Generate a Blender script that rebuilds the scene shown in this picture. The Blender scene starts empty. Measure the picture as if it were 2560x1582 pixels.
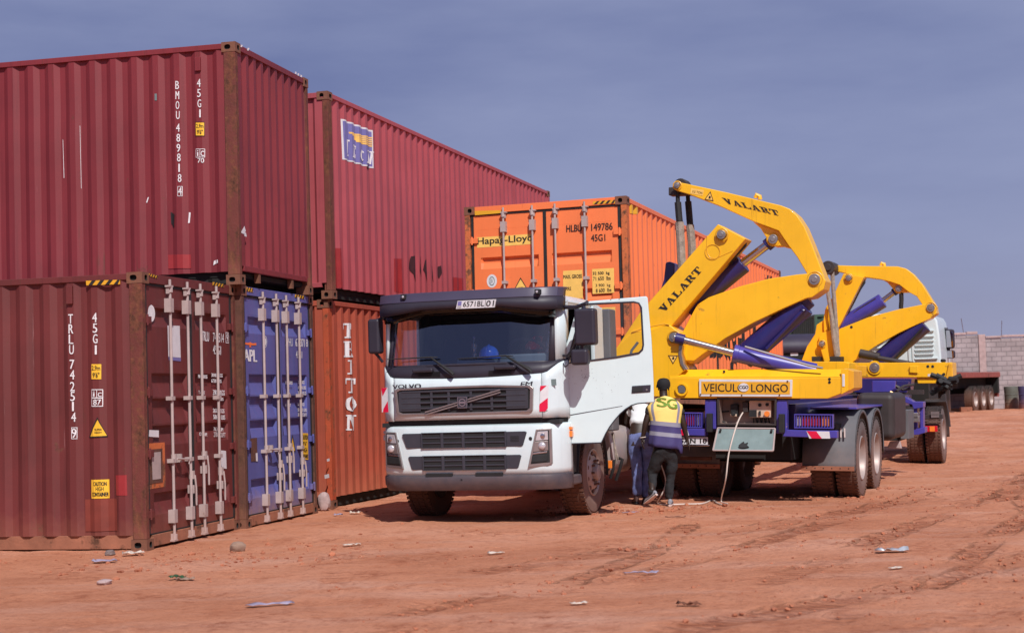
import bpy, bmesh, math, random
from mathutils import Vector, Matrix, noise
random.seed(7)
R = math.radians
SC = bpy.context.scene
COL = SC.collection

# ------------------------------------------------------------------ camera
FPX, PITCH, ROLL, HCAM = 3950.0, math.atan(195 / 3950.0), 0.03, 1.5
cam_data = bpy.data.cameras.new("camera")
cam_data.sensor_width = 36.0
cam_data.lens = FPX / 2560.0 * 36.0
cam_data.clip_start = 0.1
cam_data.clip_end = 5000
cam_data.dof.use_dof = True
cam_data.dof.focus_distance = 20.5
cam_data.dof.aperture_fstop = 2.8
cam = bpy.data.objects.new("camera", cam_data)
COL.objects.link(cam)
cam.matrix_world = Matrix.Translation((0, 0, HCAM)) @ Matrix.Rotation(math.pi / 2 + PITCH, 4, 'X') @ Matrix.Rotation(-ROLL, 4, 'Z')
SC.camera = cam

# ------------------------------------------------------------------ light
SUN_DIR = Vector((0.185, -0.665, 0.72)).normalized()      # towards the sun
sun_data = bpy.data.lights.new("sun", 'SUN')
sun_data.energy = 4.3
sun_data.angle = R(0.55)
sun_data.color = (1.0, 0.965, 0.94)
sun = bpy.data.objects.new("sun", sun_data)
COL.objects.link(sun)
sun.rotation_euler = SUN_DIR.to_track_quat('Z', 'Y').to_euler()
sun.location = (5, -10, 30)

world = bpy.data.worlds.new("World")
SC.world = world
world.use_nodes = True
wt = world.node_tree
wt.nodes.clear()
w_out = wt.nodes.new('ShaderNodeOutputWorld')
w_bg = wt.nodes.new('ShaderNodeBackground')
w_bg.inputs['Strength'].default_value = 0.085
sky = wt.nodes.new('ShaderNodeTexSky')
sky.sky_type = 'NISHITA'
sky.sun_disc = False
sky.sun_elevation = math.asin(SUN_DIR.z)
sky.sun_rotation = math.atan2(SUN_DIR.x, SUN_DIR.y)
sky.air_density = 1.0
sky.dust_density = 0.6
sky.ozone_density = 3.0
tcw = wt.nodes.new('ShaderNodeTexCoord')
tint = wt.nodes.new('ShaderNodeMix'); tint.data_type = 'RGBA'; tint.blend_type = 'MULTIPLY'
tint.inputs['Factor'].default_value = 1.0
tint.inputs['B'].default_value = (1.05, 0.80, 0.90, 1)
wt.links.new(sky.outputs['Color'], tint.inputs['A'])
mpw = wt.nodes.new('ShaderNodeMapping')
mpw.inputs['Scale'].default_value = (1.0, 1.0, 4.2)
mpw.inputs['Rotation'].default_value = (R(6), R(-9), 0)
nzw = wt.nodes.new('ShaderNodeTexNoise')
nzw.inputs['Scale'].default_value = 2.3
nzw.inputs['Detail'].default_value = 7
nzw.inputs['Roughness'].default_value = 0.52
wt.links.new(tcw.outputs['Generated'], mpw.inputs['Vector'])
wt.links.new(mpw.outputs['Vector'], nzw.inputs['Vector'])
rpw = wt.nodes.new('ShaderNodeMapRange')
rpw.inputs['From Min'].default_value = 0.40
rpw.inputs['From Max'].default_value = 0.76
rpw.inputs['To Max'].default_value = 0.78
wt.links.new(nzw.outputs['Fac'], rpw.inputs['Value'])
cl = wt.nodes.new('ShaderNodeMix'); cl.data_type = 'RGBA'
cl.inputs['B'].default_value = (4.2, 4.7, 7.0, 1)
wt.links.new(rpw.outputs['Result'], cl.inputs['Factor'])
base_mix = wt.nodes.new('ShaderNodeMix'); base_mix.data_type = 'RGBA'; base_mix.inputs['Factor'].default_value = 0.72
sxw = wt.nodes.new('ShaderNodeSeparateXYZ'); wt.links.new(tcw.outputs['Generated'], sxw.inputs[0])
dfw = wt.nodes.new('ShaderNodeMath'); dfw.operation = 'SUBTRACT'; wt.links.new(sxw.outputs['X'], dfw.inputs[0]); wt.links.new(sxw.outputs['Z'], dfw.inputs[1])
grw = wt.nodes.new('ShaderNodeMapRange'); grw.inputs['From Min'].default_value = -0.6; grw.inputs['From Max'].default_value = 0.2; wt.links.new(dfw.outputs[0], grw.inputs['Value'])
hzw = wt.nodes.new('ShaderNodeMix'); hzw.data_type = 'RGBA'; wt.links.new(grw.outputs['Result'], hzw.inputs['Factor'])
hzw.inputs['A'].default_value = (1.30, 1.66, 3.75, 1); hzw.inputs['B'].default_value = (2.25, 2.68, 4.95, 1)      # violet-blue haze, paler towards the open side
wt.links.new(hzw.outputs['Result'], base_mix.inputs['B'])
wt.links.new(tint.outputs['Result'], base_mix.inputs['A'])
wt.links.new(base_mix.outputs['Result'], cl.inputs['A'])
wt.links.new(cl.outputs['Result'], w_bg.inputs['Color'])
wt.links.new(w_bg.outputs['Background'], w_out.inputs['Surface'])

SC.view_settings.view_transform = 'Standard'
SC.view_settings.look = 'None'
SC.view_settings.exposure = 0.0
SC.view_settings.gamma = 1.0
SC.render.engine = 'CYCLES'
SC.cycles.max_bounces = 6
SC.cycles.transparent_max_bounces = 12
SC.cycles.use_denoising = True

# ------------------------------------------------------------------ measuring
def ray(px, py):
    """direction of sight for a point measured on the photograph (2560 x 1582)"""
    xr, yr = px - 1280.0, py - 791.0
    c, s = math.cos(ROLL), math.sin(ROLL)
    x, y = xr * c - yr * s, xr * s + yr * c
    cp, sp = math.cos(PITCH), math.sin(PITCH)
    return Vector((x, y * sp + FPX * cp, -y * cp + FPX * sp))

def pose(loc, yaw, tilt=0.0):
    return Matrix.Translation(loc) @ Matrix.Rotation(R(yaw), 4, 'Z') @ Matrix.Rotation(tilt, 4, 'Y')

def on(M, px, py, axis, val):
    """where that line of sight meets the plane axis = val of a thing's own frame"""
    I = M.inverted()
    o = I @ Vector((0, 0, HCAM))
    d = I.to_3x3() @ ray(px, py)
    t = (val - o[axis]) / d[axis]
    p = o + d * t
    p[axis] = val
    return p

def ground_at(px, py, z=0.0):
    d = ray(px, py)
    return Vector((0, 0, HCAM)) + d * ((z - HCAM) / d.z)

# ------------------------------------------------------------------ materials
MATS = {}
def lin(c):
    f = lambda v: v / 12.92 if v <= 0.04045 else ((v + 0.055) / 1.055) ** 2.4
    return tuple(f(v / 255.0) for v in c)

def mat(name, col, rough=0.55, metal=0.0, var=0.12, scale=3.0, streak=0.0, rust=0.0, rustcol=(0.085, 0.035, 0.018),
        run=0.0, dust=0.0, dusth=0.5, dustcol=(0.42, 0.17, 0.09), bump=0.0, bscale=40.0, spec=0.5, coat=0.0, rscale=1.0, scratch=0.0):
    m = bpy.data.materials.new(name)
    m.use_nodes = True
    nt = m.node_tree; N = nt.nodes; Lk = nt.links
    b = N['Principled BSDF']
    b.inputs['Roughness'].default_value = rough
    b.inputs['Metallic'].default_value = metal
    b.inputs['Specular IOR Level'].default_value = spec
    b.inputs['Coat Weight'].default_value = coat
    tc = N.new('ShaderNodeTexCoord')
    def ntex(sc, det=5, rgh=0.6, mscale=None):
        n = N.new('ShaderNodeTexNoise')
        n.inputs['Scale'].default_value = sc; n.inputs['Detail'].default_value = det
        n.inputs['Roughness'].default_value = rgh
        if mscale:
            mp = N.new('ShaderNodeMapping'); mp.inputs['Scale'].default_value = mscale
            Lk.new(tc.outputs['Object'], mp.inputs['Vector']); Lk.new(mp.outputs['Vector'], n.inputs['Vector'])
        else:
            Lk.new(tc.outputs['Object'], n.inputs['Vector'])
        return n
    def rng(src, a, bb, lo, hi):
        r = N.new('ShaderNodeMapRange')
        r.inputs['From Min'].default_value = a; r.inputs['From Max'].default_value = bb
        r.inputs['To Min'].default_value = lo; r.inputs['To Max'].default_value = hi
        Lk.new(src, r.inputs['Value']); return r.outputs['Result']
    def mix(fac, A, Bc, blend='MIX'):
        x = N.new('ShaderNodeMix'); x.data_type = 'RGBA'; x.blend_type = blend
        if isinstance(fac, float): x.inputs['Factor'].default_value = fac
        else: Lk.new(fac, x.inputs['Factor'])
        for k, v in (('A', A), ('B', Bc)):
            if isinstance(v, tuple): x.inputs[k].default_value = (*v[:3], 1)
            else: Lk.new(v, x.inputs[k])
        return x.outputs['Result']
    dk = tuple(c * (1 - var) for c in col); lt = tuple(min(1, c * (1 + var)) for c in col)
    n1 = ntex(scale)
    cur = mix(rng(n1.outputs['Fac'], 0.3, 0.7, 0, 1), dk, lt)
    if streak:
        n2 = ntex(1.0, 6, 0.7, (9, 9, 0.45))
        cur = mix(rng(n2.outputs['Fac'], 0.52, 0.78, 0, streak), cur, tuple(c * 0.45 for c in col))
    if scratch:
        n5 = ntex(1.0, 3, 0.8, (26, 26, 1.1))
        cur = mix(rng(n5.outputs['Fac'], 0.70, 0.76, 0, scratch), cur, tuple(min(1, c * 1.5 + 0.12) for c in col))
    if run:      # rust and dirt running down from seams
        n6 = ntex(1.0, 5, 0.75, (17, 17, 0.55)); n7 = ntex(0.9, 3, 0.6)
        mu = N.new('ShaderNodeMath'); mu.operation = 'MULTIPLY_ADD'; Lk.new(n7.outputs['Fac'], mu.inputs[0]); mu.inputs[1].default_value = 0.5; Lk.new(n6.outputs['Fac'], mu.inputs[2])
        cur = mix(rng(mu.outputs[0], 0.88, 0.98, 0, run), cur, tuple(c * 0.9 for c in rustcol))
    if rust:
        n3 = ntex(2.6 * rscale, 9, 0.72)
        n3b = ntex(11 * rscale, 6, 0.7)
        add = N.new('ShaderNodeMath'); add.operation = 'MULTIPLY_ADD'
        Lk.new(n3b.outputs['Fac'], add.inputs[0]); add.inputs[1].default_value = 0.45
        Lk.new(n3.outputs['Fac'], add.inputs[2])
        th = 0.95 - 0.36 * rust
        fac = rng(add.outputs[0], th, th + 0.09, 0, 0.92)
        n4 = ntex(12, 7, 0.75)
        rc = mix(rng(n4.outputs['Fac'], 0.35, 0.65, 0, 1), tuple(c * 0.4 for c in rustcol), tuple(c * 1.9 for c in rustcol))
        cur = mix(fac, cur, rc)
        rr = rng(fac, 0, 1, rough, 0.9); Lk.new(rr, b.inputs['Roughness'])
    if dust:
        sep = N.new('ShaderNodeSeparateXYZ'); Lk.new(tc.outputs['Object'], sep.inputs['Vector'])
        nd = ntex(5, 6, 0.65)
        ad = N.new('ShaderNodeMath'); ad.operation = 'MULTIPLY_ADD'
        Lk.new(nd.outputs['Fac'], ad.inputs[0]); ad.inputs[1].default_value = -dusth
        Lk.new(sep.outputs['Z'], ad.inputs[2])
        cur = mix(rng(ad.outputs[0], -dusth * 0.35, dusth * 0.35, dust, dust * 0.12), cur, dustcol)
    Lk.new(cur, b.inputs['Base Color'])
    if bump:
        nb = ntex(bscale, 4, 0.6)
        bp = N.new('ShaderNodeBump'); bp.inputs['Strength'].default_value = bump; bp.inputs['Distance'].default_value = 0.02
        Lk.new(nb.outputs['Fac'], bp.inputs['Height']); Lk.new(bp.outputs['Normal'], b.inputs['Normal'])
    MATS[name] = m
    return m

def flat(name, col, rough=0.6, metal=0.0, spec=0.4):
    return mat(name, col, rough, metal, var=0.06, scale=8, spec=spec)

def glassmat(name, tintc, alpha, ior=1.5):
    """window pane: lets part of the light through, reflects the rest by its angle"""
    m = bpy.data.materials.new(name); m.use_nodes = True
    nt = m.node_tree; N = nt.nodes; L = nt.links; N.clear()
    o = N.new('ShaderNodeOutputMaterial'); t = N.new('ShaderNodeBsdfTransparent'); g = N.new('ShaderNodeBsdfGlossy')
    t.inputs['Color'].default_value = (*tintc, 1); g.inputs['Roughness'].default_value = 0.02
    f = N.new('ShaderNodeFresnel'); f.inputs['IOR'].default_value = ior
    a = N.new('ShaderNodeMath'); a.operation = 'ADD'; a.use_clamp = True; a.inputs[1].default_value = alpha
    x = N.new('ShaderNodeMixShader')
    L.new(f.outputs['Fac'], a.inputs[0]); L.new(a.outputs[0], x.inputs['Fac'])
    L.new(t.outputs[0], x.inputs[1]); L.new(g.outputs[0], x.inputs[2]); L.new(x.outputs[0], o.inputs['Surface'])
    MATS[name] = m
    return m

# ------------------------------------------------------------------ mesh helpers
class MB:
    def __init__(self): self.bm = bmesh.new(); self.mi = 0
    def face(self, pts):
        vs = [self.bm.verts.new(p) for p in pts]
        try: f = self.bm.faces.new(vs)
        except ValueError: return None
        f.material_index = self.mi; return f
    def box(self, x0, x1, y0, y1, z0, z1):
        x0, x1 = min(x0, x1), max(x0, x1); y0, y1 = min(y0, y1), max(y0, y1); z0, z1 = min(z0, z1), max(z0, z1)
        v = [self.bm.verts.new(p) for p in ((x0,y0,z0),(x1,y0,z0),(x1,y1,z0),(x0,y1,z0),(x0,y0,z1),(x1,y0,z1),(x1,y1,z1),(x0,y1,z1))]
        for q in ((3,2,1,0),(4,5,6,7),(0,1,5,4),(1,2,6,5),(2,3,7,6),(3,0,4,7)):
            f = self.bm.faces.new([v[i] for i in q]); f.material_index = self.mi
        return v
    def obox(self, c, ax, ay, az):
        """oriented box: centre and three half-axis vectors"""
        c, ax, ay, az = Vector(c), Vector(ax), Vector(ay), Vector(az)
        v = [self.bm.verts.new(c + ax * i + ay * j + az * k) for i, j, k in ((-1,-1,-1),(1,-1,-1),(1,1,-1),(-1,1,-1),(-1,-1,1),(1,-1,1),(1,1,1),(-1,1,1))]
        for q in ((3,2,1,0),(4,5,6,7),(0,1,5,4),(1,2,6,5),(2,3,7,6),(3,0,4,7)):
            f = self.bm.faces.new([v[i] for i in q]); f.material_index = self.mi
    def prism(self, pts, d):
        """polygon (3D points, planar) pushed along vector d"""
        d = Vector(d); pts = [Vector(p) for p in pts]
        a = [self.bm.verts.new(p) for p in pts]; b = [self.bm.verts.new(p + d) for p in pts]
        n = len(pts); fs = [self.bm.faces.new(a), self.bm.faces.new(b[::-1])]
        for i in range(n): fs.append(self.bm.faces.new((a[i], b[i], b[(i+1) % n], a[(i+1) % n])))
        for f in fs: f.material_index = self.mi
    def tube(self, pts, r, n=10, caps=True):
        pts = [Vector(p) for p in pts]; rr = r if isinstance(r, (list, tuple)) else [r] * len(pts)
        rings = []; prev = None
        for i, p in enumerate(pts):
            t = (pts[min(i+1, len(pts)-1)] - pts[max(i-1, 0)]).normalized()
            if prev is None:
                up = Vector((0,0,1)) if abs(t.z) < 0.9 else Vector((1,0,0)); u = t.cross(up).normalized()
            else: u = (prev - t * prev.dot(t)).normalized()
            prev = u; w = t.cross(u)
            rings.append([self.bm.verts.new(p + (u * math.cos(2*math.pi*k/n) + w * math.sin(2*math.pi*k/n)) * rr[i]) for k in range(n)])
        for a, b in zip(rings, rings[1:]):
            for k in range(n):
                f = self.bm.faces.new((a[k], a[(k+1) % n], b[(k+1) % n], b[k])); f.material_index = self.mi
        if caps:
            for q in (rings[0][::-1], rings[-1]):
                f = self.bm.faces.new(q); f.material_index = self.mi
    def lathe(self, prof, c, axis, n=24, closed=False):
        """prof: (distance along axis, radius) pairs"""
        c = Vector(c); a = Vector(axis).normalized()
        up = Vector((0,0,1)) if abs(a.z) < 0.9 else Vector((1,0,0)); u = a.cross(up).normalized(); w = a.cross(u)
        rings = []
        for h, r in prof:
            if r < 1e-6: rings.append([self.bm.verts.new(c + a * h)])
            else: rings.append([self.bm.verts.new(c + a * h + (u * math.cos(2*math.pi*k/n) + w * math.sin(2*math.pi*k/n)) * r) for k in range(n)])
        prs = list(zip(rings, rings[1:]))
        if closed: prs.append((rings[-1], rings[0]))
        for p, q in prs:
            for k in range(n):
                k2 = (k+1) % n
                if len(p) == 1 and len(q) == 1: continue
                vs = (p[0], q[k2], q[k]) if len(p) == 1 else (p[k], p[k2], q[0]) if len(q) == 1 else (p[k], p[k2], q[k2], q[k])
                f = self.bm.faces.new(vs); f.material_index = self.mi
    def grid(self, rows):
        vs = [[self.bm.verts.new(p) for p in r] for r in rows]
        for a, b in zip(vs, vs[1:]):
            for i in range(len(a) - 1):
                f = self.bm.faces.new((a[i], a[i+1], b[i+1], b[i])); f.material_index = self.mi
        return vs
    def build(self, name, mats, parent=None, bevel=0.0, smooth=35, solid=0.0, recalc=True, subd=0, seg=2):
        if recalc: bmesh.ops.recalc_face_normals(self.bm, faces=self.bm.faces[:])
        me = bpy.data.meshes.new(name); self.bm.to_mesh(me); self.bm.free()
        for m in (mats if isinstance(mats, (list, tuple)) else [mats]): me.materials.append(MATS[m] if isinstance(m, str) else m)
        o = bpy.data.objects.new(name, me); COL.objects.link(o)
        if parent is not None: o.parent = parent
        if solid:
            s = o.modifiers.new("solid", 'SOLIDIFY'); s.thickness = solid; s.offset = -1
        if bevel:
            s = o.modifiers.new("bevel", 'BEVEL'); s.width = bevel; s.segments = seg; s.limit_method = 'ANGLE'; s.angle_limit = R(40); s.harden_normals = True
        if subd:
            s = o.modifiers.new("sub", 'SUBSURF'); s.levels = subd; s.render_levels = subd
        if smooth:
            for p in me.polygons: p.use_smooth = True
            me.set_sharp_from_angle(angle=R(smooth))
        return o

def thing(name, label, cat, M=None, group=None, kind=None):
    o = bpy.data.objects.new(name, None); COL.objects.link(o)
    o.empty_display_size = 0.3
    if M is not None: o.matrix_world = M
    o['label'] = label; o['category'] = cat
    if group: o['group'] = group
    if kind: o['kind'] = kind
    return o
def tag(o, label, cat, group=None, kind=None):
    if label: o['label'] = label
    if cat: o['category'] = cat
    if group: o['group'] = group
    if kind: o['kind'] = kind
    return o

# ------------------------------------------------------------------ lettering
def glyph_polys(ch):
    r = lambda a, b, c, d: [(a, b), (c, b), (c, d), (a, d)]
    G = {
     'L': [r(.12,0,.40,1), r(0,.9,.54,1), r(0,0,.95,.12), r(.83,.1,.95,.38)],
     'V': [[(.06,1),(.40,1),(.66,0),(.42,0)], [(.68,1),(.90,1),(.66,0),(.48,0)], r(0,.91,.47,1), r(.6,.91,1,1)],
     'A': [[(.08,0),(.24,0),(.55,1),(.42,1)], [(.42,1),(.6,1),(.92,0),(.6,0)], r(.25,.3,.7,.38), r(0,0,.34,.1), r(.5,0,1,.1)],
     'R': [r(.12,0,.38,1), r(0,0,.52,.1), r(0,.9,.7,1), r(.3,.46,.7,.55), [(.6,.5),(.7,.46),(.86,.58),(.86,.88),(.7,1),(.6,.96)], [(.5,.46),(.72,.46),(1,.06),(1,0),(.78,0)]],
     'T': [r(.36,0,.64,1), r(.22,0,.78,.1), r(0,.88,1,1), r(0,.6,.1,.9), r(.9,.6,1,.9)],
     'I': [r(.32,0,.66,1), r(.15,0,.83,.1), r(.15,.9,.83,1)],
     'E': [r(.12,0,.38,1), r(0,0,.92,.1), r(0,.9,.9,1), r(.3,.47,.7,.55), r(.82,.05,.92,.32), r(.8,.7,.9,.95)],
     'N': [r(.14,0,.26,1), r(.74,0,.86,1), [(.12,1),(.4,1),(.86,0),(.62,0)], r(0,0,.42,.1), r(.58,.9,1,1), r(0,.9,.3,1)],
     'C': [], 'O': [], ' ': [],
    }
    if ch in 'OC':
        out = []
        n = 20
        for k in range(n):
            a0, a1 = 2*math.pi*k/n, 2*math.pi*(k+1)/n
            if ch == 'C' and math.cos((a0+a1)/2) > 0.72: continue
            f = lambda a, rx, ry: (.5 + rx*math.cos(a), .5 + ry*math.sin(a))
            out.append([f(a0,.5,.5), f(a1,.5,.5), f(a1,.24,.41), f(a0,.24,.41)])
        return out
    return G[ch]

_tc = {}
def text_tris(s):
    if s not in _tc:
        c = bpy.data.curves.new("t", 'FONT'); c.body = s; c.resolution_u = 3
        o = bpy.data.objects.new("t", c); COL.objects.link(o)
        dg = bpy.context.evaluated_depsgraph_get(); dg.update()
        me = bpy.data.meshes.new_from_object(o.evaluated_get(dg))
        bpy.data.objects.remove(o)
        vs = [(v.co.x, v.co.y) for v in me.vertices]; fs = [tuple(p.vertices) for p in me.polygons]
        bpy.data.meshes.remove(me)
        x0 = min(v[0] for v in vs); x1 = max(v[0] for v in vs); y0 = min(v[1] for v in vs); y1 = max(v[1] for v in vs)
        _tc[s] = ([((x-x0)/(x1-x0), (y-y0)/(y1-y0)) for x, y in vs], fs)
    return _tc[s]

class Ink:
    """flat lettering and markings lying just proud of a surface; LB, LT, RB are the box corners in the thing's frame"""
    def __init__(self, n, eps=0.003): self.mb = MB(); self.n = Vector(n); self.eps = eps; self.k = 0
    def lift(self): self.k += 1; return self.n * (self.eps + 0.0004 * (self.k % 7))
    def text(self, s, LB, LT, RB, bold=0.0):
        LB, LT, RB = Vector(LB), Vector(LT), Vector(RB); X, Y = RB - LB, LT - LB; d = self.lift()
        vs, fs = text_tris(s)
        for off in ((0, 0),) if not bold else ((-bold, 0), (bold, 0), (0, 0)):
            d = self.lift()
            bv = [self.mb.bm.verts.new(LB + X*(u+off[0]) + Y*v + d) for u, v in vs]
            for f in fs:
                try: self.mb.bm.faces.new([bv[i] for i in f]).material_index = self.mb.mi
                except ValueError: pass
    def slab(self, s, LB, LT, RB, gap=0.12, bold=0.0):
        LB, LT, RB = Vector(LB), Vector(LT), Vector(RB); X, Y = RB - LB, LT - LB; n = len(s); w = 1.0 / (n + (n-1)*gap)
        for i, ch in enumerate(s):
            for j, p in enumerate(glyph_polys(ch)):
                for h, o_ in enumerate((0,) if not bold else (-bold, 0, bold)):
                    d = self.n * (self.eps + 0.0005 * j + 0.00015 * h)
                    self.mb.face([LB + X*(w*(i*(1+gap)+u+o_)) + Y*v + d for u, v in p])
    def quad(self, *pts):
        d = self.lift(); self.mb.face([Vector(p) + d for p in pts])
    def rectline(self, LB, LT, RB, t=0.08):
        LB, LT, RB = Vector(LB), Vector(LT), Vector(RB); X, Y = RB - LB, LT - LB
        f = lambda u, v: LB + X*u + Y*v
        tx = t * Y.length / max(X.length, 1e-6)
        for a, b, c, d in ((0,0,1,t),(0,1-t,1,1),(0,t,tx,1-t),(1-tx,t,1,1-t)): self.quad(f(a,b), f(c,b), f(c,d), f(a,d))
    def disc(self, C, X, Y, n=20, r0=0.0):
        C, X, Y = Vector(C), Vector(X), Vector(Y); d = self.lift()
        p = [(math.cos(2*math.pi*k/n), math.sin(2*math.pi*k/n)) for k in range(n)]
        if r0 == 0: self.mb.face([C + X*a + Y*b + d for a, b in p])
        else:
            for k in range(n):
                a, b = p[k], p[(k+1) % n]
                self.mb.face([C + X*a[0] + Y*a[1] + d, C + X*b[0] + Y*b[1] + d, C + (X*b[0] + Y*b[1])*r0 + d, C + (X*a[0] + Y*a[1])*r0 + d])
    def build(self, name, m, parent): return self.mb.build(name, m, parent, smooth=0, recalc=False)
# ------------------------------------------------------------------ palette
mat('soil_dark', (0.16, 0.06, 0.035), 0.95, var=0.25, bump=0.5)
mat('maroon_old', lin((100, 36, 37)), 0.6, var=0.2, scale=1.1, streak=0.75, run=0.6, rust=0.24, dust=0.25, dusth=0.5, bump=0.05, scratch=0.5)
mat('maroon_pink', lin((122, 40, 46)), 0.55, var=0.14, scale=0.9, streak=0.6, run=0.55, rust=0.2, bump=0.04, scratch=0.35)
mat('pink_faded', lin((166, 76, 82)), 0.55, var=0.12, scale=0.9, streak=0.4, run=0.45, rust=0.17, bump=0.04, scratch=0.4)
mat('brick_red', lin((168, 78, 58)), 0.55, var=0.12, scale=1.2, streak=0.45, run=0.5, rust=0.22, dust=0.4, dusth=0.7, bump=0.05, scratch=0.3)
mat('blue_box', lin((74, 86, 156)), 0.5, var=0.12, scale=1.5, streak=0.35, run=0.3, rust=0.15, dust=0.75, dusth=0.55, dustcol=(0.36, 0.22, 0.17), bump=0.04)
mat('orange_box', lin((242, 126, 72)), 0.45, var=0.06, scale=1.2, streak=0.14, run=0.3, rust=0.10, bump=0.03)
mat('rust_maroon', lin((104, 46, 40)), 0.75, var=0.25, scale=3, rust=0.72, rscale=0.7, rustcol=(0.115, 0.038, 0.018), dust=0.3, dusth=0.4, bump=0.25)
mat('rust_red', lin((176, 76, 44)), 0.7, var=0.15, scale=3, rust=0.62, rustcol=(0.16, 0.055, 0.024), bump=0.2)
mat('rust_dark', lin((88, 54, 44)), 0.8, var=0.3, scale=5, rust=0.75, rustcol=(0.075, 0.032, 0.018), dust=0.3, dusth=0.4, bump=0.25)
mat('rust_orange', lin((196, 104, 56)), 0.7, var=0.15, scale=4, rust=0.66, rustcol=(0.14, 0.06, 0.03), bump=0.2)
mat('sill_dust', lin((150, 96, 72)), 0.85, var=0.25, scale=4, rust=0.4, bump=0.2)
mat('rod_grey', lin((176, 160, 156)), 0.45, var=0.12, scale=6, rust=0.25, dust=0.3, dusth=0.4)
mat('gasket', (0.014, 0.014, 0.015), 0.7, var=0.3, scale=8)
mat('under_dark', (0.012, 0.011, 0.010), 0.9, var=0.3)
mat('ink_white', (0.78, 0.76, 0.76), 0.6, var=0.12, scale=20, rust=0.12, rustcol=(0.3, 0.1, 0.08), rscale=3)
mat('ink_black', (0.015, 0.013, 0.012), 0.6, var=0.2, scale=20)
mat('ink_yellow', lin((240, 188, 52)), 0.5, var=0.08, scale=12)
mat('ink_cream', lin((244, 196, 100)), 0.5, var=0.06, scale=12)
mat('patch_red', lin((150, 44, 46)), 0.5, var=0.12, scale=5)
mat('patch_orange', lin((124, 54, 42)), 0.6, var=0.15, scale=5)
mat('ink_blue', lin((116, 112, 168)), 0.5, var=0.08, scale=6)
mat('ink_paper', lin((214, 212, 214)), 0.6, var=0.08, scale=10)
mat('ink_orange', lin((246, 120, 60)), 0.5)
mat('dark_red', (0.045, 0.01, 0.012), 0.7, var=0.3, scale=9)
mat('cab_white', lin((210, 224, 226)), 0.3, var=0.04, scale=2.2, streak=0.12, dust=0.2, dusth=0.9, dustcol=(0.5, 0.36, 0.28), coat=0.25, bump=0.0)
mat('door_white', lin((212, 230, 230)), 0.3, var=0.04, scale=2.2, streak=0.10, dust=0.15, dusth=1.3, dustcol=(0.5, 0.36, 0.28), coat=0.25)
mat('plastic_dark', lin((48, 44, 55)), 0.5, var=0.12, scale=4, spec=0.45)
mat('plastic_visor', lin((68, 62, 82)), 0.42, var=0.08, scale=3, spec=0.5)
mat('plastic_grille', lin((58, 58, 66)), 0.45, var=0.12, scale=5)
mat('bumper_grey', lin((60, 60, 70)), 0.6, var=0.14, scale=4, dust=0.35, dusth=0.8, dustcol=(0.34, 0.2, 0.15), bump=0.05)
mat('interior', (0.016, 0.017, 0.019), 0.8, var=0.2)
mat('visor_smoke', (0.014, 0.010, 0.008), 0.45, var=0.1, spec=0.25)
mat('dash', lin((96, 108, 118)), 0.7, var=0.1)
mat('chrome', (0.55, 0.54, 0.55), 0.2, 1.0, var=0.05)
mat('steel', (0.36, 0.34, 0.33), 0.42, 0.8, var=0.15, scale=6)
mat('chrome_dirty', lin((168, 158, 154)), 0.32, 0.75, var=0.1, scale=5)
mat('rubber', (0.020, 0.019, 0.019), 0.85, var=0.3, scale=5, dust=0.5, dusth=0.55, dustcol=(0.24, 0.105, 0.062), bump=0.3)
mat('rubber_dusty', lin((92, 86, 84)), 0.85, var=0.22, scale=6, dust=0.45, dusth=0.5, dustcol=(0.30, 0.15, 0.10), bump=0.2)
mat('rim_grey', lin((170, 162, 158)), 0.5, 0.3, var=0.2, scale=5, rust=0.2, dust=0.2, dusth=0.4)
mat('yellow', lin((246, 186, 26)), 0.4, var=0.10, scale=1.3, streak=0.2, run=0.35, rust=0.27, rustcol=(0.14, 0.07, 0.02), coat=0.2, scratch=0.1)
mat('yellow_dull', lin((226, 166, 40)), 0.45, var=0.1, scale=2.5, streak=0.2, rust=0.25, rustcol=(0.16, 0.08, 0.03))
mat('purple_blue', lin((70, 64, 152)), 0.36, var=0.12, scale=4, streak=0.1, rust=0.2, rustcol=(0.3, 0.2, 0.16), coat=0.15)
mat('purple_dark', lin((42, 38, 98)), 0.36, var=0.12, scale=4, streak=0.1, coat=0.15)
mat('dark_metal', (0.03, 0.03, 0.032), 0.6, 0.2, var=0.3, scale=4, dust=0.3, dusth=0.8)
mat('mudflap', lin((92, 94, 98)), 0.75, var=0.14, scale=3, dust=0.5, dusth=0.9, dustcol=(0.3, 0.2, 0.16), bump=0.05)
mat('tank_alu', lin((196, 186, 182)), 0.4, 0.35, var=0.1, scale=3, dust=0.4, dusth=1.0)
mat('lens_red', lin((196, 24, 44)), 0.2, var=0.1, scale=20, coat=0.6)
mat('lens_orange', lin((238, 132, 52)), 0.2, var=0.1, scale=20, coat=0.6)
mat('lens_clear', lin((200, 196, 200)), 0.12, 0.3, var=0.15, scale=20, coat=0.8)
mat('reflect_red', lin((214, 20, 64)), 0.35, var=0.06)
mat('helmet_blue', lin((58, 118, 248)), 0.25, var=0.04, coat=0.5)
mat('panel_teal', lin((124, 142, 140)), 0.5, 0.2, var=0.14, scale=7, streak=0.2)
mat('panel_beige', lin((206, 182, 160)), 0.55, var=0.1, scale=6)
mat('box_inside', lin((150, 128, 118)), 0.7, var=0.12, scale=4)
mat('cable_white', lin((214, 200, 188)), 0.6, var=0.1)
mat('sling', lin((150, 138, 126)), 0.9, var=0.3, scale=14, bump=0.6, bscale=60)
mat('skin', (0.028, 0.014, 0.009), 0.5, var=0.15, scale=9)
mat('palm', (0.12, 0.055, 0.035), 0.55, var=0.15, scale=9)
mat('hair', (0.006, 0.005, 0.005), 0.8)
mat('cap_black', (0.008, 0.008, 0.010), 0.85, var=0.2)
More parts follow.
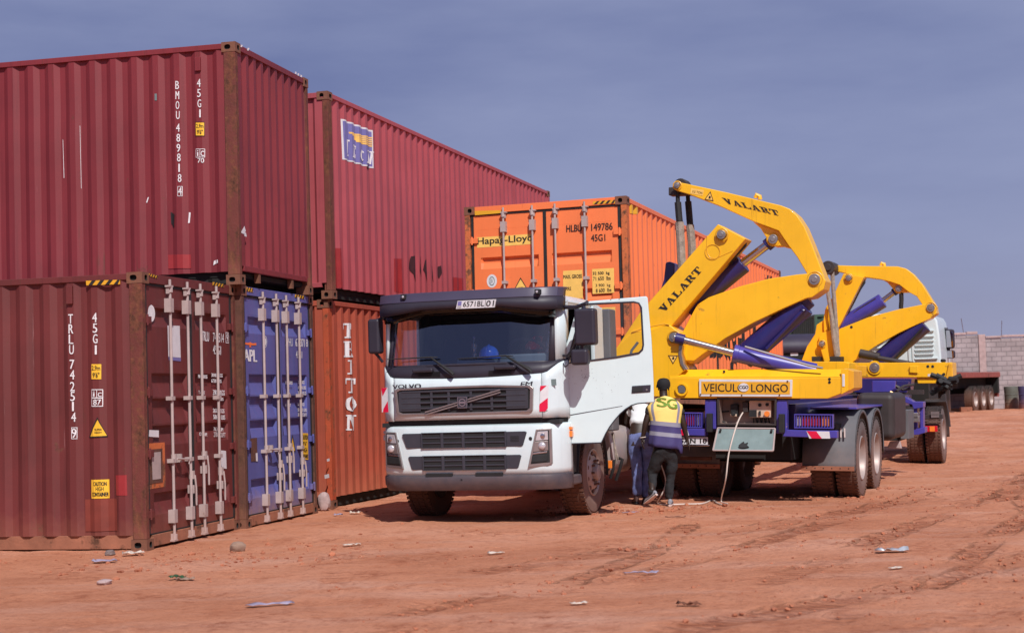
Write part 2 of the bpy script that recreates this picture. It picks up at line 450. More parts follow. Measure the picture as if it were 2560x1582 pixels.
mat('trouser_black', (0.014, 0.014, 0.016), 0.85, var=0.3, scale=6, bump=0.7, bscale=16)
mat('jeans', lin((88, 98, 142)), 0.85, var=0.55, scale=7, bump=0.4, bscale=22, scratch=0.5)
mat('shirt_white', lin((222, 228, 230)), 0.8, var=0.05, bump=0.3, bscale=14)
mat('shirt_purple', lin((96, 80, 116)), 0.8, var=0.1, bump=0.3, bscale=14)
mat('shirt_dark', (0.018, 0.018, 0.018), 0.85)
mat('vest_yellow', lin((246, 214, 120)), 0.7, var=0.06, scale=6, bump=0.25, bscale=12)
mat('vest_lime', lin((190, 220, 30)), 0.7, var=0.06)
mat('vest_navy', lin((62, 54, 104)), 0.75, var=0.12, scale=6, bump=0.25, bscale=12)
mat('vest_grey', lin((140, 138, 152)), 0.5, var=0.06)
mat('ink_green', lin((104, 138, 30)), 0.7, var=0.06)
mat('shoe_grey', lin((140, 140, 146)), 0.8, var=0.12)
mat('shoe_sole', lin((206, 180, 170)), 0.8, var=0.1)
mat('shoe_brown', lin((70, 42, 36)), 0.7)
mat('pattern_red', lin((206, 48, 44)), 0.8, var=0.1)
mat('concrete', lin((176, 152, 148)), 0.9, var=0.16, scale=6, bump=0.6, bscale=14)
mat('stone', lin((150, 122, 104)), 0.9, var=0.2, scale=6, bump=0.6, bscale=14)
mat('drum_green', lin((84, 92, 84)), 0.6, var=0.15, scale=4, dust=0.5, dusth=0.6)
mat('drum_blue', lin((58, 62, 100)), 0.6, var=0.12, scale=4, dust=0.5, dusth=0.6)
mat('trailer_red', lin((146, 74, 66)), 0.7, var=0.15, scale=3, rust=0.4)
mat('tarp_dark', lin((52, 44, 60)), 0.6, var=0.15, scale=3)
mat('green_box', lin((56, 84, 66)), 0.6, var=0.15, scale=3, rust=0.3)
mat('paper_scrap', lin((206, 190, 174)), 0.8, var=0.1)
mat('plastic_blue_grey', lin((150, 140, 160)), 0.5, var=0.1)
mat('leaf_green', (0.03, 0.09, 0.03), 0.6, var=0.2)
mat('foliage', (0.05, 0.10, 0.03), 0.7, var=0.4, scale=2)
mat('bark', (0.10, 0.07, 0.05), 0.9, var=0.3, bump=0.5)
mat('scrap_metal', lin((176, 180, 186)), 0.4, 0.3, var=0.1)
glassmat('windscreen_glass', (0.86, 0.91, 0.96), 0.19)
glassmat('clear_glass', (0.93, 0.95, 0.95), 0.01)
glassmat('bottle_plastic', (0.80, 0.86, 0.92), 0.12)
glassmat('smoke_lip', (0.30, 0.24, 0.19), 0.0)
glassmat('mirror_glass', (0.02, 0.02, 0.02), 0.75)

# ------------------------------------------------------------------ ground
TRACKS = [  # wheel marks pressed into the dry soil: points along each, then half width and depth
    ([(0.6, 12.6), (1.7, 14.2), (2.9, 16.4), (4.4, 19.4), (6.2, 23.0)], .15, .030),
    ([(1.9, 12.2), (2.6, 13.5), (3.6, 15.6), (5.2, 18.8), (7.4, 23.5), (10, 29)], .15, .030),
    ([(3.0, 11.6), (3.5, 12.8), (4.5, 15.0), (6.0, 18.4), (8.6, 24), (13, 33)], .13, .026),
    ([(4.2, 11.0), (4.5, 12.4), (5.6, 15.2), (7.4, 19.2), (11, 26), (16, 36)], .15, .034),
    ([(2.0, 10.2), (2.6, 11.2), (3.6, 12.6), (5.4, 14.6), (8.0, 17.2)], .13, .026),
    ([(-1.2, 10.6), (0.2, 12.2), (1.2, 14.6), (1.9, 17.6)], .12, .016),
    ([(-0.6, 13.4), (1.2, 15.2), (3.0, 17.6), (5.4, 21.0)], .20, .014),
    ([(1.0, 10.0), (3.2, 12.0), (6.4, 16.0), (10, 22)], .20, .022),
    ([(6.0, 20.0), (8.5, 25.5), (12, 32)], .20, .035),
    ([(6.8, 19.6), (9.6, 25), (13.5, 31)], .16, .035),
    ([(5.0, 13.0), (5.2, 15.5), (6.2, 19.5), (8.2, 25)], .12, .030),
]
def seg_info(x, y, pts):
    best = (9e9, 0.0); acc = 0.0
    for (ax, ay), (bx, by) in zip(pts, pts[1:]):
        dx, dy = bx-ax, by-ay; l2 = dx*dx+dy*dy; l = math.sqrt(l2)
        t = max(0, min(1, ((x-ax)*dx+(y-ay)*dy)/l2)); d = math.hypot(x-ax-t*dx, y-ay-t*dy)
        if d < best[0]: best = (d, acc+t*l)
        acc += l
    return best
def sstep(a, b, v):
    t = max(0, min(1, (v-a)/(b-a))); return t*t*(3-2*t)
def gz(x, y):
    """height of the yard"""
    z = 0.28 * sstep(36, 60, y)
    n1 = noise.fractal(Vector((x*0.35, y*0.35, 1.7)), 1.0, 2.0, 3)
    n2 = noise.fractal(Vector((x*2.1, y*2.1, 4.1)), 1.0, 2.0, 4)
    amp = 1.0
    z += 0.018 * n1 * amp + 0.012 * n2
    if y < 40:
        pk = sstep(0.05, 0.35, noise.fractal(Vector((x*0.9, y*0.9, 21.0)), 1.0, 2.0, 3))
        z += 0.026 * pk * noise.fractal(Vector((x*5.5, y*5.5, 3.0)), 0.9, 2.1, 4)
    far = sstep(22, 34, y) * sstep(3, 8, x)
    z += far * 0.09 * noise.fractal(Vector((x*0.55, y*0.55, 9.3)), 1.0, 2.1, 5)
    side = sstep(1.0, 5.0, x) * (1 - sstep(30, 40, y))
    z += side * 0.022 * noise.fractal(Vector((x*1.6, y*1.6, 2.3)), 1.0, 2.2, 5)
    return z
def build_ground():
    ys = [-60, -30, -12, -4, 0, 3]
    y = 5.0
    while y < 110: ys.append(y); y += max(0.045, 0.0085 * y) if y > 8.5 else 0.4
    ys += [125, 150, 190, 260, 380, 600, 1000, 1800]
    nx = 330
    bm = bmesh.new()
    lt = bm.verts.layers.float.new('track'); la = bm.verts.layers.float.new('along')
    rows = []
    for y in ys:
        hw = 6 + 0.36 * max(y, 0); far = 40 + 1.2 * abs(y)
        xs = [-far, -(hw + far) / 2] + [-hw + 2*hw*i/nx for i in range(nx+1)] + [(hw + far) / 2, far]
        row = []
        for x in xs:
            tr = al = 0.0; z = gz(x, y) if -5 < y < 200 else 0.28 * (y > 60)
            if 9 < y < 36 and -2 < x < 17:
                for pts, w, dp in TRACKS:
                    d, a = seg_info(x, y, pts)
                    if d < w * 2.2:
                        k = 1 - sstep(w*0.75, w*1.1, d); rim = math.exp(-((d-w*1.35)/(w*0.35))**2)
                        br = 0.5 + 0.5 * noise.noise(Vector((a*0.8, w*50, dp*300)))
                        br = sstep(0.34, 0.66, br)
                        z += (-dp*0.75*k + dp*0.45*rim) * br * (0.7 + 0.6*noise.noise(Vector((x*5, y*5, 2))))
                        if k*br > tr: tr = k*br; al = a
            v = bm.verts.new((x, y, z)); v[lt] = tr; v[la] = al; row.append(v)
        rows.append(row)
    for a, b in zip(rows, rows[1:]):
        for i in range(len(a)-1): bm.faces.new((a[i], a[i+1], b[i+1], b[i]))
    me = bpy.data.meshes.new('ground'); bm.to_mesh(me); bm.free()
    for p in me.polygons: p.use_smooth = True
    o = bpy.data.objects.new('ground', me); COL.objects.link(o); o['kind'] = 'structure'
    m = bpy.data.materials.new('red_soil'); m.use_nodes = True
    nt = m.node_tree; N = nt.nodes; L = nt.links; b = N['Principled BSDF']
    b.inputs['Roughness'].default_value = 0.92; b.inputs['Specular IOR Level'].default_value = 0.15
    tc = N.new('ShaderNodeTexCoord')
    def nz(s, d=6, r=0.6, ms=None):
        n = N.new('ShaderNodeTexNoise'); n.inputs['Scale'].default_value = s; n.inputs['Detail'].default_value = d; n.inputs['Roughness'].default_value = r
        if ms:
            mp = N.new('ShaderNodeMapping'); mp.inputs['Scale'].default_value = ms; mp.inputs['Rotation'].default_value = (0, 0, R(25))
            L.new(tc.outputs['Object'], mp.inputs['Vector']); L.new(mp.outputs['Vector'], n.inputs['Vector'])
        else: L.new(tc.outputs['Object'], n.inputs['Vector'])
        return n.outputs['Fac']
    def rmp(src, stops):
        r = N.new('ShaderNodeValToRGB'); e = r.color_ramp.elements
        e[0].position, e[0].color = stops[0][0], (*stops[0][1], 1); e[1].position, e[1].color = stops[-1][0], (*stops[-1][1], 1)
        for p, c in stops[1:-1]: k = e.new(p); k.color = (*c, 1)
        L.new(src, r.inputs['Fac']); return r.outputs['Color']
    def mx(f, A, Bc, bl='MIX'):
        x = N.new('ShaderNodeMix'); x.data_type = 'RGBA'; x.blend_type = bl
        if isinstance(f, float): x.inputs['Factor'].default_value = f
        else: L.new(f, x.inputs['Factor'])
        for k, v in (('A', A), ('B', Bc)):
            if isinstance(v, tuple): x.inputs[k].default_value = (*v, 1)
            else: L.new(v, x.inputs[k])
        return x.outputs['Result']
    def fac(src, a, c, lo=0.0, hi=1.0):
        r = N.new('ShaderNodeMapRange'); r.inputs['From Min'].default_value = a; r.inputs['From Max'].default_value = c
        r.inputs['To Min'].default_value = lo; r.inputs['To Max'].default_value = hi; L.new(src, r.inputs['Value']); return r.outputs['Result']
    c = rmp(nz(0.38, 7, 0.6), [(0.30, (0.47, 0.180, 0.095)), (0.5, (0.60, 0.250, 0.138)), (0.70, (0.68, 0.325, 0.205))])
    c = mx(fac(nz(1.0, 6, 0.62, (0.35, 1.5, 1)), 0.50, 0.72, 0, 0.6), c, (0.64, 0.36, 0.26))
    patch = fac(nz(0.9, 9, 0.72), 0.50, 0.62, 0, 1)
    c = mx(fac(nz(2.1, 9, 0.75), 0.52, 0.66, 0, 0.6), c, (0.40, 0.128, 0.062))
    pm = N.new('ShaderNodeMath'); pm.operation = 'MULTIPLY'; L.new(patch, pm.inputs[0]); L.new(fac(nz(7, 8, 0.75), 0.47, 0.60, 0, 0.8), pm.inputs[1])
    c = mx(pm.outputs[0], c, (0.30, 0.088, 0.042))
    c = mx(fac(nz(16, 7, 0.75), 0.53, 0.68, 0, 0.6), c, (0.29, 0.088, 0.043))
    c = mx(fac(nz(45, 4, 0.7), 0.58, 0.70, 0, 0.45), c, (0.66, 0.36, 0.25))
    at = N.new('ShaderNodeAttribute'); at.attribute_name = 'track'
    al = N.new('ShaderNodeAttribute'); al.attribute_name = 'along'
    tk = N.new('ShaderNodeMath'); tk.operation = 'MULTIPLY'; L.new(at.outputs['Fac'], tk.inputs[0]); L.new(fac(nz(6, 7, 0.7), 0.40, 0.60, 0.1, 0.8), tk.inputs[1])
    c = mx(tk.outputs[0], c, (0.29, 0.090, 0.044))
    L.new(c, b.inputs['Base Color'])
    sn = N.new('ShaderNodeMath'); sn.operation = 'SINE'
    ml = N.new('ShaderNodeMath'); ml.operation = 'MULTIPLY'; L.new(al.outputs['Fac'], ml.inputs[0]); ml.inputs[1].default_value = 52.0
    L.new(ml.outputs[0], sn.inputs[0])
    tm = N.new('ShaderNodeMath'); tm.operation = 'MULTIPLY'; L.new(sn.outputs[0], tm.inputs[0]); L.new(at.outputs['Fac'], tm.inputs[1])
    b1 = N.new('ShaderNodeBump'); b1.inputs['Distance'].default_value = 0.012; b1.inputs['Strength'].default_value = 0.8; L.new(tm.outputs[0], b1.inputs['Height'])
    b2 = N.new('ShaderNodeBump'); b2.inputs['Distance'].default_value = 0.06; b2.inputs['Strength'].default_value = 0.8
    L.new(nz(9, 8, 0.68), b2.inputs['Height']); L.new(b1.outputs['Normal'], b2.inputs['Normal'])
    b3 = N.new('ShaderNodeBump'); b3.inputs['Distance'].default_value = 0.016; b3.inputs['Strength'].default_value = 0.7
    L.new(nz(34, 6, 0.75), b3.inputs['Height']); L.new(b2.outputs['Normal'], b3.inputs['Normal'])
    L.new(b3.outputs['Normal'], b.inputs['Normal'])
    me.materials.append(m)
build_ground()
# ------------------------------------------------------------------ shipping containers
CL, CW, CH = 12.192, 2.438, 2.896
PITCHC = 0.278
def corr(x, ph):
    """depth of the side sheet behind its outer ridges"""
    t = ((x - ph) / PITCHC + 0.5) % 1.0
    d = abs(t - 0.5) * PITCHC          # distance from ridge centre
    return 0.036 * sstep_lin(0.036, 0.104, d)
def dent(x, z, seed):
    """knocks and waves in the old sheet"""
    return 0.007 * noise.noise(Vector((x*0.9, z*1.3, seed))) + 0.03 * max(0.0, noise.noise(Vector((x*1.5+7, z*1.2, seed+3))) - 0.42)
def sstep_lin(a, b, v): return max(0.0, min(1.0, (v - a) / (b - a)))
def corr_breaks(x0, x1, ph):
    out = []
    k = math.floor((x0 - ph) / PITCHC) - 1
    while ph + k * PITCHC < x1 + PITCHC:
        for o in (-0.104, -0.036, 0.036, 0.104):
            x = ph + k * PITCHC + o
            if x0 < x < x1: out.append(x)
        k += 1
    return sorted(out)

_cast = {}
def casting_mesh(m):
    """corner fitting with its oval pockets; corner of the box at the origin, body in +x +y +z"""
    if m in _cast: return _cast[m]
    mb = MB(); a, b, c = 0.178, 0.162, 0.118
    def holed(o, X, Y, n, hw, hh, cx, cy, dep=0.035):
        o, X, Y, n = Vector(o), Vector(X), Vector(Y), Vector(n)
        W, H = X.length, Y.length; xu, yu = X / W, Y / H; N_ = 16
        P = lambda u, v, d=0: o + xu*u + yu*v - n*d
        oval = [(cx + hw*math.copysign(abs(math.cos(t))**0.8, math.cos(t)), cy + hh*math.copysign(abs(math.sin(t))**0.8, math.sin(t))) for t in [2*math.pi*(k+.5)/N_ for k in range(N_)]]
        outer = []
        for u, v in oval:
            dx, dy = u-cx, v-cy
            s = min((W-cx)/dx if dx > 1e-9 else (-cx/dx if dx < -1e-9 else 9e9), (H-cy)/dy if dy > 1e-9 else (-cy/dy if dy < -1e-9 else 9e9))
            outer.append((cx+dx*s, cy+dy*s))
        corners = {(0,0), (W,0), (0,H), (W,H)}
        for k in range(N_):
            k2 = (k+1) % N_
            p, q = outer[k], outer[k2]
            mid = []
            if abs(p[0]-q[0]) > 1e-6 and abs(p[1]-q[1]) > 1e-6:
                mid = [min(corners, key=lambda e: (e[0]-(p[0]+q[0])/2)**2 + (e[1]-(p[1]+q[1])/2)**2)]
            mb.mi = 0; mb.face([P(*p)] + [P(*e) for e in mid] + [P(*q), P(*oval[k2]), P(*oval[k])])
            mb.mi = 1; mb.face([P(*oval[k]), P(*oval[k2]), P(*oval[k2], dep), P(*oval[k], dep)])
        mb.face([P(u, v, dep) for u, v in oval])
    holed((a,0,0), (-a,0,0), (0,0,c), (0,-1,0), 0.0395, 0.030, a-0.1015, c/2)     # long side
    holed((0,0,0), (0,b,0), (0,0,c), (-1,0,0), 0.0318, 0.032, 0.089, c/2)          # end
    mb.mi = 0
    mb.face([(0,0,c),(a,0,c),(a,b,c),(0,b,c)]); mb.face([(0,0,0),(0,b,0),(a,b,0),(a,0,0)])
    mb.face([(a,0,0),(a,b,0),(a,b,c),(a,0,c)]); mb.face([(0,b,0),(0,b,c),(a,b,c),(a,b,0)])
    me = bpy.data.meshes.new('corner_casting'); bmesh.ops.remove_doubles(mb.bm, verts=mb.bm.verts[:], dist=1e-5)
    bmesh.ops.recalc_face_normals(mb.bm, faces=mb.bm.faces[:]); mb.bm.to_mesh(me); mb.bm.free()
    me.materials.append(MATS[m]); me.materials.append(MATS['under_dark'])
    _cast[m] = me
    return me

def container(label, M, s, body, post, end, phase=0.0, L=CL, casting='rust_dark', door_style='ab', rod='rod_grey', hinge=None, rail='sill_dust', group='stacked shipping containers'):
    root = thing('shipping_container', label, 'container', M, group)
    Y = lambda y: s * y
    def box(mb, x0, x1, y0, y1, z0, z1): mb.box(x0, x1, Y(y0), Y(y1), z0, z1)
    W, H = CW, CH
    # corner castings
    for fx in (0, 1):
        for fy in (0, 1):
            for fz in (0, 1):
                o = bpy.data.objects.new('corner_casting', casting_mesh(casting)); COL.objects.link(o); o.parent = root
                o.location = (fx*L, Y(fy*W), fz*(H-0.118)); o.scale = (-1 if fx else 1, (-s if fy else s), 1)
    # posts (the end the photo shows gets the rusty ones)
    mb = MB()
    for yy in (0, 1):
        y0, y1 = (0.004, 0.085) if yy == 0 else (W-0.085, W-0.004)
        box(mb, 0.006, 0.155, y0, y1, 0.118, H-0.118)
        ye0, ye1 = (0.085, 0.125) if yy == 0 else (W-0.125, W-0.085)
        box(mb, 0.035, 0.12, ye0, ye1, 0.118, H-0.118)
    mb.build('corner_post', post, root, bevel=0.006)
    mb = MB()
    for yy in (0, 1):
        y0, y1 = (0.004, 0.10) if yy == 0 else (W-0.10, W-0.004)
        box(mb, L-0.14, L-0.006, y0, y1, 0.118, H-0.118)
    for y0, y1 in ((0.006, 0.062), (W-0.062, W-0.006)): box(mb, 0.178, L-0.178, y0, y1, H-0.078, H-0.012)
    box(mb, L-0.06, L-0.006, 0.162, W-0.162, H-0.10, H-0.012); box(mb, L-0.06, L-0.02, 0.162, W-0.162, 0.02, 0.15)
    box(mb, 0.05, L-0.05, 0.05, W-0.05, H-0.032, H-0.02)
    mb.build('roof_frame', body, root, bevel=0.006)
    mb = MB(); ri = 0.04 if rail == 'sill_dust' else 0.10
    for y0, y1 in ((ri, ri+0.035), (W-ri-0.035, W-ri)): box(mb, 0.178, L-0.178, y0, y1, 0.018, 0.160)
    mb.build('bottom_rail', rail, root, bevel=0.005)  # under_dark rails: deep shade below the side sheet painted into their colour
    mb = MB(); box(mb, 0.1, L-0.1, 0.09, W-0.09, 0.10, 0.16)
    for k in range(int(L/0.5)): box(mb, 0.4+k*0.5, 0.45+k*0.5, 0.1, W-0.1, 0.03, 0.10)
    mb.build('floor', 'under_dark', root, smooth=0)
    # near long side: corrugated sheet
    x0, x1 = 0.15, L-0.14; z0, z1 = 0.158, H-0.070
    xs = [x0] + corr_breaks(x0+0.03, x1-0.03, phase) + [x1]
    mb = MB()
    zs = [z0 + (z1-z0)*i/9 for i in range(10)]
    mb.grid([[(x, Y(0.016 + corr(x, phase) + dent(x, z, phase) * (1 if 0 < i < 9 else 0)), z) for x in xs] for i, z in enumerate(zs)])
    mb.build('side_panel', body, root, smooth=12)
    mb = MB(); mb.face([(x0, Y(W-0.03), z0), (x1, Y(W-0.03), z0), (x1, Y(W-0.03), z1), (x0, Y(W-0.03), z1)])
    mb.face([(L-0.03, Y(0.09), z0), (L-0.03, Y(W-0.09), z0), (L-0.03, Y(W-0.09), z1), (L-0.03, Y(0.09), z1)])
    mb.build('back_panel', body, root, smooth=0)
    # end
    if end == 'wall':
        mb = MB(); pe = 0.232
        ys = [0.08]; k = 0
        y = 0.13
        while y < W-0.16:
            for dy, d in ((0, 0), (0.075, 0), (0.12, 1), (0.185, 1)): ys.append((y+dy, d)) if y+dy < W-0.085 else None
            y += pe
        prof = [(0.08, 0)] + [q for q in ys[1:]] + [(W-0.08, 0)]
        mb.grid([[(0.018 + 0.042*d, Y(yy), z) for yy, d in prof] for z in (0.225, 1.0, 2.0, H-0.075)])
        mb.build('end_panel', body, root, smooth=12)
        mb = MB(); box(mb, 0.006, 0.06, 0.162, W-0.162, H-0.085, H-0.012); box(mb, 0.012, 0.07, 0.162, W-0.162, 0.165, 0.232)
        mb.build('end_rail', body, root, bevel=0.005)
        mb = MB()
        for yy in (0.62, 1.72): box(mb, 0.02, 0.08, yy, yy+0.06, 0.05, 0.166)
        mb.build('lifting_lug', 'rust_dark', root)
        return root
    # doors
    zb, zt = 0.165, H-0.135
    mb = MB(); box(mb, 0.006, 0.07, 0.162, W-0.162, H-0.108, H-0.008)
    mb.build('door_header', body, root, bevel=0.005)
    mb = MB(); box(mb, 0.004, 0.07, 0.162, W-0.162, 0.03, 0.150)
    mb.build('door_sill', 'sill_dust', root, bevel=0.006)
    mb = MB()
    box(mb, 0.022, 0.06, 0.10, 0.135, zb, zt+0.02); box(mb, 0.022, 0.06, W-0.135, W-0.10, zb, zt+0.02)
    box(mb, 0.020, 0.06, W/2-0.022, W/2+0.022, zb-0.01, zt+0.024); box(mb, 0.021, 0.06, 0.135, W-0.135, zt, zt+0.022); box(mb, 0.021, 0.06, 0.135, W-0.135, zb-0.012, zb)
    mb.build('door_gasket', 'gasket', root)
    mb = MB(); mb.face([(0.085, Y(0.09), 0.12), (0.085, Y(W-0.09), 0.12), (0.085, Y(W-0.09), H-0.1), (0.085, Y(0.09), H-0.1)])
    mb.build('inner_dark', 'under_dark', root, smooth=0)
    GR = {'ab': ((.086,.165), (.354,.45), (.457,.56), (.568,.65), (.84,.93)), 'd': ((.235,.30), (.436,.50), (.64,.70), (.86,.92))}[door_style]
    for leaf in (0, 1):
        a, b = (0.137, W/2-0.024) if leaf == 0 else (W/2+0.024, W-0.137)
        hh = zt - zb; ca, cb = a+0.10, b-0.075
        if leaf == 1: ca, cb = a+0.075, b-0.10
        mb = MB(); prof = [(0.0, 0)]
        dpt = 0.046
        for t0, t1 in GR: prof += [(t0, 0), (t0+0.010, 1), (t0 + (t1-t0)*0.45, 1), (t1, 0)]
        prof.append((1.0, 0))
        rows = [[(0.030, Y(a), zt-t*hh), (0.030, Y(ca), zt-t*hh), (0.030+dpt*d, Y(ca+0.03), zt-t*hh), (0.030+dpt*d, Y(cb-0.03), zt-t*hh), (0.030, Y(cb), zt-t*hh), (0.030, Y(b), zt-t*hh)] for t, d in prof]
        mb.grid(rows)
        # edge of the leaf and a thin welded seam
        e = [(0.030, Y(a), zb), (0.030, Y(b), zb), (0.030, Y(b), zt), (0.030, Y(a), zt)]
        for i in range(4):
            p, q = e[i], e[(i+1) % 4]; mb.face([p, q, (0.06, q[1], q[2]), (0.06, p[1], p[2])])
        box(mb, 0.0285, 0.0298, ca, cb, zt-0.205, zt-0.199)
        door = mb.build('door', body, root, smooth=12)
        # rods
        for fy in ((.25, .43) if leaf == 0 else (.57, .75)):
            y = fy * W; mb = MB()
            mb.tube([(-0.022, Y(y), 0.055), (-0.022, Y(y), H-0.045)], 0.016, 10)
            for z0_, z1_, w in ((H-0.40, H-0.25, .040), (0.24, 0.38, .038)): box(mb, -0.046, 0.029, y-w, y+w, z0_, z1_)
            for z in (0.88, 1.55) if door_style == 'ab' else (1.05, 1.75): box(mb, -0.046, 0.029, y-0.042, y+0.034, z, z+0.042)
            for z, zz in ((H-0.15, 1), (0.085, -1)):
                mb.tube([(-0.022, Y(y), z-0.035*zz), (-0.022, Y(y), z+0.03*zz)], 0.032, 8)
                box(mb, -0.05, 0.012, y-0.055, y+0.03, z+0.022*zz, z+0.040*zz)
                box(mb, -0.03, 0.008, y-0.038, y-0.014, z-0.05, z+0.04)
            mb.build('lock_rod', rod, door, smooth=40)
        # handles on the rods
        y1, y2 = (.25*W, .43*W) if leaf == 0 else (.57*W, .75*W)
        for j, (ys_, ye_, z) in enumerate(((y1, y1+0.34, 0.92), (y2, y2+(-0.36 if leaf == 0 else 0.30), 0.72))):
            mb = MB()
            box(mb, -0.048, 0.0, ys_, ys_+0.045, z-0.04, z+0.05)
            dz = -0.02 if leaf == 0 and j == 0 else -0.28
            ye = ye_ if leaf == 0 and j == 0 else ys_ + 0.07
            mb.tube([(-0.05, Y(ys_+0.04), z), (-0.058, Y((ys_+ye)/2+0.02), z+dz*0.5), (-0.05, Y(ye), z+dz), (-0.05, Y(ye), z+dz-0.05)], [0.011, 0.010, 0.012, 0.009], 8)
            yc = (ys_+ye)/2
            box(mb, -0.042, 0.03, yc-0.014, yc+0.014, z+dz*0.6-0.03, z+dz*0.6+0.06)
            mb.build('handle', rod, door, smooth=40)
        for z in (0.33, 0.96, 1.60, 2.36):
            mb = MB()
            if leaf == 0:
                box(mb, -0.004, 0.031, 0.085, 0.20, z, z+0.075); mb.tube([(0.004, Y(0.112), z-0.02), (0.004, Y(0.112), z+0.095)], 0.016, 8)
            else:
                box(mb, -0.004, 0.031, W-0.20, W-0.085, z, z+0.075); mb.tube([(0.004, Y(W-0.112), z-0.02), (0.004, Y(W-0.112), z+0.095)], 0.016, 8)
            mb.build('hinge', hinge or body, door, bevel=0.004)
    return root

def drape(o, s, phase):
    """press a marking down into the corrugated sheet"""
    me = o.data; bm = bmesh.new(); bm.from_mesh(me)
    xs = [v.co.x for v in bm.verts]
    for xb in corr_breaks(min(xs)+1e-4, max(xs)-1e-4, phase):
        bmesh.ops.bisect_plane(bm, geom=bm.verts[:]+bm.edges[:]+bm.faces[:], plane_co=(xb, 0, 0), plane_no=(1, 0, 0))
    for v in bm.verts: v.co.y += s * (0.0125 + corr(v.co.x, phase) + dent(v.co.x, v.co.z, phase))
    bm.to_mesh(me); bm.free()

def mapper(M, zx, zy, k, axis, val):
    return lambda x, y: on(M, zx + x*k, zy + y*k, axis, val)
def column(ink, f, chars, w, h):
    for ch, x, y in chars:
        a = w/2 if ch != '1' else w*0.22
        ink.text(ch, f(x-a, y+h/2), f(x-a, y-h/2), f(x+a, y+h/2), bold=0.03 if ch != '1' else 0.0)
def boxtext(ink, f, s, x0, y0, x1, y1, sl=0.0, bold=0.012):
    """text filling a box measured on the photograph; sl = drop of its right end"""
    ink.text(s, f(x0, y1), f(x0, y0), f(x1, y1+sl), bold=bold)
def quadpx(ink, f, *pts): ink.quad(*[f(*p) for p in pts])
def hazard(M, f, ax, pts, n, parent):
    """black and yellow slanted bars between two measured edges (top left, top right, bottom right, bottom left)"""
    TL, TR, BR, BL = [f(*p) for p in pts]
    nrm = {0: (-1, 0, 0)}.get(ax) or ax
    a = Ink(nrm, 0.004); a.quad(TL, TR, BR, BL); a.build('hazard_stripe', 'yellow_dull', parent)
    b = Ink(nrm, 0.006)
    for k in range(n):
        t0, t1 = (k + 0.25)/n, (k + 0.72)/n; sh = 0.45/n
        top = lambda t: TL.lerp(TR, min(1, t+sh)); bot = lambda t: BL.lerp(BR, t)
        b.quad(top(t0), top(t1), bot(t1), bot(t0))
    b.build('hazard_bar', 'ink_black', parent)

def vent(M, f, x0, y0, x1, y1, s, body, parent):
    p, q = f(x0, y1), f(x1, y0); mb = MB()
    mb.box(p.x, q.x, -s*0.014, s*0.02, p.z, q.z); mb.build('ventilator', body, parent, bevel=0.006)

# --- lower container nearest the camera, dark maroon, doors to the right
MA = pose((-3.844, 16.429, 0.0), 76.81 + 90)
PH_A = on(MA, 352*.5027, 640+600*.5027, 1, 0).x
cA = container('dark maroon container on the ground with TRLU numbers and a yellow caution sign', MA, -1, 'maroon_old', 'rust_maroon', 'door', PH_A)
f = mapper(MA, 0, 640, .5027, 1, 0.0)
ik = Ink((0, 1, 0), 0.002)
column(ik, f, [('T',348,312),('R',350,362),('L',351,413),('U',353,465),('7',356,538),('4',357,590),('2',358,648),('5',359,697),('1',361,747),('4',363,800),('9',365,880)], 22, 46)
ik.rectline(f(352,909), f(352,851), f(380,909), .05)
column(ik, f, [('4',468,305),('5',470,358),('G',471,411),('1',474,466)], 22, 46)
ik.rectline(f(451,748), f(451,662), f(506,748), .045); ik.quad(f(451,707), f(506,707), f(506,702), f(451,702)); ik.quad(f(477,703), f(480,703), f(480,664), f(477,664))
boxtext(ik, f, 'i', 461, 672, 468, 698); boxtext(ik, f, 'c', 484, 678, 500, 699); boxtext(ik, f, '87', 462, 712, 498, 741)
drape(ik.build('lettering', 'ink_white', cA), -1, PH_A)
ik = Ink((0, 1, 0), 0.002)
quadpx(ik, f, (450,612), (498,612), (498,537), (450,537)); quadpx(ik, f, (448,1206), (535,1204), (533,1110), (446,1112)); quadpx(ik, f, (441,897), (522,893), (483,812))
drape(ik.build('safety_sign', 'ink_yellow', cA), -1, PH_A)
ik = Ink((0, 1, 0), 0.0045)
boxtext(ik, f, '2,9m', 454, 545, 494, 571); boxtext(ik, f, "9'6\"", 459, 579, 491, 604)
for s_, y in (('CAUTION', 1122), ('HIGH', 1147), ('CONTAINER', 1174)):
    w = {'CAUTION': 60, 'HIGH': 36, 'CONTAINER': 76}[s_]; boxtext(ik, f, s_, 492-w/2, y, 492+w/2, y+20)
for a, b, c in (((432,903),(527,899),(482,800)),):
    for p, q, pi, qi in ((a,b,(441,897),(522,893)), (b,c,(522,893),(483,812)), (c,a,(483,812),(441,897))): ik.quad(f(*p), f(*q), f(*qi), f(*pi))
boxtext(ik, f, 'SUPER', 468, 858, 502, 867); boxtext(ik, f, 'HEAVY', 468, 873, 502, 882)
drape(ik.build('sign_print', 'ink_black', cA), -1, PH_A)
ik = Ink((0, 1, 0), 0.0008); quadpx(ik, f, (415,1370), (578,1366), (575,1205), (413,1210)); drape(ik.build('paint_patch', 'patch_orange', cA), -1, PH_A)
ik = Ink((0, 1, 0), 0.0008); quadpx(ik, f, (572,1190), (628,1190), (625,1088), (568,1090)); drape(ik.build('paint_patch', 'patch_red', cA), -1, PH_A)
vent(MA, f, 331, 148, 360, 240, -1, 'maroon_old', cA)
hz_f = mapper(MA, 0, 640, .5027, 1, 0.0)
hazard(MA, hz_f, (0, 1, 0), ((428,123), (598,118), (598,140), (430,146)), 4, cA)
f = mapper(MA, 0, 640, .5027, 0, 0.03)
ik = Ink((-1, 0, 0), 0.002)
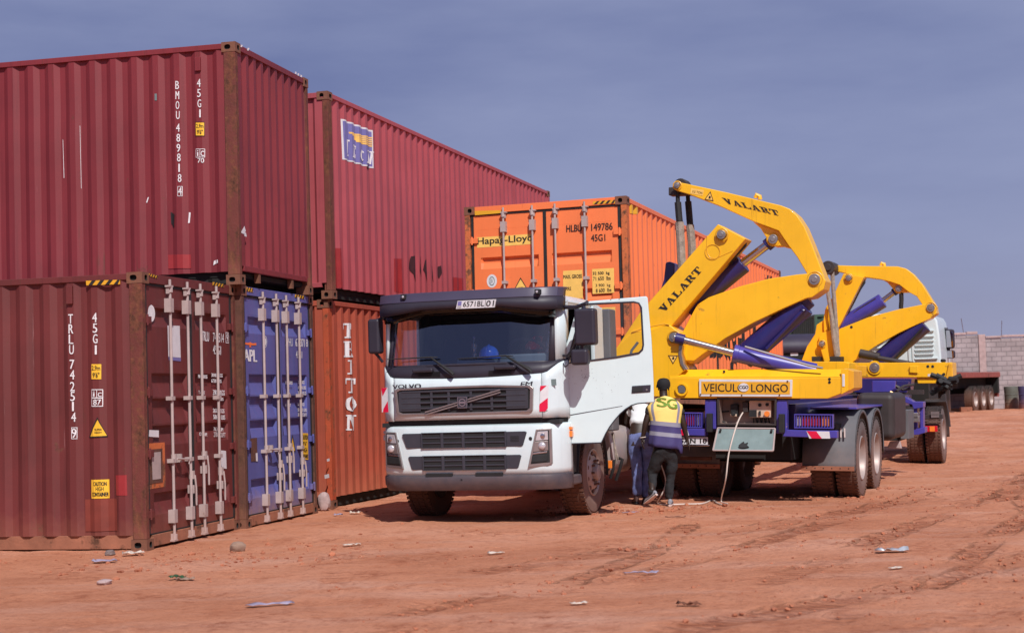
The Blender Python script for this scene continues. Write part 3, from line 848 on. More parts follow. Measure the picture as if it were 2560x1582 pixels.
boxtext(ik, f, 'TRLU', 1002, 372, 1038, 420, 6); boxtext(ik, f, '742514', 1058, 380, 1112, 426, 5); boxtext(ik, f, '9', 1125, 385, 1132, 428, 2); ik.rectline(f(1121,432), f(1121,378), f(1136,434), .06)
boxtext(ik, f, '45G1', 1058, 442, 1097, 487, 5)
for s_, x0, y0, x1, y1 in (('MAX GROSS',985,588,1030,606),('30480 KGS',1050,582,1105,600),('67200 LBS',1050,610,1100,628),('TARE',985,668,1018,684),('3900 KGS',1058,664,1116,690),('8600 LBS',1060,700,1110,716),('26580 KGS',1058,757,1114,778),('58600 LBS',1060,787,1118,810),('CU.CAP.',990,875,1030,892),('76.3 CUM',1062,850,1108,868),('2700 CUFT',1062,874,1120,898)):
    boxtext(ik, f, s_, x0, y0, x1, y1, 3)
ik.disc(f(752,285), f(770,287)-f(752,285), f(752,243)-f(752,285), 16)
drA = [o for o in cA.children if o.name.startswith('door') and o.data and 'gasket' not in o.name and 'header' not in o.name and 'sill' not in o.name]
ik.build('lettering', 'ink_white', cA)
ik = Ink((-1, 0, 0), 0.004); quadpx(ik, f, (835,500), (897,505), (892,347), (831,345)); quadpx(ik, f, (738,897), (788,900), (788,866), (740,864)); quadpx(ik, f, (1098,1052), (1125,1057), (1122,968), (1097,965)); ik.build('placard', 'ink_paper', cA)
ik = Ink((-1, 0, 0), 0.005); quadpx(ik, f, (837,517), (897,523), (897,506), (836,501)); ik.build('placard_strip', 'ink_blue', cA)
ik = Ink((-1, 0, 0), 0.002); quadpx(ik, f, (733,1160), (822,1145), (818,925), (728,932)); ik.build('paint_patch', 'rust_orange', cA)
ik = Ink((-1, 0, 0), 0.006); quadpx(ik, f, (742,1132), (808,1124), (805,956), (737,962)); ik.build('document_holder', 'rust_dark', cA)
ik = Ink((-1, 0, 0), 0.009); quadpx(ik, f, (755,1112), (797,1106), (795,972), (750,977)); ik.build('document_plate', 'rod_grey', cA)
f = mapper(MA, 300, 680, .2117, 0, 0.006)
hazard(MA, f, 0, ((330,15), (440,45), (437,75), (328,45)), 4, cA); hazard(MA, f, 0, ((1090,118), (1225,145), (1222,180), (1088,155)), 4, cA)

# --- upper container over the blue one, pinkish maroon, blank end wall
MA2 = pose((-3.198, 18.622, 2.899), 76.69 + 90)
PH_A2 = on(MA2, 1014*.4366, 60+600*.4366, 1, 0).x
cA2 = container('tall maroon container on top of the blue one, white BMOU numbers, blank corrugated end', MA2, -1, 'maroon_pink', 'rust_maroon', 'wall', PH_A2, rail='under_dark')
f = mapper(MA2, 0, 60, .4366, 1, 0.0)
ik = Ink((0, 1, 0), 0.002)
column(ik, f, [('B',1012,350),('M',1013,408),('O',1014,465),('U',1016,522),('4',1017,594),('8',1019,652),('9',1020,710),('8',1022,765),('1',1024,824),('8',1026,882),('4',1028,957)], 20, 46)
ik.rectline(f(1014,986), f(1014,929), f(1042,986), .05)
column(ik, f, [('4',1136,338),('5',1137,396),('G',1139,455),('1',1143,512)], 20, 46)
ik.rectline(f(1117,765), f(1117,715), f(1169,764), .06); ik.quad(f(1141,764), f(1144,764), f(1144,717), f(1141,717)); boxtext(ik, f, 'i', 1127, 724, 1134, 757); boxtext(ik, f, 'c', 1147, 726, 1165, 757); boxtext(ik, f, '70', 1130, 768, 1165, 795)
for pts in (((1068,1138),(1077,1137),(1082,1078),(1072,1076)), ((826,1020),(832,1022),(842,990),(836,990)), ((354,880),(357,880),(351,660),(349,660)), ((455,940),(456.5,940),(448.5,580),(447,580)), ((1213,1380),(1228,1370),(1226,1350),(1216,1356)), ((1230,1372),(1243,1364),(1240,1346),(1232,1350))): quadpx(ik, f, *pts)
drape(ik.build('lettering', 'ink_white', cA2), -1, PH_A2)
ik = Ink((0, 1, 0), 0.002); quadpx(ik, f, (1118,640), (1166,640), (1164,563), (1116,563)); drape(ik.build('safety_sign', 'ink_yellow', cA2), -1, PH_A2)
ik = Ink((0, 1, 0), 0.0045); boxtext(ik, f, '2,9m', 1122, 573, 1161, 598); boxtext(ik, f, "9'6\"", 1127, 606, 1158, 631); ik.rectline(f(1116,641), f(1116,561), f(1167,641), .03)
quadpx(ik, f, (972,1140), (990,1160), (994,1090), (968,1074)); quadpx(ik, f, (980,1160), (992,1162), (988,1130), (976,1130))
drape(ik.build('sign_print', 'ink_black', cA2), -1, PH_A2)
ik = Ink((0, 1, 0), 0.001); quadpx(ik, f, (955,1400), (1084,1398), (1083,1318), (953,1320)); drape(ik.build('paint_patch', 'patch_red', cA2), -1, PH_A2)
ik = Ink((0, 1, 0), 0.002); quadpx(ik, f, (883,438), (896,438), (895,399), (882,399)); drape(ik.build('sticker', 'panel_teal', cA2), -1, PH_A2)
vent(MA2, f, 1117, 190, 1147, 272, -1, 'maroon_pink', cA2)
f = mapper(MA2, 540, 80, .06614, 0, 0.006)
ik = Ink((-1, 0, 0), 0.003); quadpx(ik, f, (915,580), (975,590), (1000,500), (935,495)); quadpx(ik, f, (1155,700), (1215,722), (1255,622), (1190,605))
f = mapper(MA2, 700, 160, .09259, 0, 0.006)
for x, y in ((395,215), (465,260), (540,300)): quadpx(ik, f, (x,y+55), (x+40,y+70), (x+45,y+10), (x+5,y-5))
ik.build('white_mark', 'ink_white', cA2)
f = mapper(MA2, 540, 200, .3704, 0, 0.018)
ik = Ink((-1, 0, 0), 0.003); quadpx(ik, f, (165,1030), (185,1040), (200,1020), (190,985)); quadpx(ik, f, (190,1055), (206,1058), (200,1030), (188,1030)); ik.build('torn_label', 'ink_paper', cA2)

# --- blue container under it
MB_ = pose((-3.212, 18.775, 0.0), 76.9 + 90)
cB = container('blue container with grey door rods standing between the maroon and the brick red containers', MB_, -1, 'blue_box', 'rust_dark', 'door', 0.0, hinge='blue_box')
f = mapper(MB_, 540, 640, .4762, 0, 0.03)
ik = Ink((-1, 0, 0), 0.003)
ik.text('APL', f(147,551), f(145,488), f(213,555), bold=0.03)
boxtext(ik, f, 'APHU', 363, 430, 401, 472, 2); boxtext(ik, f, '672371', 416, 432, 463, 474, 3); boxtext(ik, f, '8', 471, 436, 481, 476, 1); boxtext(ik, f, '45G1', 418, 497, 450, 535, 2)
for s_, x0, y0, x1, y1 in (('MAX GROSS',365,655,400,672),('30480 KGS',430,652,462,670),('67200 LBS',430,680,470,698),('TARE',365,715,388,730),('3870 KGS',428,708,472,728),('NET',365,772,392,788),('26610 KGS',428,768,462,785),('58660 LBS',428,797,475,815),('2694 CUFT',428,822,475,840)): boxtext(ik, f, s_, x0, y0, x1, y1, 2)
ik.disc(f(255,450), f(267,450)-f(255,450), f(255,418)-f(255,450), 18, .86); ik.disc(f(255,450), f(263,450)-f(255,450), f(255,428)-f(255,450), 14)
ik.build('lettering', 'ink_white', cB)
ik = Ink((-1, 0, 0), 0.004); quadpx(ik, f, (145,462), (178,468), (210,468), (210,456), (190,458), (178,452), (165,456), (145,452)); quadpx(ik, f, (172,478), (184,478), (178,462)); ik.build('emblem', 'ink_orange', cB)
ik = Ink((-1, 0, 0), 0.004); quadpx(ik, f, (390,1022), (413,1022), (399,948)); quadpx(ik, f, (449,1066), (483,1068), (481,929), (447,928)); ik.build('safety_sign', 'ink_yellow', cB)
ik = Ink((-1, 0, 0), 0.006)
for s_, x0, y0, x1, y1 in (('CAUTION',451,938,479,962),("9'6\"",455,972,474,992),('HIGH',453,1005,476,1028),('CONTAINER',450,1038,481,1060)): boxtext(ik, f, s_, x0, y0, x1, y1, 1)
for p, q, pi, qi in (((386,1026),(416,1026),(390,1021),(413,1021)), ((416,1026),(399,934),(413,1021),(399,948)), ((399,934),(386,1026),(399,948),(390,1021))): ik.quad(f(*p), f(*q), f(*qi), f(*pi))
ik.build('sign_print', 'ink_black', cB)
ik = Ink((-1, 0, 0), 0.005); quadpx(ik, f, (182,1078), (216,1076), (213,953), (178,956)); ik.build('document_holder', 'rust_dark', cB)
ik = Ink((-1, 0, 0), 0.008); quadpx(ik, f, (207,1076), (216,1076), (215,1032), (205,1034)); ik.build('placard', 'ink_paper', cB)
f = mapper(MB_, 540, 660, .1323, 0, 0.006)
hazard(MB_, f, 0, ((565,435), (695,460), (692,535), (562,508)), 3, cB); hazard(MB_, f, 0, ((1485,572), (1665,600), (1662,660), (1482,630)), 4, cB)

# --- brick red container on the ground, long side to the yard
MT = pose((-2.548, 21.86, 0.0), 74.3)
PH_T = on(MT, 540+712*.4762, 640+600*.4762, 1, 0).x
cT = container('brick red container on the ground behind the white truck, broken white letters down its side', MT, 1, 'brick_red', 'rust_red', 'wall', PH_T, rail='under_dark')
f = mapper(MT, 540, 640, .4762, 1, 0.0)
ik = Ink((0, -1, 0), 0.002)
for ch, x, w, y0, y1 in (('T',703,44,352,430), ('R',710,48,446,530), ('I',714,36,545,620), ('T',718,46,640,718), ('O',720,50,735,815), ('N',722,48,832,914)):
    ik.slab(ch, f(x-w/2, y1), f(x-w/2, y0), f(x+w/2, y1))
drape(ik.build('lettering', 'ink_white', cT), 1, PH_T)
f2 = mapper(MT, 540, 640, .4762, 1, 0.0)
ik = Ink((0, -1, 0), 0.008); quadpx(ik, f2, (568,1168), (592,1162), (590,1142), (566,1148)); quadpx(ik, f2, (580,1078), (594,1074), (592,1060), (578,1066)); ik.build('torn_label', 'ink_paper', cT)

# --- faded pink container stacked on it
MC2 = pose((-2.475, 21.80, 2.899), 74.0)
PH_C2 = 0.40
cC2 = container('faded pinkish red container on top of the brick red one, with a blue panel', MC2, 1, 'pink_faded', 'rust_maroon', 'wall', PH_C2, rail='under_dark')
f = mapper(MC2, 540, 200, .3704, 1, 0.0)
ik = Ink((0, -1, 0), 0.0015); quadpx(ik, f, (870,536), (1070,597), (1063,340), (861,262)); drape(ik.build('advert_border', 'ink_paper', cC2), 1, PH_C2)
ik = Ink((0, -1, 0), 0.003); quadpx(ik, f, (876,528), (1065,585), (1059,350), (867,275)); drape(ik.build('advert_panel', 'ink_blue', cC2), 1, PH_C2)
ik = Ink((0, -1, 0), 0.005)
for k in range(5): quadpx(ik, f, (915+k*12, 362+k*14), (1062, 396+k*14), (1062, 388+k*14), (913+k*12, 350+k*14))
drape(ik.build('advert_wave', 'ink_cream', cC2), 1, PH_C2)
ik = Ink((0, -1, 0), 0.007)
for ch, x0, x1, y0, y1 in (('I',886,918,400,512), ('E',928,962,440,527), ('C',976,1014,468,550), ('N',1022,1066,478,566)): ik.slab(ch, f(x0, y1-6), f(x0+4, y0-4), f(x1, y1+4))
drape(ik.build('lettering', 'ink_white', cC2), 1, PH_C2)
ik = Ink((0, -1, 0), 0.001)
quadpx(ik, f, (808,1395), (861,1405), (852,1136), (804,1130)); quadpx(ik, f, (1216,1428), (1266,1436), (1262,1206), (1212,1204)); quadpx(ik, f, (1606,1440), (1690,1446), (1685,1340), (1604,1328))
drape(ik.build('paint_patch', 'patch_red', cC2), 1, PH_C2)
ik = Ink((0, -1, 0), 0.002)
for pts in (((1318,1260),(1338,1310),(1362,1395),(1350,1300),(1346,1185),(1330,1190)), ((1380,1280),(1398,1365),(1404,1300),(1396,1180),(1388,1190)), ((1410,1280),(1436,1385),(1442,1300),(1428,1205),(1414,1220)), ((1468,1290),(1484,1365),(1480,1300),(1474,1250)), ((1508,1300),(1520,1340),(1528,1300),(1524,1252),(1512,1262)), ((1023,590),(1036,610),(1036,560)), ((1018,350),(1030,395),(1034,372))): quadpx(ik, f, *pts)
drape(ik.build('tear_mark', 'dark_red', cC2), 1, PH_C2)

# --- orange container raised behind the cab
MD = pose((1.623, 21.927, 1.333), 70.41, 0.0233)
cD = container('bright orange container raised behind the white cab, black lettering on a yellow strip', MD, 1, 'orange_box', 'rust_orange', 'door', 0.35, casting='rust_dark', door_style='d', group=None)
f = mapper(MD, 1140, 470, .1984, 0, 0.03)
ik = Ink((-1, 0, 0), 0.002)
ik.quad(f(268,755), f(960,708), f(958,578), f(262,625)); ik.quad(f(1350,1400), f(1600,1388), f(1592,1030), f(1350,1045)); ik.quad(f(1722,1335), f(1997,1320), f(1990,1008), f(1715,1022))
g = mapper(MD, 1340, 700, .2116, 0, 0.03)
ik.quad(g(690,622), g(942,610), g(938,317), g(684,330)); ik.quad(g(330,640), g(570,628), g(565,335), g(325,345))
ik.quad(f(752,1262), f(885,1258), f(816,1146))
yl = ik.build('yellow_label', 'ink_cream', cD)
ik = Ink((-1, 0, 0), 0.0055)
ik.text('Hapag-Lloyd', f(272,740), f(270,632), f(962,692), bold=0.004)
ik.text('HLBU', f(1393,556), f(1393,470), f(1585,545), bold=0.01); ik.text('149786', f(1708,540), f(1705,452), f(1975,525), bold=0.008); ik.text('9', f(2058,518), f(2056,437), f(2092,515), bold=0.02); ik.text('45G1', f(1705,672), f(1703,588), f(1883,665), bold=0.01)
ik.rectline(f(2045,529), f(2043,424), f(2104,525), .03)
for s_, a, b, c in (('MAX. GROSS',(1357,1143),(1355,1097),(1588,1132)), ('TARE',(1362,1292),(1360,1250),(1453,1288)), ('32 500  kg',(1727,1105),(1725,1058),(1938,1096)), ('71 650  lbs',(1730,1168),(1728,1120),(1950,1157)), ('3 900  kg',(1762,1256),(1760,1210),(1948,1249)), ('8 600  lbs',(1765,1318),(1763,1270),(1960,1304))): ik.text(s_, f(*a), f(*b), f(*c), bold=0.004)
for s_, a, b, c in (('28 600  kg',(700,402),(700,350),(895,392)), ('63 050  lbs',(700,458),(700,405),(905,442)), ('76.4  m3',(730,530),(730,482),(898,526)), ('2 700  cuft',(706,592),(706,550),(930,585)), ('NET',(340,410),(340,362),(430,402)), ('CU.CAP.',(340,540),(340,492),(520,532))): ik.text(s_, g(*a), g(*b), g(*c), bold=0.004)
for p, q, pi, qi in (((738,1272),(900,1267),(752,1262),(885,1258)), ((900,1267),(815,1126),(885,1258),(816,1146)), ((815,1126),(738,1272),(816,1146),(752,1262))): ik.quad(f(*p), f(*q), f(*qi), f(*pi))
ik.text('SUPER', f(790,1258), f(790,1246), f(850,1256))
ik.build('lettering', 'ink_black', cD)
ik = Ink((-1, 0, 0), 0.003); ik.disc(f(453,1172), f(517,1170)-f(453,1172), f(453,1088)-f(453,1172), 24); ik.build('seal_sticker', 'ink_paper', cD)
ik = Ink((-1, 0, 0), 0.006); ik.disc(f(453,1172), f(490,1171)-f(453,1172), f(453,1115)-f(453,1172), 20, .8); ik.text('BV', f(436,1200), f(436,1145), f(470,1199)); ik.build('seal_print', 'panel_teal', cD)
f = mapper(MD, 1140, 470, .1984, 0, 0.006)
hazard(MD, f, 0, ((1728,172), (2010,150), (2008,192), (1722,208)), 4, cD)
ik = Ink((-1, 0, 0), 0.003); ik.quad(f(240,345), f(560,318), f(575,282), f(235,290)); ik.build('worn_stripe', 'yellow_dull', cD)
f = mapper(MD, 1840, 640, .1985, 1, 0.0)
ik = Ink((0, -1, 0), 0.002)
boxtext(ik, f, 'L', 382, 232, 398, 280, 6); boxtext(ik, f, '18', 416, 240, 460, 290, 12)
A_ = Vector((4.2, 0, 0.45)); ik.text('Hapag-Lloyd', A_, A_ + Vector((0, 0, 1.5)), A_ + Vector((6.6, 0, 0)))
drape(ik.build('side_lettering', 'ink_black', cD), 1, 0.35)
# worn yellow corner of the orange side
f = mapper(MD, 1140, 470, .1984, 1, 0.0)
ik = Ink((0, -1, 0), 0.001); ik.quad(f(2215,320), f(2310,330), f(2318,250), f(2210,205)); drape(ik.build('worn_patch', 'yellow_dull', cD), 1, 0.35)
# ------------------------------------------------------------------ shared pieces
def plate(mb, outer, holes, d):
    """flat panel with openings, pushed along d"""
    d = Vector(d); bm = mb.bm; loops = []
    for lp in [outer] + list(holes):
        a = [bm.verts.new(Vector(p)) for p in lp]; loops.append(a)
    es = []
    for a in loops:
        for i in range(len(a)): es.append(bm.edges.new((a[i], a[(i+1) % len(a)])))
    r = bmesh.ops.triangle_fill(bm, use_beauty=True, use_dissolve=False, edges=es)
    fs = [g for g in r['geom'] if isinstance(g, bmesh.types.BMFace)]
    mp = {v: bm.verts.new(v.co + d) for a in loops for v in a}
    for f in fs:
        f.material_index = mb.mi
        bm.faces.new([mp[v] for v in f.verts][::-1]).material_index = mb.mi
    for a in loops:
        for i in range(len(a)):
            p, q = a[i], a[(i+1) % len(a)]
            bm.faces.new((p, q, mp[q], mp[p])).material_index = mb.mi

def wheel(parent, c, side, Rr=0.52, w=0.30, style='front', tyre='rubber', face='rubber_dusty', rim='rim_grey', lugs=True, rr=None):
    """one wheel; side = +1 / -1: which way its outer face looks along x"""
    e = bpy.data.objects.new('wheel', None); COL.objects.link(e); e.parent = parent; e.location = c; e.empty_display_size = 0.2
    ax = Vector((side, 0, 0)); hw = w/2; rr = rr or Rr*0.56
    mb = MB()
    prof = [(-hw*0.8, rr), (-hw, rr+0.05), (-hw*1.04, (rr+Rr)/2), (-hw*0.93, Rr-0.035), (-hw*0.80, Rr-0.006), (-hw*0.3, Rr), (hw*0.3, Rr), (hw*0.80, Rr-0.006), (hw*0.93, Rr-0.035)]
    mb.lathe(prof, (0,0,0), ax, 56)
    mb.mi = 1
    mb.lathe([(hw*0.93, Rr-0.035), (hw*1.04, (rr+Rr)/2), (hw*1.03, rr+0.09), (hw, rr+0.05), (hw*0.86, rr)], (0,0,0), ax, 56)
    mb.mi = 0
    if lugs:
        for k in range(52):
            a = 2*math.pi*k/52; t = Vector((0, -math.sin(a), math.cos(a))); rad = Vector((0, math.cos(a), math.sin(a)))
            for sx, off in ((1, 0), (-1, 0.5)):
                a2 = a + off*2*math.pi/52; t2 = Vector((0, -math.sin(a2), math.cos(a2))); r2 = Vector((0, math.cos(a2), math.sin(a2)))
                mb.obox(r2*(Rr-0.002) + Vector((sx*hw*0.80, 0, 0)), Vector((hw*0.17, 0, 0)), t2*0.019, r2*0.010)
            mb.obox(rad*(Rr+0.001) + Vector((hw*0.22, 0, 0)), Vector((hw*0.20, 0, 0)), t*0.022, rad*0.006)
            mb.obox(rad*(Rr+0.001) + Vector((-hw*0.28, 0, 0)), Vector((hw*0.20, 0, 0)), t*0.022, rad*0.006)
    mb.build('tyre', [tyre, face], e, smooth=38)
    mb = MB(); o = hw*0.92
    if style == 'front':
        mb.lathe([(-hw*.9, rr), (o, rr), (o+0.008, rr-0.012), (o-0.02, rr-0.028), (o-0.045, rr-0.045), (o+0.012, rr*0.66), (o+0.02, rr*0.58), (o+0.02, rr*0.46), (o-0.03, rr*0.42), (o-0.03, rr*0.40), (o+0.07, rr*0.33), (o+0.085, rr*0.20), (o+0.085, 0)], (0,0,0), ax, 40)
        mb.mi = 1
        for k in range(10):
            a = 2*math.pi*k/10; p = Vector((side*(o+0.02), math.cos(a)*rr*0.52, math.sin(a)*rr*0.52))
            mb.tube([p, p + ax*0.035], 0.016, 6)
            a += math.pi/10; q = Vector((side*(o-0.008), math.cos(a)*rr*0.79, math.sin(a)*rr*0.79)); n = Vector((side*0.98, 0.2*math.cos(a), 0.2*math.sin(a))).normalized()
            mb.tube([q - n*0.012, q + n*0.006], 0.026, 12)
    else:   # deep dished rear wheel
        mb.lathe([(-hw*.9, rr), (o, rr), (o+0.008, rr-0.012), (o-0.02, rr-0.03), (-hw*0.35, rr*0.86), (-hw*0.45, rr*0.74), (-hw*0.45, rr*0.5), (-hw*0.30, rr*0.46), (hw*0.35, rr*0.40), (hw*0.45, rr*0.3), (hw*0.45, 0)], (0,0,0), ax, 40)
        mb.mi = 1
        for k in range(10):
            a = 2*math.pi*k/10; p = Vector((-side*hw*0.45, math.cos(a)*rr*0.62, math.sin(a)*rr*0.62)); mb.tube([p, p + ax*0.03], 0.016, 6)
    mb.build('rim', [rim, 'dark_metal'], e, smooth=40)
    return e

# ------------------------------------------------------------------ white truck cab with the open door
VM = pose((-0.585, 18.65, 0.0), -19)
volvo = thing('truck', 'white truck facing the camera with its driver door open and a dark sun visor', 'truck', VM)
V = lambda px, py, y=0.0: on(VM, px, py, 1, y)
HALF = [(0, 0.0), (.3, 0.0), (.6, .002), (.78, .012), (.90, .038), (.935, .05)]
CORN = [(.941, .052), (1.0, .085), (1.06, .135), (1.11, .20), (1.145, .27), (1.17, .35), (1.18, .42)]
cen = [(-x, y) for x, y in HALF[::-1]] + HALF[1:]
hood_top = lambda x: 1.708 + 0.03*(min(abs(x), .94)/.94)**2 + 0.15*sstep(.95, 1.18, abs(x))
def front_sheet(mb, line, z0f, z1f, yo0, yo1, n=5):
    mb.grid([[(x, y + yo0 + (yo1-yo0)*t, z0f(x)*(1-t) + z1f(x)*t) for x, y in line] for t in [i/n for i in range(n+1)]])
c_ = lambda v: (lambda x: v)
mb = MB()
gr_out = [(-.900,1.588),(-.86,1.612),(-.3,1.622),(.3,1.622),(.82,1.600),(.852,1.57),(.838,1.315),(.80,1.288),(.3,1.283),(-.3,1.283),(-.83,1.288),(-.875,1.312)]
front_sheet(mb, cen, c_(1.226), hood_top, 0.0, 0.018)
mb.build('hood', 'cab_white', volvo, smooth=30, solid=0.02)
for sgn in (1, -1):
    mb = MB(); front_sheet(mb, [(sgn*x, y) for x, y in CORN], c_(1.219), hood_top, 0.0, 0.018)
    mb.build('corner_panel', 'cab_white', volvo, smooth=30, solid=0.02)
# cowl below the windscreen
WS = [(0, .0), (.5, .004), (.8, .03), (.95, .07), (1.04, .13)]
wl = [(-x, y) for x, y in WS[::-1]] + WS[1:]
full = [(-x, y) for x, y in CORN[::-1]] + cen + CORN
mb = MB()
mb.grid([[(x, y + 0.024 + 0.03*t, (hood_top(x)-0.02)*(1-t) + (1.868 if abs(x) < 1.0 else 1.868 + .05*sstep(1.0, 1.18, abs(x)))*t) for x, y in full] for t in (0, .5, 1)])
mb.build('cowl', 'plastic_dark', volvo, smooth=30, solid=0.015)
for px0, px1 in ((1046, 1100), (1222, 1277)):
    mb = MB()
    for k in range(5):
        a = V(px0, 929+k*3.0+(2 if px0 < 1200 else -2), .03); b_ = V(px1, 929+k*3.0-(1 if px0 < 1200 else 4), .03)
        mb.box(a.x, b_.x, 0.022, 0.05, a.z-0.003, a.z+0.003)
    mb.build('air_vent', 'gasket', volvo, smooth=0)
for px0, px1, py in ((1033, 1084, 926), (1237, 1290, 918)):
    a = V(px0, py+6, .02); b_ = V(px1, py-6, .02); mb = MB(); mb.box(a.x, b_.x, -0.03, 0.05, a.z, b_.z); mb.build('wiper_cover', 'plastic_dark', volvo, bevel=0.02, seg=3)
# windscreen and its frame
def ws_pt(x, y, t): return (x*(1 - 0.0*t), y + .055 + .185*t, 1.868 + (2.56-1.868)*t)
mb = MB(); mb.grid([[ws_pt(x, y, t) for x, y in wl] for t in (0, .25, .5, .75, 1)])
mb.build('windscreen', 'windscreen_glass', volvo, smooth=60)
for sgn in (1, -1):
    mb = MB(); mb.grid([[(sgn*x, y + .055 + .185*t - off, 1.85 + .72*t) for x, y, off in ((1.00,.10,.008),(1.05,.135,.012),(1.085,.17,0))] for t in (0, .5, 1)])
    mb.build('windscreen_frame', 'plastic_dark', volvo, smooth=60, solid=0.012)
    mb = MB(); mb.grid([[(sgn*(x + (0.0 if t else 0)), y + .05*t, 1.87 + .73*t) for x, y in ((1.07,.21),(1.115,.26),(1.15,.33),(1.165,.42))] for t in (0, .5, 1)])
    mb.build('door_pillar', 'cab_white', volvo, smooth=60, solid=0.03)
mb = MB(); mb.grid([[(x, y + .05, z) for x, y in wl] for z in (1.855, 1.885)]); mb.build('windscreen_seal', 'plastic_dark', volvo, smooth=60, solid=0.015)
# roof, back wall, flank panels, floor
mb = MB(); mb.box(-1.13, 1.13, 0.30, 1.90, 2.565, 2.60)
sec = [(-1.15,2.50),(-1.15,2.58),(-1.08,2.655),(-.9,2.70),(.9,2.70),(1.08,2.655),(1.15,2.58),(1.15,2.50)]
mb.grid([[(x*s_, y, z+dz) for x, z in sec] for y, dz, s_ in ((0.28,-.03,1),(.5,.0,1),(1.4,.0,1),(1.8,-.02,.99),(1.9,-.06,.98))])
for sg in (1, -1):
    for z in (2.545, 2.575): mb.box(sg*1.148, sg*1.162, 0.40, 1.85, z, z+0.009)
mb.build('roof', 'cab_white', volvo, smooth=40)
mb = MB(); mb.box(-1.15, 1.15, 1.87, 1.91, 1.0, 2.58); mb.build('back_wall', 'cab_white', volvo, bevel=0.02)
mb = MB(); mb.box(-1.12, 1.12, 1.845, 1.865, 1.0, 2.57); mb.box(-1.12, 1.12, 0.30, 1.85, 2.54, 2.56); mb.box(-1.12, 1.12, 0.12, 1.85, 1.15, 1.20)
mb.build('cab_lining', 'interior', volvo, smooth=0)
for sg in (1, -1):
    mb = MB(); mb.box(sg*1.13, sg*1.185, 1.47, 1.90, 1.0, 2.57); mb.build('flank_panel', 'cab_white', volvo, bevel=0.02)
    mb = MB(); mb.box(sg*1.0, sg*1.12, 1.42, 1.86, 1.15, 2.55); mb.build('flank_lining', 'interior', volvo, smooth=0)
# closed door on the far side: window you can look through
mb = MB()
plate(mb, [(-1.175,.43,1.0),(-1.175,1.46,1.0),(-1.16,1.46,2.56),(-1.16,.62,2.56),(-1.175,.44,1.95)], [[(-1.172,.52,1.90),(-1.172,1.38,1.86),(-1.16,1.38,2.48),(-1.16,.68,2.48)]], (0.05, 0, 0))
mb.build('closed_door', 'cab_white', volvo, smooth=0)
mb = MB(); mb.face([(-1.15,.52,1.90),(-1.15,1.38,1.86),(-1.14,1.38,2.48),(-1.14,.68,2.48)]); mb.build('closed_door_glass', 'clear_glass', volvo, smooth=0)
mb = MB(); mb.box(-1.12, -1.10, .40, 1.46, 1.0, 1.86); mb.box(-1.12, -1.09, 1.36, 1.47, 1.8, 2.5); mb.build('closed_door_lining', 'interior', volvo, smooth=0)
mb = MB()
mb.box(-1.08, 1.08, .22, .62, 1.76, 1.885); mb.box(-.25, .35, .40, .74, 1.85, 1.955); mb.box(.30, 1.02, .34, .70, 1.86, 1.98)
mb.build('dashboard', 'dash', volvo, bevel=0.03)
mb = MB(); ctr = Vector((.58, .66, 2.02)); nrm = Vector((0, .62, .78)); u_ = Vector((1,0,0)); w_ = nrm.cross(u_)
mb.tube([ctr + u_*.23*math.cos(a) + w_*.23*math.sin(a) for a in [2*math.pi*k/24 for k in range(25)]], .017, 8, caps=False); mb.tube([ctr - nrm*.25, ctr], .03, 8); mb.tube([ctr-u_*.22, ctr+u_*.22], .018, 8)
mb.build('steering_wheel', 'plastic_dark', volvo)
for x in (-.58, .58):
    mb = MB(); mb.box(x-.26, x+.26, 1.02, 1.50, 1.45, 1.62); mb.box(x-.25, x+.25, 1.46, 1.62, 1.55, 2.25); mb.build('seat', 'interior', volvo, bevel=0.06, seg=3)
# sun visor board across the top
vz0 = lambda x: 2.535 - 0.055*sstep(.68, .86, abs(x))
VL = [(-x, y) for x, y in ((1.17,.40),(1.165,.30),(1.13,.20),(1.06,.13),(.95,.075),(.8,.04),(.5,.01))] + [(0, .0)] + [(.5,.01),(.8,.04),(.95,.075),(1.06,.13),(1.13,.20),(1.165,.30),(1.17,.40)]
mb = MB()
mb.grid([[(x*.985, y+.16, 2.756) for x, y in VL], [(x, y-.004, 2.742) for x, y in VL], [(x, y-.012, 2.734) for x, y in VL], [(x, y-.046, 2.641) for x, y in VL], [(x, y-.050, 2.636) for x, y in VL]])
mb.build('visor_top', 'plastic_visor', volvo, smooth=22, solid=0.012)
mb = MB(); mb.grid([[(x, y-.044, 2.633) for x, y in VL], [(x, y-.050, (2.632+vz0(x))/2) for x, y in VL], [(x*.998, y-.052, vz0(x)) for x, y in VL]])
mb.build('visor', 'plastic_dark', volvo, smooth=22, solid=0.012)
mb = MB(); mb.grid([[(x*.97, y-.028, vz0(x)+.02) for x, y in VL[2:-2]], [(x*.965, y+.01, 2.465 - .07*sstep(.68,.86,abs(x))) for x, y in VL[2:-2]]])
mb.build('visor_lip', 'smoke_lip', volvo, smooth=40, solid=0.006)
for px, py in ((1007, 742), (1342, 729)):
    p = V(px, py, -.03); mb = MB(); mb.box(p.x-.03, p.x+.03, -.03, .06, p.z-.03, p.z+.03); mb.mi = 1; mb.tube([(p.x, -.034, p.z), (p.x, 0, p.z)], .016, 10); mb.build('marker_light', ['gasket', 'lens_clear'], volvo, bevel=0.006)
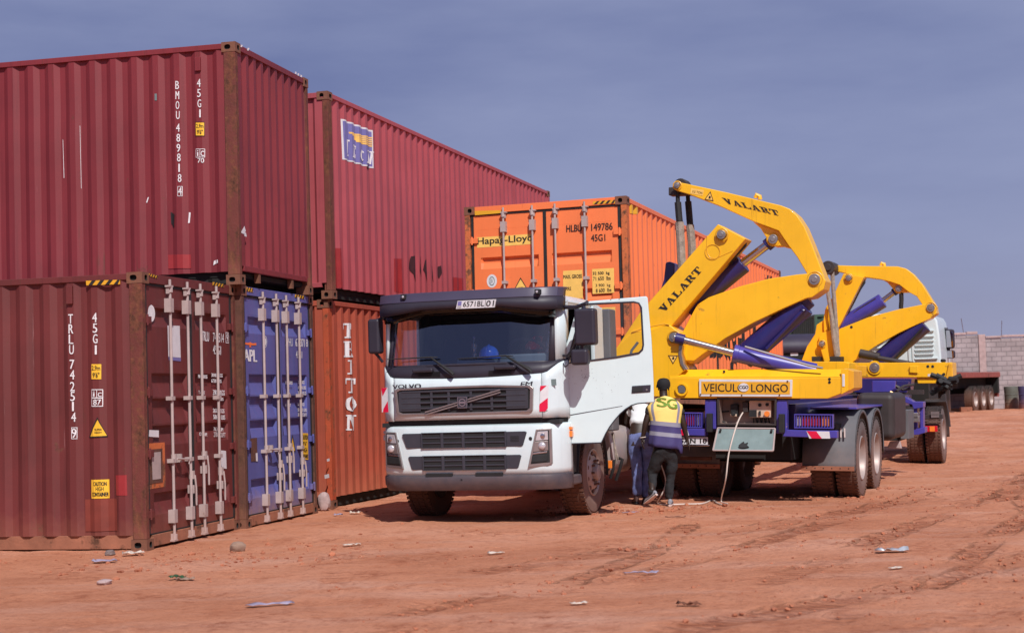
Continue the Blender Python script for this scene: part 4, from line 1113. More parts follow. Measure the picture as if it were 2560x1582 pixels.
# number plate on the visor
q = [V(1140, 772, -.068), V(1236, 768, -.068), V(1240, 748, -.068), V(1144, 752, -.068)]
mb = MB(); mb.prism(q, (0, .02, 0)); pl = mb.build('number_plate', 'ink_paper', volvo, smooth=0)
ik = Ink((0, -1, 0), 0.003); g = lambda px, py: V(px, py, -.068)
ik.text('6571BL', g(1157.5,767), g(1159,754), g(1210,765), bold=.003); ik.text('01', g(1215,765.5), g(1217,751.5), g(1234,764.5), bold=.012); ik.quad(g(1212,769), g(1213,769), g(1215,749.5), g(1214,749.5)); ik.text('CGO', g(1143,770), g(1143.5,766), g(1153,769.6))
ik.build('plate_lettering', 'ink_black', pl)
ik = Ink((0, -1, 0), 0.003); ik.quad(g(1144,764), g(1153.5,763.6), g(1154.5,753.2), g(1145.5,753.6)); ik.build('plate_flag', 'ink_blue', pl)
# grille
mb = MB(); bm_o = [(x, -.012, z) for x, z in gr_out]; inn = [(x*.958-.001, -.012, 1.452+(z-1.452)*.84) for x, z in gr_out]
plate(mb, bm_o, [inn], (0, .04, 0)); gfr = mb.build('grille_frame', 'chrome_dirty', volvo, bevel=.006)
mb = MB(); mb.face([(x, -.002+.003, z) for x, _, z in inn]); mb.build('grille_back', 'gasket', gfr, smooth=0)
mb = MB()
for k in range(4):
    z = 1.352 + k*.066; mb.prism([(-.80, -.002, z), (.76, -.002, z), (.76, -.02, z+.006), (-.80, -.02, z+.006)], (0, 0, .022))
for x in (-.70, -.19, .13, .63): mb.box(x-.012, x+.012, -.018, 0, 1.325, 1.58) if False else None
for x in (-.42, -.20, .08, .34): mb.box(x-.016, x+.016, -.016, -.001, 1.33, 1.575)
for x0, x1 in ((-.84,-.56), (.52,.79)): mb.prism([(x0, -.004, 1.335), (x1, -.004, 1.335), (x1-.1*(1 if x0<0 else -1)*0, -.004, 1.57), (x0, -.004, 1.57)], (0, -.012, 0))
mb.build('grille_slat', 'plastic_grille', gfr, bevel=.003)
a, b_ = V(1064, 1033, -.025), V(1251, 977, -.025); dv = (b_-a).normalized(); up = Vector((0, -1, 0)).cross(dv)
mb = MB(); mb.obox((a+b_)/2 + up*.014, dv*(b_-a).length/2, (0, .012, 0), up*.008); mb.obox((a+b_)/2 - up*.014, dv*(b_-a).length/2, (0, .012, 0), up*.008); mb.build('grille_bar', 'chrome_dirty', gfr)
p = V(1156, 1006, -.04); mb = MB(); mb.box(p.x-.062, p.x+.062, -.045, -.01, p.z-.066, p.z+.066); em = mb.build('emblem', 'plastic_grille', gfr, bevel=.004)
ik = Ink((0, -1, 0), .003); pp = Vector((p.x, -.045, p.z)); ik.disc(pp, (.046,0,0), (0,0,.046), 24, .74); ik.rectline(pp+Vector((-.06,0,-.064)), pp+Vector((-.06,0,.064)), pp+Vector((.06,0,-.064)), .05)
ik.quad(pp+Vector((-.044,0,-.011)), pp+Vector((.044,0,-.011)), pp+Vector((.044,0,.011)), pp+Vector((-.044,0,.011))); ik.build('emblem_mark', 'chrome', em)
ik = Ink((0, -1, 0), .004); f = lambda x, y: on(VM, 900+x*.1984, 700+y*.1984, 1, .012); ik.text('VOLVO', f(415,1374), f(411,1320), f(772,1358), bold=.010); ik.text('FM', V(1301,966,.006), V(1304,954.5,.006), V(1329,964.5,.006), bold=.02); ik.build('hood_lettering', 'plastic_dark', volvo)
# gap, lower front, intakes
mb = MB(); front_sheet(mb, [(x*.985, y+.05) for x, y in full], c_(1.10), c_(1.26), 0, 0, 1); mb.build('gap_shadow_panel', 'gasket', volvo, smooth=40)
mb = MB()
low = [(x, y+.0) for x, y in full]
mb.grid([[(x, y+.035, 1.160) for x, y in low], [(x*1.002, y+.004, 1.138) for x, y in low], [(x*1.004, y-.012, 1.07) for x, y in low], [(x*1.004, y-.012, .64) for x, y in low], [(x, y-.002, .565) for x, y in low]])
lowf = mb.build('lower_front', 'cab_white', volvo, smooth=40, solid=.02)
for (xt, zt_, xb, zb_, zm0, zm1, xm, sl) in ((.785,1.072,.735,.898,.893,1.078,.535,2), (.712,.802,.672,.642,.630,.806,.525,2)):
    mb = MB(); cx = -.025
    mb.prism([(cx-xt, -.018, zt_-.012), (cx-xt+.02, -.018, zt_), (cx+xt-.02, -.018, zt_), (cx+xt, -.018, zt_-.012), (cx+xb, -.018, zb_+.012), (cx+xb-.02, -.018, zb_), (cx-xb+.02, -.018, zb_), (cx-xb, -.018, zb_+.012)], (0, .035, 0))
    it = mb.build('intake_panel', 'plastic_grille', lowf, bevel=.005)
    mb = MB(); mb.box(cx-xm, cx+xm, -.021, -.005, zm0+.008, zm1-.008); mb.build('intake_back', 'gasket', lowf, smooth=0)
    mb = MB(); h = zm1-zm0
    for k in range(sl+2): z = zm0 + h*k/(sl+1); mb.box(cx-xm, cx+xm, -.034, -.012, max(zm0, z-.009), min(zm1, z+.009)) if k in (0, sl+1) else mb.box(cx-xm, cx+xm, -.030, -.012, z-.0085, z+.0085)
    for k in range(5): x = cx-xm + 2*xm*k/4; w = .018; mb.box(max(cx-xm, x-w), min(cx+xm, x+w), -.036, -.012, zm0, zm1)
    mb.build('intake_grille', 'plastic_grille', lowf, bevel=.003)
mb = MB()
for k in range(4): mb.box(.56, .665, -.021, -.012, .955+k*.018, .964+k*.018)
mb.build('side_slot', 'gasket', lowf, smooth=0)
for x in (-.885, .80):
    mb = MB(); mb.lathe([(-.0, .018), (-.006, .022), (-.006, 0)], (x, -.008+(.03 if abs(x) > .85 else .012), .985), (0, 1, 0), 14); mb.build('tow_plug', 'gasket', lowf, smooth=0)
mb = MB(); bl = [(x*1.008, y) for x, y in full]
mb.grid([[(x*.985, y+.06, .572) for x, y in bl], [(x, y-.018, .566) for x, y in bl], [(x, y-.03, .54) for x, y in bl], [(x, y-.02, .46) for x, y in bl], [(x*.985, y+.03, .39) for x, y in bl], [(x*.95, y+.16, .385) for x, y in bl]])
bmp = mb.build('bumper', 'bumper_grey', volvo, smooth=40, solid=.02)
for sg in (1, -1): mb = MB(); mb.box(sg*1.0, sg*1.18, .40, .78, .415, .535); mb.build('bumper_end', 'bumper_grey', volvo, bevel=.025, seg=3)
for x in (-.345, .285): mb = MB(); mb.box(x-.17, x+.17, -.026, -.005, .558, .597); mb.build('bumper_slot', 'gasket', volvo, smooth=0)
mb = MB(); mb.box(-.07, -.05, -.03, 0, .51, .53); mb.build('plate_bolt', 'gasket', volvo)
# headlights
for sg in (1, -1):
    k0 = -.03 if sg < 0 else 0
    P = lambda x, z, o=0.0: Vector((sg*(x + (.03 if sg < 0 else 0)), -.034 + (x-.768)*.36 - o, z))
    Q = [P(.868,1.092), P(1.035,1.096), P(1.035,.690), P(.985,.668), P(.768,.655)]
    mb = MB(); mb.prism(Q, (0, .06, 0)); hl = mb.build('headlight', 'chrome_dirty', volvo, bevel=.006)
    def cell(pts, name, m, o=.006):
        b2 = MB(); b2.prism([P(x, z, o) for x, z in pts], (0, .012, 0)); return b2.build(name, m, hl, bevel=.004)
    cell([(.885,1.075),(1.012,1.078),(1.012,.705),(.80,.690)], 'headlight_bezel', 'gasket', .004)
    cell([(.888,1.065),(1.0,1.068),(1.0,.965),(.862,.960)], 'upper_lens', 'lens_clear', .010)
    cell([(.858,.950),(1.0,.955),(1.0,.845),(.832,.830)], 'reflector', 'chrome_dirty', .010)
    cell([(.832,.822),(.99,.838),(.985,.815),(.826,.800)], 'lens_strip', 'chrome', .012)
    cell([(.822,.788),(.985,.795),(.985,.72),(.808,.708)], 'lower_lens', 'gasket', .012)
    b2 = MB(); b2.lathe([(0,.045),(-.018,.042),(-.03,.028),(-.034,0)], P(.935,.897,.012), (0,1,0), 18); b2.build('projector_lens', 'lens_clear', hl)
    b2 = MB(); b2.lathe([(0,.03),(-.014,.026),(-.018,0)], P(.945,1.013,.012), (0,1,0), 14); b2.build('bulb_lens', 'chrome', hl)
    mb = MB(); z0 = 1.055; mb.box(sg*1.150, sg*1.205, .33, .41, z0-.07, z0+.0); mb.box(sg*1.150, sg*1.203, .33, .41, z0+.012, z0+.05); mb.build('side_marker', 'lens_orange' if sg > 0 else 'lens_clear', volvo, bevel=.008)
# red and white boards on the corners
for pts, red in ((((1349,1028),(1370,1024),(1372,962),(1351,964)), (((1349,1028),(1363,1028),(1370,1020),(1370,994),(1349,1010)), ((1351,978),(1351,964),(1367,963.5)))), (((955,1030),(972,1030),(969,968),(954,970)), (((958,1030),(972,1030),(970,1002),(959,1022)), ((954,970),(968,968.5),(957,990))))):
    yy = lambda px: .052 + (abs(px - 1156) - 193)/22*.035 - .012
    g = lambda px, py: on(VM, px, py, 1, yy(px))
    ik = Ink((.0, -1, 0), .004); ik.quad(*[g(*p) for p in pts]); ik.build('marker_board', 'ink_paper', volvo)
    ik = Ink((.0, -1, 0), .007)
    for r_ in red: ik.quad(*[g(*p) for p in r_])
    ik.build('marker_stripe', 'reflect_red', volvo)
ik = Ink((.4, -.9, 0), .004); g = lambda px, py: on(VM, px, py, 1, .13); ik.quad(g(1370,964), g(1391,963), g(1390,947), g(1370,948)); st = ik.build('permit_sticker', 'panel_teal', volvo)
# wipers
for (hx, hy), (ex, ey), (b0, b1) in (((1127,930), (1076,893), ((968,898),(1094,893))), ((1322,923), (1264,889), ((1144,897),(1283,890)))):
    h, e = V(hx, hy, -.03), V(ex, ey, .035); mb = MB()
    mb.tube([h + Vector((.03, 0, -.03)), h, h.lerp(e, .4), e], [.022, .026, .016, .009], 8); mb.tube([V(b0[0], b0[1], .05), V(ex, ey, .03), V(b1[0], b1[1], .04)], [.006, .011, .006], 6)
    mb.build('wiper', 'gasket', volvo)
# mirrors
def mirror(M, x0, x1, y0, y1, yc, dep, parent, nm='mirror'):
    a, b2 = on(M, x0, y1, 1, yc), on(M, x1, y0, 1, yc); mb = MB()
    mb.box(a.x, b2.x, yc-dep/2, yc+dep/2, a.z, b2.z); return mb.build(nm, 'plastic_dark', parent, bevel=.035, seg=3)
mirror(VM, 926, 953, 797, 885, .30, .16, volvo)
mb = MB(); mb.tube([V(975, 797, .36), V(950, 797, .32), V(938, 803, .30)], .018, 8); mb.tube([V(957, 905, .36), V(948, 893, .33), V(938, 882, .30)], .018, 8); mb.build('mirror_arm', 'plastic_dark', volvo)
# open door
DM = VM @ Matrix.Translation((1.165, .385, 0)) @ Matrix.Rotation(R(10), 4, 'Z')
D = lambda px, py, y=0.0: on(DM, px, py, 1, y)
door = bpy.data.objects.new('door', None)
toV = VM.inverted() @ DM
arch = [(1360+.1984*x, 980+.1984*y) for x, y in ((730,622),(748,585),(778,520),(830,432),(890,352),(960,272),(1030,212),(1100,168),(1180,144),(1290,135))]
outl = [(1405.6,1037.5),(1411,1046),(1419.5,1109),(1503.0,1106.5)] + arch + [(1634.8,1005.8),(1633.5,950),(1628.5,850),(1621,770),(1618.6,744),(1615.5,740.3),(1540,747),(1469,753),(1447,757),(1437,785),(1409,884),(1405,912)]
win = [(1418,908),(1447,800),(1457,766),(1469,760.5),(1585,755),(1597,758),(1603,769),(1608,862),(1606,873),(1597,882),(1540,892.5)]
T = lambda pts, y=0.0: [toV @ D(px, py, y) for px, py in pts]
nin = toV.to_3x3() @ Vector((0, .055, 0)); nout = toV.to_3x3() @ Vector((0, -1, 0))
mb = MB(); plate(mb, T(outl), [T(win)], nin); dr = mb.build('door', 'door_white', volvo, bevel=.012, smooth=30)
mb = MB(); mb.face(T(win, .02)); mb.build('door_glass', 'clear_glass', dr, smooth=0)
mb = MB(); wl_ = T(win, -.004); mb.tube(wl_ + wl_[:2], .0125, 6, caps=False); mb.build('window_seal', 'plastic_dark', dr)
mb = MB(); lo = T([(1405,1040),(1411,1047),(1419.5,1109),(1503,1106.5)] + arch, -.003); mb.tube(lo, .007, 6); mb.build('door_edge_trim', 'plastic_dark', dr)
hp = [(1578.5,983),(1626,979.5),(1627,961.5),(1580,964.5)]; mb = MB(); mb.prism([p + nout*.012 for p in T(hp)], nin*.3); hd = mb.build('door_handle', 'plastic_dark', dr, bevel=.008)
mb = MB(); mb.prism([p + nout*.015 for p in T([(1582,980.5),(1607,978.7),(1607.5,966.5),(1582.5,968)])], nin*.1); mb.build('handle_recess', 'gasket', dr)
mb = MB(); c0 = (toV @ D(1617, 974)) + nout*.012; mb.tube([c0, c0 + nout*.006], .011, 10); mb.build('door_lock', 'steel', dr)
ik = Ink(nout, .002); t_ = lambda px, py: toV @ D(px, py)
ik.quad(t_(1408,1041.5), t_(1556,1015.2), t_(1556,1014), t_(1408,1039)); ik.build('door_crease_line', 'plastic_dark', dr)  # dark strip drawn along the crease above the lower panel
rs = random.Random(3); ik = Ink(nout, .002)
for k in range(46):
    x, y = rs.gauss(1500, 60), rs.gauss(960, 28)
    if 1412 < x < 1622 and 918 < y < 1000: s_ = rs.uniform(.4, 1.6); ik.quad(t_(x, y), t_(x+s_, y+.4), t_(x+s_*.8, y-s_*.7), t_(x+.2, y-s_*.5))
for k in range(26):
    x, y = rs.gauss(1462, 8), rs.gauss(938, 8); s_ = rs.uniform(1, 3.2); ik.quad(t_(x, y), t_(x+s_, y+.3), t_(x+s_, y-.5), t_(x, y-.4))
ik.build('paint_chip', 'mudflap', dr)
ik = Ink(nout, .004)
for x in (1527, 1548): c1 = t_(x, 749 - (x-1527)*.07); ik.disc(c1, t_(x+1.2, 749)-t_(x, 749), t_(x, 747.8)-t_(x, 749), 8)
ik.build('plug_hole', 'gasket', dr)
# mirrors on the open door
yM = .06
mr = mirror(VM, 1441, 1490, 770, 864, yM, .17, dr); mirror(VM, 1431, 1472, 872, 913, yM, .15, dr)
mb = MB(); mb.tube([V(1405, 768, .36), V(1440, 768, .25), V(1462, 760, .22), V(1468, 755, .36)], [.022, .026, .024, .02], 8); mb.tube([V(1460, 768, .18), V(1462, 782, .07)], .022, 8)
mb.tube([V(1402, 889, .34), V(1420, 889, .24), V(1436, 868, .10), V(1443, 850, yM)], [.016, .02, .02, .02], 8); mb.tube([V(1455, 862, yM), V(1455, 880, yM)], .02, 8); mb.tube([V(1407, 905, .3), V(1412, 917, .22), V(1420, 912, .2), V(1424, 892, .24)], .008, 6)
mb.build('mirror_bracket', 'plastic_dark', dr)
mb = MB(); mb.tube(T([(1577, 884), (1579, 876), (1595, 855)], .06), .016, 6); mb.build('grab_handle', 'mudflap', dr)
# underside, wheels, tank
mb = MB(); mb.box(-.95, .95, .12, 1.85, .60, 1.15); mb.box(-.45, .45, 1.8, 6.8, .72, .98); mb.box(-1.0, 1.0, 1.28, 1.44, .40, .60); mb.box(-.7, .7, .3, 1.2, .42, .62); mb.build('chassis', 'under_dark', volvo, smooth=0)
for sg in (1, -1):
    mb = MB(); n = 14; pts = [(.0, 1.36 + .66*math.cos(a), .54 + .62*math.sin(a)) for a in [math.pi*(-.05 + 1.1*k/n) for k in range(n+1)]]
    mb.grid([[(sg*x, y, z) for _, y, z in pts] for x in (.70, 1.16)]); mb.build('wheel_arch', 'gasket', volvo, smooth=60, solid=.02)
    wheel(volvo, (sg*1.01, 1.36, .515), sg, .515, .31, 'front', face='rubber_dusty')
    mb = MB(); mb.box(sg*.75, sg*1.14, .44, .74, .55, 1.0); mb.build('step_box', 'gasket', volvo, bevel=.02)
    for x in (.74, 1.05): wheel(volvo, (sg*x, 6.1, .515), sg, .515, .28, 'rear', lugs=False)
mb = MB(); mb.box(.62, 1.02, 2.02, 2.06, .26, 1.1); mb.build('mud_guard', 'gasket', volvo, bevel=.01)
tp = [(.70,.50),(.70,1.03),(.98,1.045),(1.07,1.02),(1.12,.95),(1.15,.80),(1.165,.62),(1.13,.50),(1.05,.43),(.9,.41)]
mb = MB(); mb.prism([(x, 2.28, z) for x, z in tp], (0, 1.1, 0)); tk = mb.build('fuel_tank', 'tank_alu', volvo, bevel=.03, seg=3)
mb = MB(); mb.box(.66, .86, 2.21, 2.29, .42, 1.03); mb.build('tank_cover', 'dark_metal', tk, bevel=.01)
mb = MB()
for k in range(5): mb.box(.67, .85, 2.195, 2.215, .52+.1*k, .545+.1*k)
mb.build('tank_rib', 'mudflap', tk, smooth=0)
mb = MB(); mb.tube([V(1530,1082,2.2), V(1540,1125,2.17), V(1546,1150,2.19)], .012, 6); mb.tube([V(1533,1082,2.19), V(1536,1110,2.16), V(1542,1158,2.19)], .011, 6); mb.build('rope', 'sling', volvo)
mb = MB(); mb.tube([V(1548,1145,2.2), V(1556,1148,2.17), V(1550,1170,2.17), V(1540,1200,2.2)], .022, 8); mb.tube([V(1528,1160,2.2), V(1535,1150,2.17), V(1532,1175,2.17), V(1526,1195,2.2)], .02, 8); mb.build('tank_strap', 'gasket', tk)
p = V(1526, 1160, 2.18); mb = MB(); mb.box(p.x-.03, p.x+.03, 2.14, 2.2, p.z-.05, p.z+.05); mb.build('side_lamp', 'lens_orange', volvo, bevel=.006)
mb = MB(); mb.box(.70, .95, 2.26, 3.3, 1.03, 1.06); mb.tube([(.95,2.25,1.07),(1.05,2.35,1.12),(1.1,2.5,1.08)], .03, 6); mb.tube([(.80,2.2,1.08),(.95,2.3,1.13),(1.05,2.22,1.06)], .025, 6); mb.build('hose_bundle', 'gasket', volvo)
a, b_ = V(1509, 905, 2.1), V(1526, 772, 2.1); mb = MB(); mb.box(a.x, b_.x, 2.05, 2.35, 1.0, b_.z); mb.build('air_intake', 'mudflap', volvo, bevel=.02)
# things on the dashboard
hp = V(1223, 899, .225)
hat = thing('hard_hat', 'bright blue hard hat lying on the dashboard behind the windscreen', 'hard hat', VM @ Matrix.Translation(hp))
mb = MB(); mb.lathe([(0,.118),(.03,.119),(.07,.113),(.105,.095),(.132,.066),(.147,.03),(.150,0)], (0,0,.02), (0,0,1), 28); mb.build('shell', 'helmet_blue', hat, smooth=60)
mb = MB(); mb.lathe([(0.012,.112),(0.0,.142),(0.008,.145),(0.026,.118)], (0,0,.012), (0,0,1), 28, closed=True); mb.build('brim', 'helmet_blue', hat, smooth=60)
mb = MB(); mb.tube([(0, -.117, .05), (0, -.09, .135), (0, 0, .173), (0, .09, .135)], .012, 8); mb.build('crest', 'helmet_blue', hat)
for px, py, zz, lab in ((1186, 873, 1.955, 'clear water bottle standing on the middle of the dashboard'), (1370, 895, 1.98, 'clear water bottle leaning by the steering wheel near the windscreen edge')):
    p = V(px, py, .42 if px < 1300 else .36); p.z = zz
    bt = thing('water_bottle', lab, 'bottle', VM @ Matrix.Translation(p) @ Matrix.Rotation(0 if px < 1300 else .12, 4, 'Y'), 'water bottles in the cab')
    mb = MB(); mb.lathe([(0,0),(0,.033),(.05,.036),(.06,.032),(.07,.036),(.15,.036),(.19,.026),(.215,.014),(.235,.014)], (0,0,0), (0,0,1), 16); mb.build('bottle_body', 'bottle_plastic', bt)
    mb = MB(); mb.lathe([(.236,0),(.236,.016),(.256,.016),(.256,0)], (0,0,0), (0,0,1), 12); mb.build('bottle_cap', 'ink_blue', bt)
# ------------------------------------------------------------------ yellow sideloader trailer
TM = pose((2.99, 20.59, 0.0), -21, 0.03)
trl = thing('sideloader_trailer', 'long trailer with two folded yellow lifting cranes and purple frame, seen from its rear', 'trailer', TM)
G = lambda px, py, y=0.0: on(TM, px, py, 1, y)
t8 = lambda x, y, yy=0.0: G(1540 + .28607*x, 900 + .28607*y, yy)
def ubox(mb, a, b, y0, y1): mb.box(a.x, b.x, y0, y1, a.z, b.z)
def pbox(name, m, x0, y0, x1, y1, ya, yb, parent=None, bevel=.008, f=t8):
    mb = MB(); ubox(mb, f(x0, y1, ya), f(x1, y0, ya), ya, yb); return mb.build(name, m, parent or trl, bevel=bevel)
def ppoly(name, m, pts, ya, thick, parent=None, bevel=.012, f=t8):
    mb = MB(); mb.prism([f(x, y, ya) for x, y in pts], (0, thick, 0)); return mb.build(name, m, parent or trl, bevel=bevel)

# chassis
zc = G(1700, 1010, .3).z
mb = MB()
for sg in (1, -1): mb.box(sg*.38, sg*.56, .35, 12.6, .92, 1.28)
for k in range(9): mb.box(-.5, .5, .5+1.4*k, .62+1.4*k, .98, 1.2)
mb.build('chassis_rail', 'purple_dark', trl, bevel=.01)
mb = MB(); mb.box(-1.05, 1.05, .5, 3.6, .95, 1.02); mb.box(-.5, .5, .3, 3.7, .55, .9); mb.tube([(-1.1,1.45,.55),(1.1,1.45,.55)], .09, 10); mb.tube([(-1.1,2.8,.55),(1.1,2.8,.55)], .09, 10); mb.build('axle_frame', 'under_dark', trl, smooth=0)
mb = MB(); mb.box(.62, 1.24, 1.05, 3.55, 1.20, 1.23); mb.build('fender_bar', 'purple_blue', trl, bevel=.01)
for sg in (1, -1):
    for yw in (1.45, 2.80):
        for x in (1.11, .775): wheel(trl, (sg*x, yw, .525 + .03*sg*x - .02), sg, .525, .29, 'rear', face='rubber_dusty', rr=.30)
        mb = MB(); n = 18; zf = .525 + .03*sg - .02
        a0 = -.04 if sg > 0 else .1
        arc = [(yw - .69*math.cos(a)*(1 if a > .5 else .98), zf + .66*math.sin(a) + (0 if a > 0 else .0)) for a in [a0 + (math.pi*1.0 - a0 + .02)*k/n for k in range(n+1)]]
        if yw < 2: arc = [(yw-.70, .40)] + arc
        mb.grid([[(sg*x, y, z) for y, z in arc] for x in (.56, 1.262)])
        ins = [(yw + (y-yw)*.93, zf + (z-zf)*.93 if z > zf else z) for y, z in arc]
        mb.grid([[(sg*1.262, y, z) for y, z in arc], [(sg*1.262, y, z) for y, z in ins]])
        fd = mb.build('fender', 'mudflap', trl, smooth=50, solid=.012)
        if yw < 2:
            mb = MB(); mb.box(sg*.55, sg*1.25, yw-.725, yw-.70, .40, .46); mb.mi = 1
            for k in range(6): mb.box(sg*(.62+.11*k), sg*(.635+.11*k), yw-.73, yw-.72, .425, .44)
            mb.build('fender_strip', ['sill_dust', 'under_dark'], fd, bevel=.004)
        mb = MB()
        for dx in (0, .05): mb.tube([(sg*(1.06+dx), yw-.60, zf+.42), (sg*(1.07+dx), yw-.66, zf+.30)], .012, 6)
        mb.build('fender_bracket', 'rod_grey', fd)

# rear: beam with chamfered top, sign, lamps
a, b_ = G(1655, 996, 0), G(2109, 996, 0)
zt, zm, zb = G(1880, 923, .14).z, G(1880, 943, 0).z, (a.z+b_.z)/2
mb = MB()
prof = [(0, zm), (.14, zt), (.80, zt), (.80, zm)]
x0, x1 = G(1672, 960).x, b_.x
mb.prism([(x0, y, z) for y, z in prof], (x1-x0, 0, 0))
xc = t8(1850, 336).x; zc_ = t8(1968, 285).z
mb.prism([(x0, .0005, zm-.0005), (x1, .0005, zm-.0005), (x1, .0005, zc_), (xc, .0005, zb), (x0, .0005, zb)], (0, .79, 0))
mb.build('rear_beam', 'yellow', trl, bevel=.012)
ppoly('beam_end', 'yellow_dull', [(1990,70),(2078,95),(2078,245),(2050,262),(2000,275),(1990,270)], .03, .7)
ppoly('beam_end_plate', 'yellow', [(1968,80),(2030,78),(2030,265),(1968,300)], -.012, .03, bevel=.004)
pbox('reflector_strip', 'ink_paper', 1976, 122, 1998, 232, -.02, -.008)
ik = Ink((0, -1, 0), .004)
for x, y in ((945,100),(1866,165),(1866,193)): c1 = t8(x, y, 0 if y > 150 else .06); ik.disc(c1, (.018,0,0), (0,0,.018), 10)
ik.build('plug_hole', 'under_dark', trl)
c0 = t8(577, 255); mb = MB(); mb.lathe([(.0,.085),(-.035,.085),(-.035,.062),(-.01,.058),(-.01,0)], (c0.x, 0, c0.z), (0,1,0), 24); rl = mb.build('beam_eye', 'yellow', trl)
mb = MB(); mb.box(c0.x-.048, c0.x+.048, -.03, -.005, c0.z-.052, c0.z+.052); mb.build('eye_plate', 'mudflap', rl, bevel=.01)
sg_ = [t8(x, y, -.03) for x, y in ((725,167),(1540,171),(1537,319),(727,317))]; mb = MB(); mb.prism(sg_, (0, .028, 0)); sign = mb.build('rear_sign', 'ink_paper', trl, bevel=.004)
ik = Ink((0, -1, 0), .003); ik.quad(*[t8(x, y, -.03) for x, y in ((745,296),(1520,298),(1522,190),(746,187))]); ik.build('sign_field', 'yellow_dull', sign)
ik = Ink((0, -1, 0), .006); f = lambda x, y: t8(x, y, -.03)
ik.text('VEICUL', f(765,275), f(765,205), f(1060,276), bold=.003); ik.text('O', f(1062,276), f(1062,205), f(1150,276)); ik.text('LONGO', f(1183,278), f(1183,208), f(1503,280), bold=.003); ik.build('sign_lettering', 'ink_black', sign)
cc = f(1117, 238); ik = Ink((0, -1, 0), .011); ik.disc(cc, (f(1162,238)-cc), (f(1117,200)-cc), 24); stk = ik.build('round_sticker', 'ink_paper', sign)
ik = Ink((0, -1, 0), .014); ik.text('CGO', f(1079,250), f(1079,222), f(1158,250), bold=.02); ik.build('sticker_lettering', 'ink_black', stk)
ik = Ink((0, -1, 0), .012)
for x, y in ((832,303),(1430,305),(1500,185),(740,300),(1100,308)): ik.disc(f(x,y), (.012,0,0), (0,0,.012), 8)
ik.build('sign_bolt', 'rust_dark', sign)
# control cabinet
mb = MB(); o_ = [t8(x, y, .0) for x, y in ((880,322),(1404,326),(1400,575),(884,570))]; i_ = [t8(x, y, .0) for x, y in ((902,345),(1386,350),(1382,556),(903,552))]
plate(mb, o_, [i_], (0, .06, 0)); cab = mb.build('control_cabinet', 'dark_metal', trl, bevel=.006)
mb = MB(); mb.face([p + Vector((0, .22, 0)) for p in i_])
for i in range(4): p, q = i_[i], i_[(i+1) % 4]; mb.face([p, q, q + Vector((0,.22,0)), p + Vector((0,.22,0))])
mb.build('cabinet_inside', 'box_inside', cab, smooth=0)
pb = pbox('switch_panel', 'panel_beige', 1163, 353, 1357, 500, .10, .20, cab)
mb = MB()
for x, y in ((1258,392),(1322,388)): c1 = t8(x, y, .10); mb.tube([c1, c1 + Vector((0,-.02,0))], .022, 10)
c1 = t8(1258, 463, .10); mb.box(c1.x-.012, c1.x+.012, .075, .1, c1.z-.03, c1.z+.03); c1 = t8(1197, 466, .10); mb.box(c1.x-.05, c1.x+.05, .09, .1, c1.z-.045, c1.z+.045)
mb.build('switch', 'gasket', pb)
c1 = t8(1322, 468, .10); mb = MB(); mb.tube([c1, c1 + Vector((0,-.03,0))], .036, 14); mb.build('stop_button', 'lens_orange', pb)
mb = MB(); ubox(mb, t8(1003,490,.12), t8(1065,385,.12), .1, .2); c1 = t8(1030,470,.12); mb.tube([c1, c1+Vector((0,-.06,0))], .03, 8); mb.build('socket_unit', 'gasket', cab, bevel=.02)
pbox('socket_base', 'panel_beige', 998, 470, 1055, 492, .095, .2, cab); pbox('plug', 'dark_metal', 1105, 365, 1150, 455, .08, .2, cab)
mb = MB()
for k in range(8): p = t8(1205+18*k, 505, .2); q_ = t8(1203+18*k, 553, .2); mb.tube([p, q_ + Vector((.02*(k % 2), 0, 0))], .008, 5)
mb.tube([t8(905,455,.15), t8(990,445,.15)], .014, 6); mb.tube([t8(912,480,.18), t8(925,530,.18), t8(960,550,.18)], .012, 6); mb.build('cabinet_wiring', 'gasket', cab)
fl = [t8(890,592,-.02), t8(1390,597,-.02), t8(1372,792,-.16), t8(848,787,-.16)]
nn = (fl[1]-fl[0]).cross(fl[3]-fl[0]).normalized(); nn = nn if nn.y > 0 else -nn
mb = MB(); mb.prism(fl, nn*.02); fp = mb.build('cabinet_flap', 'panel_teal', trl, bevel=.004)
mb = MB()
for i in range(4): mb.tube([fl[i], fl[(i+1) % 4]], .012, 6)
mb.build('flap_rim', 'rod_grey', fp)
fi = lambda u, v: fl[0].lerp(fl[1], u).lerp(fl[3].lerp(fl[2], u), v)
mb = MB(); pts = [(.42,.80),(.46,.70),(.50,.62),(.52,.72),(.57,.66),(.56,.78),(.60,.86),(.54,.90),(.48,.90),(.44,.88)]; mb.prism([fi(u, v) - nn*.004 for u, v in pts], -nn*.02); mb.build('flap_latch', 'gasket', fp)
mb = MB()
for u in (.06, .945): mb.tube([fi(u,.08)-nn*.01, fi(u,.2)-nn*.02], .016, 6)
mb.build('flap_catch', 'gasket', fp)
